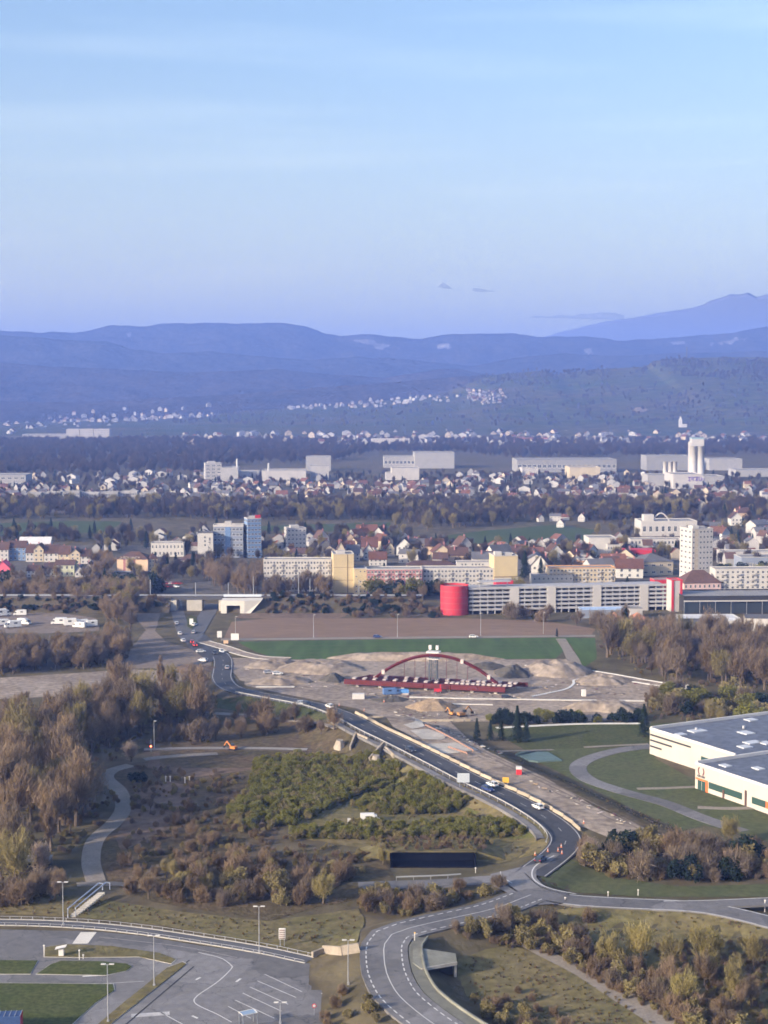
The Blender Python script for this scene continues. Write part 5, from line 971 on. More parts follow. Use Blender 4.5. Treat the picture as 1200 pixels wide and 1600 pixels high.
grove([(1020,1000),(1240,992),(1240,1012),(1020,1012)], 14, ['olive_shrub', 'grey_tree', 'budding_tree'], (6, 10), 'behind the wood under the glass hall', 'trees under the glass hall', 45, False)
grove([(1120,898),(1200,885),(1240,888),(1240,898),(1120,902)], 12, ['green_shrub', 'dark_shrub', 'budding_tree'], (5, 9), 'in the hedge behind the white and grey block', 'hedge behind the right block', 46, False)
for (x, y, h, k, lb) in ((745,1158,7.5,'conifer','short dark conifer at the left end of the conifer row'), (766,1158,7,'conifer','second dark conifer in the row by the site'), (783,1158,7.5,'conifer','third dark conifer in the row by the site'), (808,1160,12,'conifer','tallest dark conifer in the row by the site'), (822,1160,8,'conifer','dark conifer right of the tallest in the row'), (1006,1152,11,'conifer','single dark conifer standing by the corner of the white factory'), (870,995,4,'conifer','small conifer at the corner of the wheat field'), (978,978,9,'conifer','dark conifer between the terracotta cottages'),
                         (810,936,14,'willow','tall olive tree in front of the parking garage decks'), (820,905,17,'conifer','dark conifer right of the second yellow tower'), (965,950,14,'bare_tree','brown tree in front of the right half of the garage'), (845,905,13,'conifer','dark conifer behind the white two storey house'), (1140,1318,8,'willow','broad olive tree at the bend of the service lane'), (205,1190,7,'blossom_tree','pale tree at the top of the winding path'), (210,1222,3,'dark_shrub','wide dark evergreen bush beside the winding path'), (222,1222,3,'dark_shrub','second dark evergreen bush beside the path, on the right'),
                         (598,1352,5,'willow','yellow-green bush left of the dark portal'), (505,1412,8,'willow','yellowish bare tree in the middle of the scrub belt'), (925,1352,7,'blossom_tree','pale twiggy tree by the road bend'), (980,935,12,'conifer','conifer behind the right half of the garage'), (60,1365,8,'blossom_tree','pale tree by the sheds on the left'), (40,1200,9,'budding_tree','olive budding tree alone near the left edge'), (575,1408,4,'olive_shrub','round olive bush above the front road bend'), (920,1432,3.4,'brown_shrub','round brown bush on the meadow under the link road'),
                         (600,905,10,'conifer','conifer just above the long block roof'), (668,830,17,'budding_tree','olive tree at the edge of the dark wood belt'), (620,826,15,'budding_tree','olive tree in the middle of the dark wood belt'), (22,838,14,'conifer','conifer at left behind the terrace'), (45,836,12,'conifer','second conifer behind the terrace, right of the first'), (80,838,14,'conifer','broad dark tree behind the terrace houses')):
    p = P(x, y); plant(k, p, h, lb)
# ---- masses nobody could count
rs = random.Random(99)
def pts_of(*ps): return sum(ps, [])
far_k = ['far_tree', 'far_grey', 'far_tree']
mass('forest_belt', 'dark leafless forest belt across the far plain', pts_of(sample([(-60,694),(340,690),(520,700),(1260,698),(1260,711),(980,714),(800,717),(720,708),(590,706),(520,724),(340,728),(310,741),(-60,743)], 2600, seed=1), sample([(-60,690),(1260,690),(1260,697),(-60,697)], 500, seed=2)), far_k, (11, 19), 1)
mass('wood_belt', 'dark wood belt in front of the far residential rows', pts_of(sample([(-60,791),(320,791),(640,789),(1260,791),(1260,815),(1090,802),(930,815),(860,812),(700,828),(600,814),(400,814),(250,810),(-60,812)], 1200, seed=3)), far_k + ['budding_tree'], (9, 16), 2)
mass('garden_trees', 'trees scattered among far houses and works', pts_of(sample([(-60,744),(320,744),(520,742),(800,740),(1260,748),(1260,792),(-60,792)], 1350, seed=4), sample([(-60,655),(1260,655),(1260,692),(-60,692)], 800, seed=5)), far_k + ['conifer'], (5, 10), 3)
mass('town_trees', 'bare trees filling the gaps between the town buildings', pts_of(sample([(140,832),(420,832),(640,832),(640,872),(490,880),(330,872),(140,862)], 150, seed=6), sample([(640,852),(930,850),(1060,845),(1240,838),(1240,892),(1070,892),(980,905),(640,885)], 190, seed=7), sample([(930,800),(1000,800),(1100,800),(1240,800),(1240,840),(1000,845),(930,840)], 130, seed=8), sample([(-60,836),(140,836),(140,848),(-60,848)], 50, seed=9), sample([(190,896),(330,880),(330,905),(240,915)], 40, seed=18), sample([(420,878),(520,880),(520,895),(420,890)], 30, seed=19)), far_k + ['conifer', 'budding_tree'], (6, 13), 4)
mass('scrub', 'yellow-green scrub growing in diagonal strips left of the new road', [p for p in pts_of(sample([(400,1192),(480,1180),(560,1194),(632,1208),(636,1220),(556,1246),(460,1290),(378,1300),(350,1280),(390,1232)], 1500, True, 10), sample([(548,1262),(640,1228),(684,1228),(756,1256),(700,1272),(600,1274)], 560, True, 11), sample([(456,1302),(560,1290),(640,1294),(740,1282),(826,1294),(846,1308),(600,1313),(462,1311)], 640, True, 44)) if off_road(p, 5)], ['green_shrub', 'olive_shrub', 'green_shrub'], (.8, 2.7), 5)
mass('undergrowth', 'low brown undergrowth in woods and rough ground', [p for p in pts_of(sample([(-20,1100),(320,1100),(330,1165),(230,1165),(160,1200),(190,1260),(120,1330),(100,1390),(-20,1392)], 600, True, 12), sample([(210,1200),(380,1210),(370,1270),(460,1315),(600,1335),(560,1370),(300,1360),(190,1360),(200,1290)], 420, True, 13), sample([(1000,1082),(1240,1086),(1240,1130),(1020,1130)], 160, True, 14), sample([(-20,1000),(200,1000),(200,1040),(-20,1055)], 220, True, 15), sample([(930,1005),(1240,1010),(1240,1085),(1000,1062)], 260, True, 16), sample([(860,1340),(1240,1330),(1240,1375),(960,1378)], 200, True, 17), sample([(655,1450),(790,1436),(850,1448),(960,1496),(1090,1562),(1180,1600),(1180,1640),(1090,1622),(980,1562),(860,1494),(760,1476),(680,1482)], 420, True, 61), sample([(1000,1480),(1240,1470),(1240,1640),(1130,1600)], 260, True, 62), sample([(560,1388),(780,1394),(640,1434),(560,1426)], 140, True, 63)) if off_road(p, 3)], ['brown_shrub', 'grey_shrub', 'olive_shrub'], (.7, 1.9), 6)
mass('rough_tufts', 'dry grass tufts on meadows and banks', [p for p in pts_of(sample([(860,1424),(1090,1432),(1200,1452),(1240,1640),(1100,1640),(960,1540),(840,1470)], 500, True, 20), sample([(716,1500),(800,1485),(960,1555),(1080,1640),(760,1600)], 330, True, 21), sample([(-20,1400),(120,1405),(420,1445),(560,1430),(550,1478),(404,1470),(250,1442),(-20,1426)], 360, True, 22), sample([(600,1182),(760,1250),(860,1312),(760,1350),(580,1330)], 300, True, 23), sample([(800,1190),(930,1244),(1080,1300),(1200,1335),(1040,1308),(850,1216)], 260, True, 24)) if off_road(p, 1)], ['olive_shrub', 'brown_shrub'], (.2, .6), 7)

# ---- hedges and woods on the vineyard hill, growth on the railway bank
def on_hill(poly, n, seed):
    r = random.Random(seed); xs = [p[0] for p in poly]; ys = [p[1] for p in poly]; out = []
    while len(out) < n:
        x, y = r.uniform(min(xs), max(xs)), r.uniform(min(ys), max(ys))
        if inside(poly, x, y) and mnoise.noise((x / 45, y / 9, seed)) > -.15: out.append(ridge_hit('vineyard_hill', x, y))
    return out
mass('hill_woods', 'dark woods and hedges spread over the vineyard hill', on_hill([(1010,566),(1060,562),(1240,561),(1240,600),(1120,596),(1010,582)], 500, 31) + on_hill([(740,592),(850,581),(930,580),(1010,576),(1010,590),(860,604),(700,612)], 260, 32) + on_hill([(380,642),(640,625),(860,604),(1240,604),(1240,668),(700,668),(380,668)], 620, 33) + on_hill([(60,650),(380,640),(380,664),(60,664)], 200, 34), ['far_tree', 'far_grey'], (8, 15), 8)
bk = []
for x0, x1, n_ in ((-260, xl(262), 220), (xl(408), xl(660), 150)):
    for k in range(n_): q = rs.uniform(-3, 8); bk.append((rs.uniform(x0, x1), Y0 + q, max(-.2, (q + 3) * .7 - .4)))
mass('bank_growth', 'dark brambles and shrubs on the railway bank', bk, ['dark_shrub', 'grey_shrub', 'brown_shrub'], (1.2, 3.4), 9)
mass('belt_trees', 'bare trees filling the belts left of the town road', sample([(-60,932),(215,926),(240,934),(205,962),(210,985),(168,975),(150,954),(-60,944)], 130, seed=41) + sample([(-60,1026),(140,1020),(190,1000),(195,1038),(-60,1056)], 110, seed=42) + sample([(930,1006),(1240,1012),(1240,1070),(1075,1066),(1000,1054)], 90, seed=43), ['bare_tree', 'grey_tree'], (7, 13), 10)
# ---------------------------------------------------------------- red bowstring bridge on the building site
M_bred = mat('bridge_red', (0.10, 0.016, 0.020), 0.55, var=.18, scale=.6); M_form = mat('pale_formwork', (0.52, 0.44, 0.40), .85, var=.15, scale=1.0); M_scaf = mat('scaffold_grey', (0.075, 0.085, 0.10), .7)
A = G(538, 1068, 1.2); B = G(790, 1081, 1.2); ang = math.atan2(B[1] - A[1], B[0] - A[0]); LB = math.hypot(B[0] - A[0], B[1] - A[1]); WB, SH = 12.0, 6.5
t = thing('arch_bridge', 'dark red steel arch bridge under assembly in the middle of the building site', 'bridge', (A[0], A[1], 0), ang)
def bp(x, y, z): return (x + SH * y / WB, y, z)
for y in (0, WB):
    for k in range(6): kid(t, 'girder_section', MB().beam(bp(LB * k / 6, y, 2.0), bp(LB * (k + 1) / 6 - .12, y, 2.0), 1.0, 1.9 if y == 0 else 1.6).mesh('girder_section', M_bred))
me1 = MB().beam((0, .5, 0), (SH * (WB - 1) / WB, WB - .5, 0), .55, .8).mesh('cross_beam', M_bred); me2 = MB().box(-.7, .7, -1.5, 1.5, 0, .35).mesh('formwork_panel', M_form)
for k in range(31):
    x = LB * (k + .5) / 31; kid(t, 'cross_beam', me1, (x, 0, 2.4))
    if k % 2 == 0 or k > 18:
        for y in ((3.2, 8.8) if k % 3 else (3.2,)): kid(t, 'formwork_panel', me2, bp(x + .5, y, 2.85))
ya = WB / 2; x0, x1, zt = 10 - SH / 2, 60 - SH / 2, 12.8; pts = []
for k in range(25): q = k / 24; pts.append(bp(x0 + (x1 - x0) * q, ya, 2.2 + (zt - 2.2) * 4 * q * (1 - q)))
def arc(q): return bp(x0 + (x1 - x0) * q, ya, 2.2 + (zt - 2.2) * 4 * q * (1 - q))
for k in range(6): kid(t, 'arch_section', MB().tube([arc((k + j / 8) / 6) for j in range(9)], .62, 4).mesh('arch_section', M_bred))
for k in (2, 17, 22): p = pts[k]; kid(t, 'joint_cover', MB().box(-.6, .6, -.8, .8, -.8, .8).mesh('joint_cover', M_form), p)
for k in range(6, 20, 2): p = pts[k]; kid(t, 'hanger', MB().tube([(p[0], p[1], 2.4), p], .09, 5).mesh('hanger', M_bred))
for k in range(7):
    for y in (1, WB - 1): kid(t, 'temporary_support', MB().box(-.6, .6, -.6, .6, -.2, 1.1).mesh('temporary_support', M_conc), bp(LB * (k + .5) / 7, y, 0))
c = bp(33 - SH / 2, ya + 1.5, 0); q = thing('scaffold_tower', 'grey scaffold tower with white top platforms at the middle of the red arch', 'scaffold', (A[0] + c[0] * math.cos(ang) - c[1] * math.sin(ang), A[1] + c[0] * math.sin(ang) + c[1] * math.cos(ang), 0), ang)
for sx in (-1.2, 1.2):
    for sy in (-1.5, 1.5): kid(q, 'post', MB().box(-.16, .16, -.16, .16, 0, 14.2).mesh('post', M_scaf), (sx, sy, 0))
for k in range(6):
    for sy in (-1.5, 1.5): kid(q, 'brace', MB().beam((-1.5, sy, k * 2.1 + .2), (1.5, sy, k * 2.1 + 2.2), .2, .2).beam((-1.5, sy, k * 2.1 + 2.2), (1.5, sy, k * 2.1 + 2.2), .2, .2).mesh('brace', M_scaf))
kid(q, 'platform', MB().box(-2.2, 2.2, -2, 2, 11.2, 11.5).mesh('platform', M_white)); kid(q, 'platform', MB().box(-2.6, 2.4, -2, 2, 13.6, 14.1).mesh('platform', M_white))
for x in (-1.9, .9): kid(q, 'top_box', MB().box(x, x + 1.0, -.6, .6, 14.8, 16.4).mesh('top_box', M_white)); kid(q, 'mesh_panel', MB().box(x + .2, x + .9, -1.75, -1.72, .5, 9.5).mesh('mesh_panel', M_scaf))

# ---------------------------------------------------------------- white factory on the right
M_fw = mat('factory_cladding', (0.445, 0.41, 0.36), .7, var=.05, scale=.1); M_froof = mat('factory_roof', (0.105, 0.12, 0.155), .7, var=.25, scale=.05, col2=(0.13, 0.145, 0.18)); M_fglass = mat('factory_glass', (0.035, 0.07, 0.06), .2, spec=.6); M_orange = mat('orange_panel', (0.66, 0.14, 0.04), .6)
PA = G(1015, 1178); PC = G(1086, 1232); pd = G(1200, 1272); uu = Vector((pd[0] - PC[0], pd[1] - PC[1], 0)).normalized(); rz = math.atan2(uu.y, uu.x); vv = Vector((-uu.y, uu.x, 0))
dl = Vector((PC[0] - PA[0], PC[1] - PA[1], 0)); Lu, Lv = dl.dot(uu), dl.dot(vv)
t = thing('factory_hall', 'large white clad factory hall with blue-grey flat roof at the right edge', 'factory', PA, rz)       # local x runs along the wall towards the viewer, local y into the building
H1, H2 = 39 / scale_at(1015, 1178), 39 / scale_at(1086, 1232)
kid(t, 'wall', MB().box(0, Lu - .02, 0, 120, -.5, H1, 0, 1).mesh('wall', [M_fw, M_froof]))
mb = MB(); mb.box(0, Lu, -.1, .4, H1, H1 + .7); mb.box(-.1, .5, .4, 120, H1, H1 + .9); kid(t, 'parapet', mb.mesh('parapet', M_white))
for k, (l, z) in enumerate(((20, .80), (11, .58), (6, .34))): kid(t, 'wall_slit', MB().box(.2, l, -.06, .1, H1 * z - .28, H1 * z + .28).mesh('wall_slit', M_dark))
kid(t, 'strip_window', MB().box(Lu * .62, Lu * .94, -.06, .1, H1 * .22, H1 * .58).mesh('strip_window', M_fglass)); kid(t, 'door', MB().box(Lu * .77, Lu * .80, -.1, .1, 0, H1 * .3).mesh('door', M_rbrown))
rr = random.Random(4); M_sky = mat('roof_light', (0.5, 0.52, 0.55), .5)
for k in range(24):
    x, y = rr.uniform(3, Lu - 4), 5 + k * 4 + rr.uniform(-2, 2); kid(t, 'roof_light', MB().box(-rr.uniform(1, 2.4), rr.uniform(1, 2.4), -rr.uniform(1, 3), rr.uniform(1, 3), 0, .3).mesh('roof_light', M_sky), (x, y, H1 + .01))
for k in range(1, int(Lu / 5)): kid(t, 'panel_joint', MB().box(k * 5 - .03, k * 5 + .03, -.03, .05, 0, H1 - .05).mesh('panel_joint', W_grey))
for k in range(6): kid(t, 'roof_vent', MB().tube([(0, 0, 0), (0, 0, .9)], .5, 10).mesh('roof_vent', M_metal), (8 + 5 * (k % 4), 12 + k * 15, H1))
kid(t, 'gutter', MB().box(.1, Lu - .1, -.22, -.1, H1 - .5, H1 - .35).mesh('gutter', W_grey))
t = thing('factory_office', 'lower white office wing with red-brown emblem and dark window bands before the hall', 'office', PC, rz)
D2 = 70; kid(t, 'wall', MB().box(0, 80, 0, D2, -.5, H2, 0, 1).mesh('wall', [M_fw, M_froof])); mb = MB(); mb.box(0, 80, -.1, .4, H2, H2 + .6); mb.box(-.1, .5, .4, D2, H2, H2 + .9); kid(t, 'parapet', mb.mesh('parapet', M_white))
for k in range(1, 15): kid(t, 'panel_joint', MB().box(k * 5 - .03, k * 5 + .03, -.03, .05, H2 * .5, H2 - .05).mesh('panel_joint', W_grey))
for a, b in ((6, 20), (24, 29.5), (32.5, 40), (46, 62)): kid(t, 'strip_window', MB().box(a, b, -.07, .1, H2 * .2, H2 * .46).mesh('strip_window', M_fglass))
for a in (1.2, 3.0): kid(t, 'entrance_glass', MB().box(a, a + 1.6, -.07, .1, 0, H2 * .40).mesh('entrance_glass', M_fglass))
kid(t, 'entrance_frame', MB().box(.3, 5.6, -.12, .1, H2 * .41, H2 * .48).box(4.7, 5.7, -.12, .1, 0, H2 * .41).mesh('entrance_frame', M_orange)); kid(t, 'orange_panel', MB().box(29.6, 32, -.12, .1, H2 * .2, H2 * .46).mesh('orange_panel', M_orange))
for a in (12, 21.2, 32.2): kid(t, 'dark_pillar', MB().box(a, a + .7, -.2, .1, 0, H2 * (.62 if a > 20 and a < 22 else .34)).mesh('dark_pillar', M_rbrown))
for sg in (-1, 1):      # emblem: two facing brackets with a short bar between
    mb = MB(); q = [(math.cos(R(a)) * 1.35 * sg + sg * .1, -.08, math.sin(R(a)) * 1.35) for a in range(-62, 63, 12)]; i_ = [(p[0] * .55 + sg * .15, -.08, p[2] * .72) for p in q]
    for k in range(len(q) - 1): mb.face([q[k], q[k + 1], i_[k + 1], i_[k]])
    kid(t, 'emblem', mb.mesh('emblem', mat('emblem_red', (.13, .035, .04), .7)), (2.6, 0, H2 * .78))
glyph(t, .9, -.02, H2 * .53, .6, M_rgrey, 8, .46, seed=21)
for k in range(9): kid(t, 'roof_light', MB().box(-1.6, 1.6, -1.2, 1.2, 0, .3).mesh('roof_light', M_sky), (6 + k * 7 % 50, 6 + k * 6, H2 + .01))

# ---------------------------------------------------------------- vehicles
M_tyre, M_rim = mat('tyre', (.02, .02, .02), .9), mat('rim', (.4, .4, .42), .4, metal=.7); M_hl, M_tl = mat('headlight', (.75, .75, .72), .2), mat('taillight', (.45, .02, .02), .3); M_tl_on = mat('lit_taillight', (1.0, .10, .06), .3, emit=3.0)
def wheel_me(r=.33, w=.22):
    mb = MB(); mb.tube([(0, -w / 2, 0), (0, w / 2, 0)], r, 12, 0); mb.tube([(0, -w / 2 - .01, 0), (0, w / 2 + .01, 0)], r * .58, 10, 1); return mb.mesh('wheel', [M_tyre, M_rim])
ME_WH, ME_WHB = wheel_me(), wheel_me(.42, .3)
def loft(st, m=0):
    mb = MB(); rings = []
    for x, hw, zb, zt in st:
        i = len(mb.v); rings.append(i); mb.v += [(x, -hw * .9, zb), (x, -hw, zb + .22), (x, -hw, zt - .14), (x, -hw * .84, zt), (x, hw * .84, zt), (x, hw, zt - .14), (x, hw, zb + .22), (x, hw * .9, zb)]
    for a, b in zip(rings, rings[1:]):
        for j in range(8): mb.f.append((a + j, b + j, b + (j + 1) % 8, a + (j + 1) % 8)); mb.m.append(m)
    mb.f.append(tuple(rings[0] + j for j in range(8))); mb.f.append(tuple(rings[-1] + 7 - j for j in range(8))); mb.m += [m, m]; return mb
def car_proto(col, name='car', lit=False):
    pm = mat('car_paint_%d_%d_%d' % tuple(int(c * 100) for c in col), col, .3, spec=.5); t = thing(name, 'x', 'car')
    kid(t, 'body', loft([(-2.15, .70, .42, .80), (-2.02, .84, .30, .93), (-1.3, .88, .24, .97), (0, .88, .22, .97), (1.0, .88, .24, .93), (1.75, .84, .28, .80), (2.12, .70, .38, .62)]).mesh('body', pm))
    mb = MB(); b = [(-1.98, -.76, .94), (1.05, -.78, .92), (1.05, .78, .92), (-1.98, .76, .94)]; u = [(-1.5, -.60, 1.42), (.2, -.62, 1.44), (.2, .62, 1.44), (-1.5, .60, 1.42)]
    for k in range(4): mb.face([b[k], b[(k + 1) % 4], u[(k + 1) % 4], u[k]])
    kid(t, 'windows', mb.mesh('windows', M_glass)); mb = MB(); mb.face([(p[0], p[1], p[2] + .01) for p in u]); mb.box(-1.5, .2, -.61, .61, 1.40, 1.435)
    for k in (0, 1, 2, 3): mb.beam(b[k], u[k], .09, .09)
    for y in (-.69, .69): mb.beam((-.55, y * 1.1, .95), (-.55, y * .9, 1.42), .08, .08)
    kid(t, 'roof', mb.mesh('roof', pm))
    for x in (-1.35, 1.32):
        for y in (-.80, .80): kid(t, 'wheel', ME_WH, (x, y, .33))
    for y in (-.62, .62): kid(t, 'headlight', MB().box(2.0, 2.13, y - .16, y + .16, .55, .68).mesh('headlight', M_hl)); kid(t, 'taillight', MB().box(-2.17, -2.05, y - .14, y + .14, .68, .84).mesh('taillight', M_tl_on if lit else M_tl))
    return Proto(t)
def van_proto(col, L=5.6, Hh=2.5, name='camper_van'):
    pm = mat('van_paint_%d' % int(col[0] * 100 + col[2] * 10000), col, .45); t = thing(name, 'x', 'van'); mb = MB(); mb.box(-L / 2, L / 2 - 1.5, -1.02, 1.02, .4, Hh); kid(t, 'body', mb.mesh('body', pm))
    mb = MB(); mb.prism([(L / 2 - 1.5, -.98), (L / 2, -.94), (L / 2, .94), (L / 2 - 1.5, .98)], .4, 1.15); mb.face([(L / 2 - .1, -.9, 1.15), (L / 2 - .1, .9, 1.15), (L / 2 - .75, .85, 1.95), (L / 2 - .75, -.85, 1.95)], 1); mb.box(L / 2 - 1.5, L / 2 - .76, -.94, .94, 1.15, 2.05); kid(t, 'cab', mb.mesh('cab', [pm, M_glass]))
    for y in (-1.03, 1.03): kid(t, 'window', MB().box(-1.4, -.3, -.02, .02, 1.5, 2.0).mesh('window', M_glass), (0, y, 0)); kid(t, 'window', MB().box(L / 2 - 1.35, L / 2 - .8, -.02, .02, 1.25, 1.8).mesh('window', M_glass), (0, y * .93, 0))
    for x in (-L / 2 + 1.0, L / 2 - .95):
        for y in (-.9, .9): kid(t, 'wheel', ME_WH, (x, y, .33))
    return Proto(t)
CW, CB, CS, CD, CR = car_proto((.72, .72, .70)), car_proto((.025, .03, .045)), car_proto((.36, .37, .39)), car_proto((.03, .05, .16)), car_proto((.28, .03, .03), lit=True)
VW = van_proto((.72, .71, .68)); VB = van_proto((.10, .18, .36), 6.0, 2.4, 'box_van')
def road_pose(px, py, off=0.0, rev=False, key='main'):
    L = ROADS[key][0]; q = np.array([G(a, b, c) for a, b, c in [(px, py, 2.5)]])[0]
    i = int(np.argmin(np.hypot(L[:, 0] - q[0], L[:, 1] - q[1]) + 0)); i = min(max(i, 1), len(L) - 2); d = L[i + 1] - L[i - 1]; n = normals2(L)[i]
    return (L[i, 0] + n[0] * off, L[i, 1] + n[1] * off, L[i, 2] + .03), math.atan2(d[1], d[0]) + (math.pi if rev else 0)
for pr, px, py, off, rev, lb in ((CW, 840, 1264, 1.9, True, 'white car on the new road near its lower bend'), (CW, 781, 1232, 1.9, True, 'white car beside the yellow sign on the new road'), (CD, 788, 1240, -1.9, False, 'dark blue car next to the white one on the new road'), (CB, 660, 1184, -1.6, False, 'dark car in the middle of the new road'), (CB, 852, 1342, -1.5, True, 'black car at the junction beside the cones'), (CW, 541, 1110, 1.9, True, 'white car where the new road meets the site'), (CB, 510, 1105, -1.9, False, 'dark car left of the white car by the site'), (CS, 351, 1038, 1.8, True, 'silver car in the bend below the underpass'), (CW, 318, 1012, 1.8, False, 'white car at the front of the queue'), (CB, 324, 1014, -1.8, False, 'black car at the front of the queue')):
    p, a = road_pose(px, py, off, rev); pr.place(p, a, None, lb, 'cars on the roads')
for pr, px, py, a, lb in ((CR, 300, 1005, 1.75, 'red car with lit tail lights in the queue'), (CR, 304, 1010, 1.9, 'red car behind the first red car in the queue'), (CS, 303, 990, 1.5, 'silver car on the right carriageway below the railway bridge'), (CW, 276, 976, 1.75, 'white car highest on the left carriageway'), (CW, 281, 992, 1.8, 'white car halfway down the left carriageway'), (CW, 286, 1003, 1.9, 'white car lowest on the left carriageway'), (CW, 314, 1020, .3, 'white car turning onto the new road'), (CW, 317, 1034, 2.6, 'white car on the site spur'), (CW, 304, 978, 1.3, 'white car on the right carriageway by the island'), (CS, 420, 1053, .2, 'silver car parked on the gravel'), (CW, 434, 1055, .2, 'white car parked on the gravel, right of the silver one'), (CW, 472, 1102, .1, 'white pick-up parked at the foot of the gravel bank'), (CB, 792, 1092, .1, 'dark car parked behind the arch bridge right end'), (CW, 740, 997, 0, 'white car on the field track'), (CD, 590, 997, 0, 'blue car on the field track')):
    p = P(px, py); pr.place((p[0], p[1], p[2] + .18), a, None, lb, 'cars on the roads')
for k in range(9): p = G(256 + (k % 5) * 6 + rr.uniform(-1, 1), 913 + (k // 5) * 5); (CR if k % 3 < 2 else CW).place((p[0], p[1], .05), rr.uniform(-.4, .4), None, ORD[k] + ' car, ' + ('red', 'red', 'white')[k % 3] + ', in the town car park right of the hotel', 'cars in the town car park, ' + ('red', 'red', 'white')[k % 3])
for k, (px, py) in enumerate(((4, 963), (31, 962), (8, 977), (20, 981), (38, 976), (92, 976), (113, 978), (124, 981), (132, 977), (141, 979))): p = G(px, py); VW.place((p[0], p[1], .05), rr.uniform(-.5, .5) + (math.pi if k % 2 else 0), rr.uniform(1.15, 1.5), ORD[k] + ' white camper van from the left in the camper park', 'camper vans')
VB.place((*G(612, 1086)[:2], .06), .2, 1.1, 'blue box van parked below the arch bridge', None); p = P(578, 1284); VW.place(p, .1, .9, 'white van parked in the gap of the scrub'); drop_unused(CW, CB, CS, CD, CR, VW, VB)
# blue lorry at the lower left corner
p = G(2, 1616); t = thing('lorry', 'blue tarpaulin lorry trailer in the lower left corner of the car park', 'lorry', (p[0], p[1], .07), R(4)); M_tarp = mat('blue_tarp', (.035, .07, .18), .6, var=.15, scale=.8)
kid(t, 'cargo_box', MB().box(-9, 3.6, -1.25, 1.25, 1.1, 3.7).mesh('cargo_box', M_tarp))
for k in range(14): kid(t, 'roof_rib', MB().box(-.06, .06, -1.27, 1.27, 3.68, 3.78).mesh('roof_rib', M_metal), (-8.8 + k * .95, 0, 0))
kid(t, 'frame', MB().box(-9, 3.5, -.6, .6, .8, 1.1).mesh('frame', M_dark)); kid(t, 'tail_panel', MB().box(3.6, 3.66, -1.2, 1.2, 1.1, 3.7).mesh('tail_panel', M_red))
for x in (-1.5, -.2, 2.2):
    for y in (-1.0, 1.0): kid(t, 'wheel', ME_WHB, (x, y, .42))
def excavator(px, py, label, rz, s=1.0, col=(.55, .20, .05)):
    m = mat('plant_orange_%d' % int(col[0] * 100), col, .6); p = P(px, py); t = thing('excavator', label, 'excavator', p, rz, 'excavators', s)
    for y in (-1.1, 1.1): kid(t, 'track', MB().box(-1.9, 1.9, y - .3, y + .3, 0, .8).mesh('track', M_tyre))
    kid(t, 'body', MB().box(-2.0, 1.2, -1.2, 1.2, .9, 2.1).mesh('body', m)); kid(t, 'cab', MB().box(.1, 1.6, -1.2, -.1, 2.1, 3.2).mesh('cab', M_glass)); kid(t, 'boom', MB().beam((1, .3, 1.8), (3.6, .3, 4.4), .45, .6).mesh('boom', m)); kid(t, 'stick', MB().beam((3.5, .3, 4.4), (5.4, .3, 1.9), .35, .45).mesh('stick', m)); kid(t, 'bucket', MB().prism([(4.9, -.3), (5.9, -.3), (5.9, .9), (4.9, .9)], .9, 1.9).mesh('bucket', M_dark))
excavator(364, 1172, 'orange excavator beside the near railway line', 2.6, .62); excavator(722, 1120, 'brown excavator on the tan spoil heap', .5, .8, (.34, .18, .07)); excavator(706, 1118, 'orange excavator left of the brown one at the spoil heap', 2.2, .6, (.50, .24, .08))

# ---------------------------------------------------------------- street furniture
def lamp(px, py, h, label, arm=1.0, two=True, group='lamp posts', ground=None):
    p = ground or P(px, py); t = thing('lamp_post', label, 'lamp post', p, 0, group); kid(t, 'base', MB().box(-.22, .22, -.22, .22, -.1, .4).mesh('base', M_metal)); kid(t, 'pole', MB().tube([(0, 0, 0), (0, 0, h * .5), (0, 0, h)], [.12, .09, .06], 8).mesh('pole', M_metal))
    for sg in ((-1, 1) if two else (1,)): kid(t, 'arm', MB().beam((0, 0, h - .1), (sg * arm * .6, 0, h + .05), .07, .07).mesh('arm', M_metal)); kid(t, 'lamp_head', MB().prism([(-.4, -.2), (.4, -.2), (.5, 0), (.4, .2), (-.4, .2)], 0, .14).mesh('lamp_head', M_white), (sg * arm * .75, 0, h))
for a in ((99, 1446, 9.5, 'lamp post beside the stair rails at the left'), (405, 1488, 9.6, 'lamp post between the car park and the sign board'), (241, 1541, 10, 'lamp post on the verge strip in the car park'), (169, 1597, 10.8, 'lamp post on the turf at the lower left'), (544, 1538, 8.6, 'lamp post at the right corner of the car park'), (438, 1600, 4.0, 'small dark post in the car park below the bays')): lamp(*a)
for k, (x, y, h) in enumerate(((368, 997, 10), (490, 996, 10.5), (621, 995, 10.5), (751, 993, 10.5), (849, 990, 10))): lamp(x, y, h, ORD[k] + ' slim mast from the left along the tilled field', .6, False, 'masts along the tilled field')
for k, (x, h) in enumerate(((228, 11), (300, 9), (352, 9), (392, 13), (464, 17), (482, 12), (560, 11))):
    t = thing('catenary_mast', ORD[k] + ' catenary mast from the left on the railway embankment', 'mast', (xl(x), Y0 + 9, ZT), 0, 'catenary masts'); kid(t, 'pole', MB().box(-.16, .16, -.16, .16, -.2, h * .8).mesh('pole', M_metal)); kid(t, 'cantilever', MB().beam((0, 0, h * .62), (0, 3, h * .66), .1, .1).mesh('cantilever', M_metal))
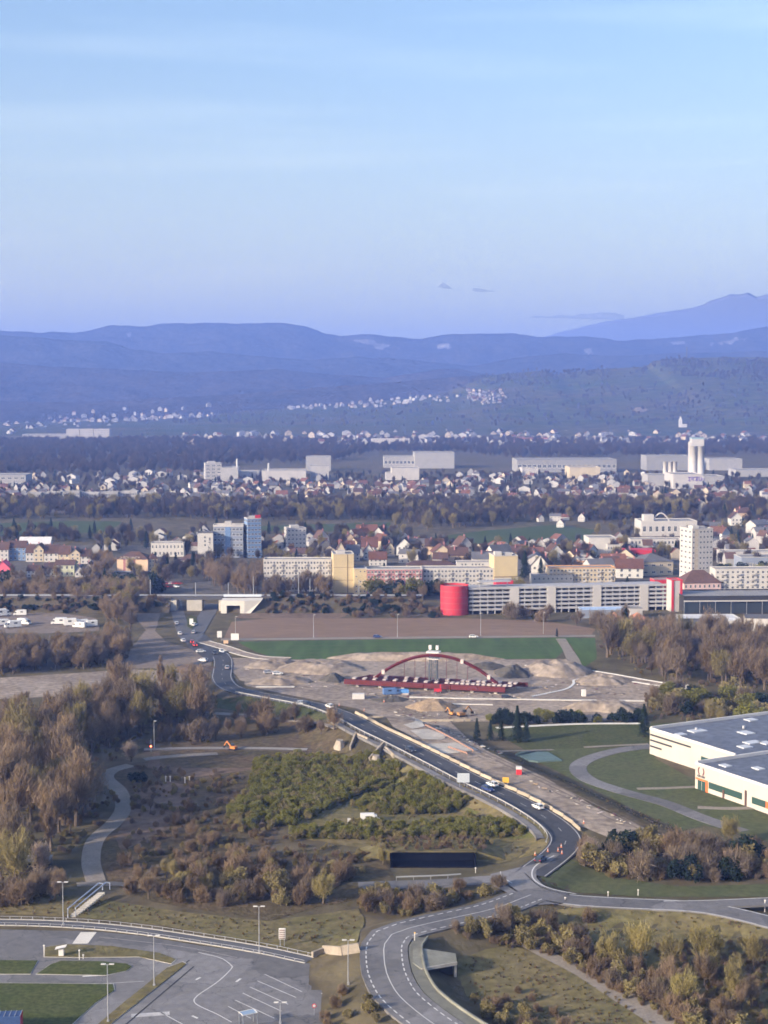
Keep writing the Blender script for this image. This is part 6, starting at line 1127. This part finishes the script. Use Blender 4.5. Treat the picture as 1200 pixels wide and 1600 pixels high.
def railing(L, label, name='guard_rail', h=.75, gap=4.0, w=.12, rh=.32, m=None, step=1, cat='guard rail'):
    c = L[len(L) // 2].copy(); t = thing(name, label, cat, tuple(c)); m = m or M_metal; mb = MB()
    for i in range(0, len(L) - 1): mb.beam(L[i] - c + np.array([0, 0, h]), L[i + 1] - c + np.array([0, 0, h]), w, rh)
    kid(t, 'rail', mb.mesh('rail', m)); me = MB().box(-.06, .06, -.06, .06, -.4, h).mesh('post', m); seg = np.concatenate([[0], np.cumsum(np.linalg.norm(np.diff(L[:, :2], axis=0), axis=1))])
    for s in np.arange(0, seg[-1], gap): kid(t, 'post', me, tuple(np.array([np.interp(s, seg, L[:, a]) for a in range(3)]) - c))
    return t
n = len(Lm); rl = offset_line(Lm[int(n * .60):int(n * .955)], -(wm / 2 + .5))
M_rail = mat('rail_white', (.34, .34, .34), .6)
railing(rl, 'pale guard rail along the left edge of the new road', m=M_rail, rh=.3)
fp = offset_line(Lm[int(n * .60):int(n * .94)], -(wm / 2 + 2.3), -.1); tag(put('footway', ribbon(fp, 2.0, .8).mesh('footway', M_asph)), kind='structure')
railing(offset_line(Lm[int(n * .42):int(n * .585)], -(wm / 2 + .4)), 'pale guard rail along the upper bend of the new road', m=M_rail, rh=.35)
railing(offset_line(ROADS['left'][0][int(len(ROADS['left'][0]) * .2):-4], 3.2), 'low grey guard rail along the side lane', rh=.3)
railing(offset_line(Lp, -2.0), 'grey railing between the cycle path and the car park', h=.6, rh=.07, w=.06, gap=2.5, cat='railing'); railing(offset_line(Lp, 2.0), 'grey railing on the bank side of the cycle path', h=.6, rh=.06, w=.06, gap=2.5, cat='railing')
# concrete barriers on the other side of the new road and round the site
ME_BAR = MB(); pr_ = [(-.3, 0), (-.26, .12), (-.12, .35), (-.09, .85), (.09, .85), (.12, .35), (.26, .12), (.3, 0)]
for x in (0,):
    for (a, za), (b, zb) in zip(pr_, pr_[1:]): ME_BAR.face([(-2.9, a, za), (2.9, a, za), (2.9, b, zb), (-2.9, b, zb)])
    for sx in (-2.9, 2.9): ME_BAR.face([(sx, a, z) for a, z in pr_])
M_bar = mat('barrier_concrete', (.34, .29, .22), .9, var=.15, scale=.5, rnd=.15); ME_BAR = ME_BAR.mesh('concrete_barrier', M_bar)
def barriers(L, where, group, every=6.0):
    seg = np.concatenate([[0], np.cumsum(np.linalg.norm(np.diff(L[:, :2], axis=0), axis=1))]); k = 0
    for s in np.arange(3, seg[-1] - 3, every):
        a, b = [np.array([np.interp(s + q, seg, L[:, c]) for c in range(3)]) for q in (-2.9, 2.9)]; m_ = (a + b) / 2; o = put('concrete_barrier', ME_BAR, None, tuple(m_), math.atan2(b[1] - a[1], b[0] - a[0])); tag(o, 'tan concrete barrier ' + where + ', ' + nth(k + 1) + ' from its far end', 'barrier', group); k += 1
barriers(offset_line(Lm[int(n * .575):int(n * .93)], wm / 2 + .7, .0), 'in the row along the new road', 'barriers along the new road')
def drp(pts, step=3.0, dz=.05): L = smooth_line([P(*p) for p in pts], step); L[:, 2] += dz; return L
barriers(drp([(575,1122),(620,1128),(665,1128),(740,1127)]), 'before the spoil heap', 'barriers in front of the heap')
M_wline = mat('white_edge', (.62, .61, .58), .8, var=.1, scale=.6)
for nm, pts, w in (('site_kerb', [(903,1045),(960,1054),(1010,1063),(1072,1073)], .9), ('site_kerb', [(830,1089),(850,1085),(885,1077),(897,1068),(896,1064),(912,1061),(960,1062),(1030,1072),(1070,1077)], 1.0), ('site_wall', [(640,1090),(720,1092),(840,1094),(1008,1096)], 1.4), ('site_wall', [(680,1100),(770,1102)], 1.0), ('site_kerb', [(430,1065),(480,1068)], 1.0), ('site_wall', [(400,1074),(460,1074)], 1.2), ('site_kerb', [(820,1040),(850,1043),(870,1046)], .8), ('hedge_path', [(775,1138),(900,1132),(1000,1131)], 1.6)):
    L = drp(pts, 2.0, .35 if 'wall' in nm else .28); tag(put(nm, ribbon(L, w, .6).mesh(nm, M_conc_l if 'wall' in nm else M_wline)), kind='structure')
for k, (y0, c0) in enumerate((([(664,1137),(700,1155),(740,1178)], 'orange netting fence along the slab row'), ([(700,1172),(730,1182)], 'short orange netting fence before the red box'))):
    railing(drp(y0), c0, 'site_fence', 1.0, 3, .05, .5, mat('orange_net', (.27, .16, .12), .9), cat='fence')
def board(px, py, w, h, z, col, label, posts=2, rz=0.0, name='sign_board', cat='sign', group=None):
    p = P(px, py); t = thing(name, label, cat, p, rz, group); m = mat('board_%d_%d_%d' % tuple(int(c * 100) for c in col), col, .7)
    for k in range(posts): x = (k - (posts - 1) / 2) * w * .6; kid(t, 'post', MB().box(x - .06, x + .06, 0, .12, -.3, z + h * .9).mesh('post', M_metal))
    kid(t, 'panel', MB().box(-w / 2, w / 2, -.1, 0, z, z + h).mesh('panel', m)); return t
board(724, 1231, 3.4, 2.6, 1.6, (.42, .46, .50), 'large blank grey sign back beside the new road guard rail'); board(790, 1228, 1.8, 1.6, .9, (.72, .42, .06), 'yellow-orange roadwork sign on the edge of the new road')
board(367, 1001, 3.6, 3.0, .3, (.68, .67, .63), 'large white site board at the corner of the wheat field'); board(343, 998, 2.2, 3.0, .6, (.62, .60, .57), 'tall white board left of the large site board'); board(299, 977, 1.8, 3.0, .3, (.66, .65, .62), 'white panel on the traffic island'); board(353, 1006, 2.2, 1.4, .2, (.62, .42, .26), 'tan board beside the queue')
for k, (x, y) in enumerate(((453, 1120), (415, 1124))): board(x, y, 1.6, 1.8, .5, (.72, .52, .08), ('yellow sign on the old road, the right one of two', 'yellow sign on the old road, the left one of two')[k], 1)
t = board(441, 1479, 1.4, 2.3, 1.6, (.72, .71, .68), 'white direction sign with red-brown rows on the bank above the car park'); [kid(t, 'row', MB().box(-.62, .62, -.13, -.10, 1.72 + k * .42, 1.94 + k * .42).mesh('row', M_rred)) for k in range(5)]
t = board(811, 1211, 1.5, 1.6, .05, (.55, .03, .04), 'red and white portable cabin on the second carriageway', 0, name='portable_cabin', cat='cabin'); kid(t, 'cabin_body', MB().box(-.75, .75, 0, 1.5, .05, 1.65).mesh('cabin_body', M_red)); kid(t, 'top', MB().box(-.8, .8, -.15, 1.5, 1.65, 2.3).mesh('top', M_white))
for k, (x, y, lb) in enumerate(((560, 1092, 'white site container below the left end of the arch bridge'), (1072, 1080, 'white tool box by the site kerb'), (912, 1088, 'white hut near the bend of the site kerb'))): p = P(x, y); t = thing('site_container', lb, 'container', (p[0], p[1], p[2]), .05); kid(t, 'body', MB().box(-2.2, 2.2, -1.2, 1.2, 0, 2.0 if k == 0 else 2.6).mesh('body', M_white), (0, 0, 0), 0, (1 if k == 0 else .35, 1 if k == 0 else .6, 1)); kid(t, 'skid', MB().box(-.6, .6, -.8, .8, -.2, .05).mesh('skid', M_dark))
M_btarp = mat('light_blue_tarp', (.10, .26, .55), .7, var=.2, scale=1.5)
for k, (x, y, w, h) in enumerate(((625, 1085, 3.2, 2.0), (606, 1083, 2.0, 1.6))):
    p = P(x, y); t = thing('material_stack', ('stack under light blue tarpaulin below the arch bridge, larger one', 'stack under light blue tarpaulin below the arch bridge, smaller one')[k], 'stack', p); mb = MB(); mb.prism([(-w, -1.2), (w, -1.2), (w * .9, 1.2), (-w * .9, 1.2)], 0, h * .6); kid(t, 'load', mb.mesh('load', M_form)); mb = MB(); mb.prism([(-w * 1.04, -1.3), (w * 1.04, -1.3), (w * .95, 1.3), (-w * .95, 1.3)], h * .35, h * .95); kid(t, 'tarpaulin', mb.mesh('tarpaulin', M_btarp))
p = P(684, 1083); t = thing('site_lift', 'bright red lifting machine under the middle of the arch bridge', 'machine', p); kid(t, 'body', MB().box(-1.4, 1.4, -.8, .8, .5, 1.7).mesh('body', M_red)); kid(t, 'mast', MB().box(.8, 1.2, -.2, .2, 1.7, 3.4).mesh('mast', M_red)); [kid(t, 'wheel', ME_WHB, (x, y, .42)) for x in (-.9, .9) for y in (-.8, .8)]
# cones and marker posts
def cone(px, py, label, s=1.0, col=(.62, .20, .10)):
    p = P(px, py); m = mat('cone_orange', (.48, .16, .08), .8); t = thing('traffic_cone', label, 'cone', (p[0], p[1], p[2] + .3), 0, 'cones and beacons', s); kid(t, 'base', MB().box(-.25, .25, -.25, .25, 0, .06).mesh('base', m)); kid(t, 'cone', MB().tube([(0, 0, .06), (0, 0, .35)], [.2, .13], 8).tube([(0, 0, .35), (0, 0, .6)], [.13, .09], 8, 1).tube([(0, 0, .6), (0, 0, .95)], [.09, .04], 8).mesh('cone', [m, M_white]))
for k, (x, y, lb) in enumerate(((836, 1338, 'beacon left of the black car'), (856, 1333, 'beacon behind the black car'), (872, 1332, 'beacon right of the black car'), (878, 1336, 'beacon at the road bend'), (877, 1326, 'white topped beacon on the guard rail end'), (569, 1112, 'orange beacon on the site by the white car'), (526, 1124, 'orange beacon at the end of the old road'), (912, 1288, 'beacon at the end of the second carriageway'), (530, 1104, 'beacon at the gravel bank'), (600, 1098, 'beacon below the blue tarpaulin'))): cone(x, y, 'orange and white ' + lb, 1.1)
for k, (x, y, h, lb) in enumerate(((69, 1494, 2.2, 'white barrier post left of the pay machine'), (124, 1500, 2.0, 'white barrier post right of the pay machine'), (130, 1499, .9, 'short white post beside the barrier post'), (997, 1400, 1.4, 'round white sign post on the verge of the link road'), (950, 1402, 1.2, 'short white marker at the link road'), (883, 1408, .8, 'white marker on the link road island'), (1195, 1425, 2.6, 'tall marker at the right edge of the link road'), (648, 1472, 1.9, 'yellow warning sign post at the front road bend'), (743, 1364, 1.2, 'pale box post at the side lane'))):
    p = P(x, y); t = thing('marker_post', lb, 'post', p); kid(t, 'pole', MB().tube([(0, 0, -.2), (0, 0, h)], .09, 6).mesh('pole', M_white)); kid(t, 'head', MB().tube([(0, -.05, h), (0, .05, h)], .2, 8).mesh('head', mat('sign_yellow', (.66, .42, .12), .7) if 'yellow' in lb else M_white))
p = P(96, 1494); t = thing('pay_machine', 'white pay machine with slanted roof on the grass island', 'machine', p); kid(t, 'cabinet', MB().box(-.5, .5, -.4, .4, 0, 1.7).mesh('cabinet', M_white)); mb = MB(); mb.face([(-1.2, -.8, 1.7), (1.0, -.8, 2.2), (1.0, .8, 2.2), (-1.2, .8, 1.7)]); mb.face([(-1.2, -.8, 1.6), (-1.2, .8, 1.6), (1.0, .8, 2.1), (1.0, -.8, 2.1)]); kid(t, 'roof', mb.mesh('roof', M_white))
# stairs with blue-grey handrails on the bank
a, b = np.array(G(112, 1433)), np.array(G(160, 1405)); b[2] = 1.6; t = thing('bank_stairs', 'pair of blue-grey handrails of the stairs up the bank at left', 'stairs', tuple(a)); d = b - a; M_hr = mat('handrail', (.42, .46, .55), .5, metal=.4); sd = np.array([1.1, .35, 0])
for k in (-1, 1): kid(t, 'handrail', MB().tube([tuple(sd * k * .7), tuple(sd * k * .7 + np.array([0, 0, 2.0])), tuple(d + sd * k * .7 + np.array([0, 0, 2.2])), tuple(d + sd * k * .7 + np.array([.9, 0, 2.1])), tuple(d + sd * k * .7 + np.array([.9, 0, .6]))], .13, 6).mesh('handrail', M_hr))
for k in range(14): q = d * (k + .5) / 14; kid(t, 'step', MB().box(-.8, .8, -.5, .5, -.4, .12).mesh('step', M_conc), tuple(q))
# culvert, wing walls and parapets
t = thing('culvert', 'concrete culvert box with flat slab roof right of the front road', 'culvert', (0, 0, 0)); q = [G(645, 1480, 3.1), G(712, 1490, 3.1), G(714, 1504, 3.1), G(658, 1514, 3.1), G(645, 1504, 3.1)]; qq = [(p[0], p[1]) for p in q][::-1]
kid(t, 'roof_slab', MB().prism(qq, 2.7, 3.15).mesh('roof_slab', mat('weathered_concrete', (.20, .20, .165), .9, var=.25, scale=.4))); r0, r1 = q[1], q[2]; kid(t, 'side_wall', MB().beam((r0[0] - .3, r0[1], 1.2), (r1[0] - .3, r1[1] + .2, 1.2), .5, 3.0).mesh('side_wall', M_conc)); kid(t, 'shade_panel', MB().beam((q[4][0] + .5, q[4][1] + 1.2, 1.2), (r1[0] - .8, r1[1] + 1.6, 1.2), .2, 3.0).mesh('shade_panel', M_dark)); kid(t, 'fascia', MB().beam((q[3][0], q[3][1] - .05, 2.95), (r1[0], r1[1] - .05, 2.95), .2, .6).mesh('fascia', M_conc))  # near-black panel stands for the darkness under the slab
Lw = offset_line(Lf[:int(len(Lf) * .62)], -7.6, -.1); tag(put('sidewalk', ribbon(offset_line(Lf[:int(len(Lf) * .62)], -6.2, -.05), 2.4, .8).mesh('sidewalk', mat('mossy_paving', (.15, .15, .125), .9, var=.2, scale=.4))), kind='structure'); railing(Lw, 'low pale parapet wall along the right side of the front road', 'parapet_wall', .3, 4, .35, .5, MATS['weathered_concrete'], cat='wall')
M_stone = mat('wing_stone', (.30, .26, .21), .9, var=.25, scale=.5)
def slabwall(pts, th, label, name='wing_wall', m=None):
    W = [P(*p) for p in pts]; c = W[0]; t = MB()
    for (a, b), h in zip(zip(W, W[1:]), th): t.beam((a[0] - c[0], a[1] - c[1], a[2] - c[2] + h / 2 - .3), (b[0] - c[0], b[1] - c[1], b[2] - c[2] + h / 2 - .3), .5, h)
    tag(put(name, t.mesh(name, m or M_stone), None, c), label, 'wall', 'concrete wing walls')
slabwall([(488,1497),(506,1490),(535,1492),(562,1488)], (1.6, 2.0, 2.2), 'pale concrete wall of the cycle underpass beside the front road'); slabwall([(547,1168),(556,1150),(575,1158)], (1.8, 1.6), 'pale V shaped wing wall of the road bridge, left one'); slabwall([(578,1184),(600,1168),(616,1180)], (2.4, 1.4), 'pale V shaped wing wall of the road bridge, right one')
for k, (x, y, w) in enumerate(((531, 1165, 4.2), (588, 1182, 4.2))):
    p = P(x, y); mb = MB(); n_ = 9; vs_ = [(math.cos(6.283 * i / n_) * w * .5 * rr.uniform(.8, 1.1), math.sin(6.283 * i / n_) * w * .9 * rr.uniform(.8, 1.1)) for i in range(n_)]
    for i in range(n_): a, b = vs_[i], vs_[(i + 1) % n_]; mb.face([(a[0], a[1], -.5), (b[0], b[1], -.5), (b[0] * .5, b[1] * .5, 2.2), (a[0] * .5, a[1] * .5, 2.2)])
    mb.face([(a[0] * .5, a[1] * .5, 2.2) for a in vs_]); tag(put('stone_pitching', mb.mesh('stone_pitching', M_stone), None, p), ('pale stone pitched cone at the left end of the road bridge', 'pale stone pitched cone at the right end of the road bridge')[k], 'stone bank', 'stone cones')
# opening below the grassy bank, its shade put into the black faces
p0, p1 = G(612, 1356), G(742, 1358); w = p1[0] - p0[0]; s = scale_at(680, 1356); hh = 14 / s; t = thing('dark_portal', 'long opening with painted black shade below the grassy bank left of the junction', 'portal', (p0[0], p0[1], 0)); M_black = mat('shade_black', (.006, .007, .012), .9, spec=0)
kid(t, 'back_shade', MB().box(0, w, 5, 5.4, -.2, hh).mesh('back_shade', M_black)); kid(t, 'floor_shade', MB().box(0, w, 0, 5, -.2, .25).mesh('floor_shade', M_black)); kid(t, 'rim', MB().box(-.5, w + .5, 5.4, 6, hh - .3, hh + .2).mesh('rim', M_mead)); [kid(t, 'cheek', MB().box(x, x + .4, 0, 5, -.2, hh).mesh('cheek', M_black)) for x in (-.4, w)]; [kid(t, 'seam', MB().box(x, x + .1, 4.94, 5, .25, hh).mesh('seam', M_black)) for x in (w * .25, w * .5, w * .75)]
mb = MB(); q = [(-7, 6), (-2, 6), (w + 2, 6), (w + 10, 6)]
mb.face([(-9, 6, -.2), (-.6, 6, hh + .3), (-.6, 14, hh + .3), (-9, 16, -.2)]); mb.face([(-.6, 5.8, hh + .32), (w + .6, 5.8, hh + .32), (w + .6, 14, hh + .3), (-.6, 14, hh + .3)]); mb.face([(w + .6, 6, hh + .3), (w + 9, 6, -.2), (w + 9, 16, -.2), (w + .6, 14, hh + .3)]); mb.face([(-.6, 14, hh + .3), (w + .6, 14, hh + .3), (w + 6, 24, -.2), (-6, 24, -.2)]); mb.face([(-9, 6, -.2), (-.4, 5.9, -.2), (-.5, 5.9, hh + .3)]); mb.face([(w + .4, 5.9, -.2), (w + 9, 6, -.2), (w + .5, 5.9, hh + .3)]); tag(put('grassy_bank', mb.mesh('grassy_bank', M_mead), None, (p0[0], p0[1], 0)), kind='structure')
tp = [(p0[0] + rs.uniform(-5, w + 5), p0[1] + q_, max(0, hh + .2 - max(0, q_ - 14) * .22)) for q_ in [rs.uniform(6.5, 22) for _ in range(240)]]; mass('bank_tufts', 'dry grass tufts on the bank above the black opening', tp, ['olive_shrub', 'brown_shrub'], (.4, 1.3), 12)
# near railway line with its signal
Lr = drp([(225,1172),(300,1170),(400,1170),(480,1172)], 3, .2); trk = tag(put('railway_line', ribbon(Lr, 4.2, .5).mesh('railway_line', M_ballast)), kind='structure'); [kid(trk, 'rail', ribbon(offset_line(Lr, k, .12), .14, .12).mesh('rail', M_metal)) for k in (-.72, .72)]
p = P(236, 1175); t = thing('railway_signal', 'railway signal showing a red light in front of the dark wood', 'signal', p); kid(t, 'pole', MB().tube([(0, 0, 0), (0, 0, 4.2)], .08, 6).mesh('pole', M_metal)); kid(t, 'head', MB().box(-.4, .4, -.15, .15, 1.4, 2.6).mesh('head', M_dark)); kid(t, 'red_lamp', MB().tube([(0, -.16, 1.9), (0, -.3, 1.9)], .26, 10).mesh('red_lamp', mat('red_lamp', (1.0, .12, .05), .4, emit=6)))
lamp(241, 1170, 9, 'thin mast beside the railway signal', .5, False, None)
block('low_shed', 'low shed with pale flat roof half hidden in the wood at left', 'shed', 32, 76, 1362, 1347, 5, 4, M_dark, roof=W_lgrey, par=.15, rm=W_lgrey)
p = P(546, 1290); t = thing('switch_cabinet', 'white cabinet standing in the gap of the scrub', 'cabinet', p); kid(t, 'body', MB().box(-.5, .5, -.4, .4, 0, 1.9).mesh('body', M_white)); kid(t, 'plinth', MB().box(-.6, .6, -.5, .5, -.2, .1).mesh('plinth', M_conc))
for k, (x, y) in enumerate(((259, 1222), (266, 1222), (289, 1224), (296, 1222))): p = P(x, y); t = thing('bee_post', ORD[k] + ' short white post from the left in the brown scrub', 'post', p, 0, 'white posts in the scrub'); kid(t, 'pole', MB().box(-.12, .12, -.12, .12, -.2, 1.6).mesh('pole', M_white)); kid(t, 'cap', MB().box(-.2, .2, -.2, .2, 1.6, 1.75).mesh('cap', M_white))
p = P(388, 1602); t = thing('bay_shelter', 'small glass shelter with pale frame at the lower edge of the car park', 'shelter', (p[0], p[1], .07), .5); [kid(t, 'post', MB().box(x - .06, x + .06, y - .06, y + .06, 0, 2.3).mesh('post', M_metal)) for x in (-1.4, 1.4) for y in (-.9, .9)]; kid(t, 'roof_frame', MB().box(-1.5, 1.5, -1, -.85, 2.3, 2.42).box(-1.5, 1.5, .85, 1, 2.3, 2.42).box(-1.5, -1.35, -.85, .85, 2.3, 2.42).box(1.35, 1.5, -.85, .85, 2.3, 2.42).mesh('roof_frame', M_white)); kid(t, 'roof_glass', MB().box(-1.35, 1.35, -.85, .85, 2.33, 2.37).mesh('roof_glass', mat('pale_glass', (.25, .33, .42), .15)))
p = G(491, 1587); t = thing('round_sign', 'small round red and white sign standing in the car park', 'sign', (p[0], p[1], .07)); kid(t, 'pole', MB().tube([(0, 0, 0), (0, 0, 1.6)], .04, 6).mesh('pole', M_metal)); kid(t, 'disc', MB().tube([(0, -.06, 1.8), (0, 0, 1.8)], .42, 14).mesh('disc', M_red)); kid(t, 'disc_face', MB().tube([(0, -.08, 1.8), (0, -.05, 1.8)], .28, 14).mesh('disc_face', M_white))

# loose building material strewn over the site
mb = MB(); DM = [M_form, M_conc, M_bar, M_bred, M_darkspoil, M_tanspoil, M_conc]
for (poly, n_) in (([(545,1072),(800,1084),(830,1092),(640,1098),(560,1086)], 150), ([(600,1108),(740,1112),(760,1126),(640,1132)], 90), ([(640,1140),(720,1150),(800,1200),(740,1190)], 60), ([(380,1036),(540,1050),(520,1080),(400,1070)], 60), ([(840,1046),(1000,1066),(1000,1088),(830,1080)], 60), ([(800,1230),(900,1262),(1010,1310),(960,1300)], 40)):
    for p in sample(poly, n_, True, n_ + 7):
        s_ = rr.uniform(.15, .45); a = rr.uniform(0, 3); ca, sa = math.cos(a), math.sin(a); l, w_, h_ = s_ * rr.uniform(.6, 2.6), s_ * rr.uniform(.3, .8), s_ * rr.uniform(.2, .7); i = len(mb.v); z = p[2] + .1
        mb.box(-l, l, -w_, w_, 0, h_, rr.randrange(7)); mb.v[i:] = [(p[0] + x * ca - y * sa, p[1] + x * sa + y * ca, z + zz) for x, y, zz in mb.v[i:]]
tag(put('site_debris', mb.mesh('site_debris', DM)), 'rubble, planks and loose building material strewn over the building site', None, None, 'stuff')
# wheel ruts on the gravel
M_rut = mat('wheel_rut', (0.145, 0.118, 0.095), .95, var=.2, scale=.2)
for pts in ([(392,1044),(450,1056),(520,1074),(600,1096),(660,1120)], [(560,1100),(640,1104),(740,1098),(860,1092),(990,1092)], [(650,1140),(720,1168),(800,1204),(880,1242),(980,1290)], [(664,1138),(740,1170),(830,1212),(910,1250),(1000,1294)], [(620,1128),(690,1122),(760,1118),(860,1116)]):
    for off in (-.9, .9): L = offset_line(drp(pts, 3, .13), off); tag(put('wheel_rut', ribbon(L, .55).mesh('wheel_rut', M_rut)), kind='structure')
# ---------------------------------------------------------------- haze
mv = bpy.data.materials.new('haze_air'); mv.use_nodes = True; t = mv.node_tree; t.nodes.clear()
vo = t.nodes.new('ShaderNodeOutputMaterial'); pv = t.nodes.new('ShaderNodeVolumePrincipled')
pv.inputs['Color'].default_value = (0.22, 0.37, 1.0, 1); pv.inputs['Density'].default_value = 1.38e-4; pv.inputs['Anisotropy'].default_value = 0.0
t.links.new(pv.outputs[0], vo.inputs['Volume'])
mb = MB(); mb.box(-12000, 12000, -2500, 11500, -60, 540); tag(put('haze', mb.mesh('haze', mv)), kind='stuff', label='pale blue haze over the whole plain')

# ---------------------------------------------------------------- low cloud bank beyond the mountains
mc = bpy.data.materials.new('thin_cloud'); mc.use_nodes = True; t = mc.node_tree; b = t.nodes['Principled BSDF']; b.inputs['Base Color'].default_value = (.20, .23, .32, 1); b.inputs['Roughness'].default_value = 1; b.inputs['Specular IOR Level'].default_value = 0
tr = t.nodes.new('ShaderNodeBsdfTransparent'); mx_ = t.nodes.new('ShaderNodeMixShader'); mx_.inputs[0].default_value = .3; t.links.new(tr.outputs[0], mx_.inputs[1]); t.links.new(b.outputs[0], mx_.inputs[2]); t.links.new(mx_.outputs[0], t.nodes['Material Output'].inputs['Surface'])
def cloud(top, bot, D, name, label, depth=1500):
    n = 70; x0, x1 = top[0][0], top[-1][0]; vs_ = []; fs = []
    for k in range(n + 1):
        x = x0 + (x1 - x0) * k / n; a = np.interp(x, [p[0] for p in top], [p[1] for p in top]); c = np.interp(x, [p[0] for p in bot], [p[1] for p in bot]); e = min(1, k / 4, (n - k) / 4)
        a += (fb(x, 0, 26, 3) * 3.0 + fb(x, 0, 9, 4) * 1.2) * e
        U, M_, Lo = at_depth(x, a, D), at_depth(x, (a * .4 + c * .6), D - depth * .5 * e), at_depth(x, c, D); Mb = at_depth(x, (a * .5 + c * .5), D + depth * .5 * e + 5); vs_ += [U, M_, Lo, Mb]
    for k in range(n):
        for j in range(4): fs.append((k * 4 + j, k * 4 + 4 + j, k * 4 + 4 + (j + 1) % 4, k * 4 + (j + 1) % 4))
    me = bpy.data.meshes.new(name); me.from_pydata(vs_, [], fs); me.materials.append(mc); me.polygons.foreach_set('use_smooth', [True] * len(me.polygons)); tag(put(name, me), label, None, None, 'stuff')
cb = ridge('cloud_bank', 30000, [(600,580),(800,540),(880,517),(940,503),(1000,494),(1030,488),(1062,484),(1080,480),(1096,476),(1106,469),(1120,466),(1136,459),(1150,460),(1164,457),(1178,464),(1192,460),(1210,462),(1300,448),(1450,470),(1700,500)], 60, mat('cloud_vapour', (.125, .15, .23), 1.0, var=.06, scale=.0006, spec=0), seed=9, rough=.02, px_lo=800, px_hi=1700, cols=500, back=3)
tag(cb, 'flat lavender cloud bank above the mountains at the right', None, None, 'stuff')
cloud([(826,495),(880,493),(950,489),(975,492)], [(826,496),(900,498),(975,500)], 29000, 'cloud_wisp', 'thin tail of cloud at the left end of the cloud bank', 300)
cloud([(684,447),(692,443),(700,446),(712,451)], [(684,448),(695,451),(712,452)], 30000, 'cloud_wisp', 'left one of two tiny grey cloud wisps', 150)
cloud([(738,453),(750,450),(762,452),(774,454)], [(738,454),(752,456),(774,455)], 30000, 'cloud_wisp', 'right one of two tiny grey cloud wisps', 150)
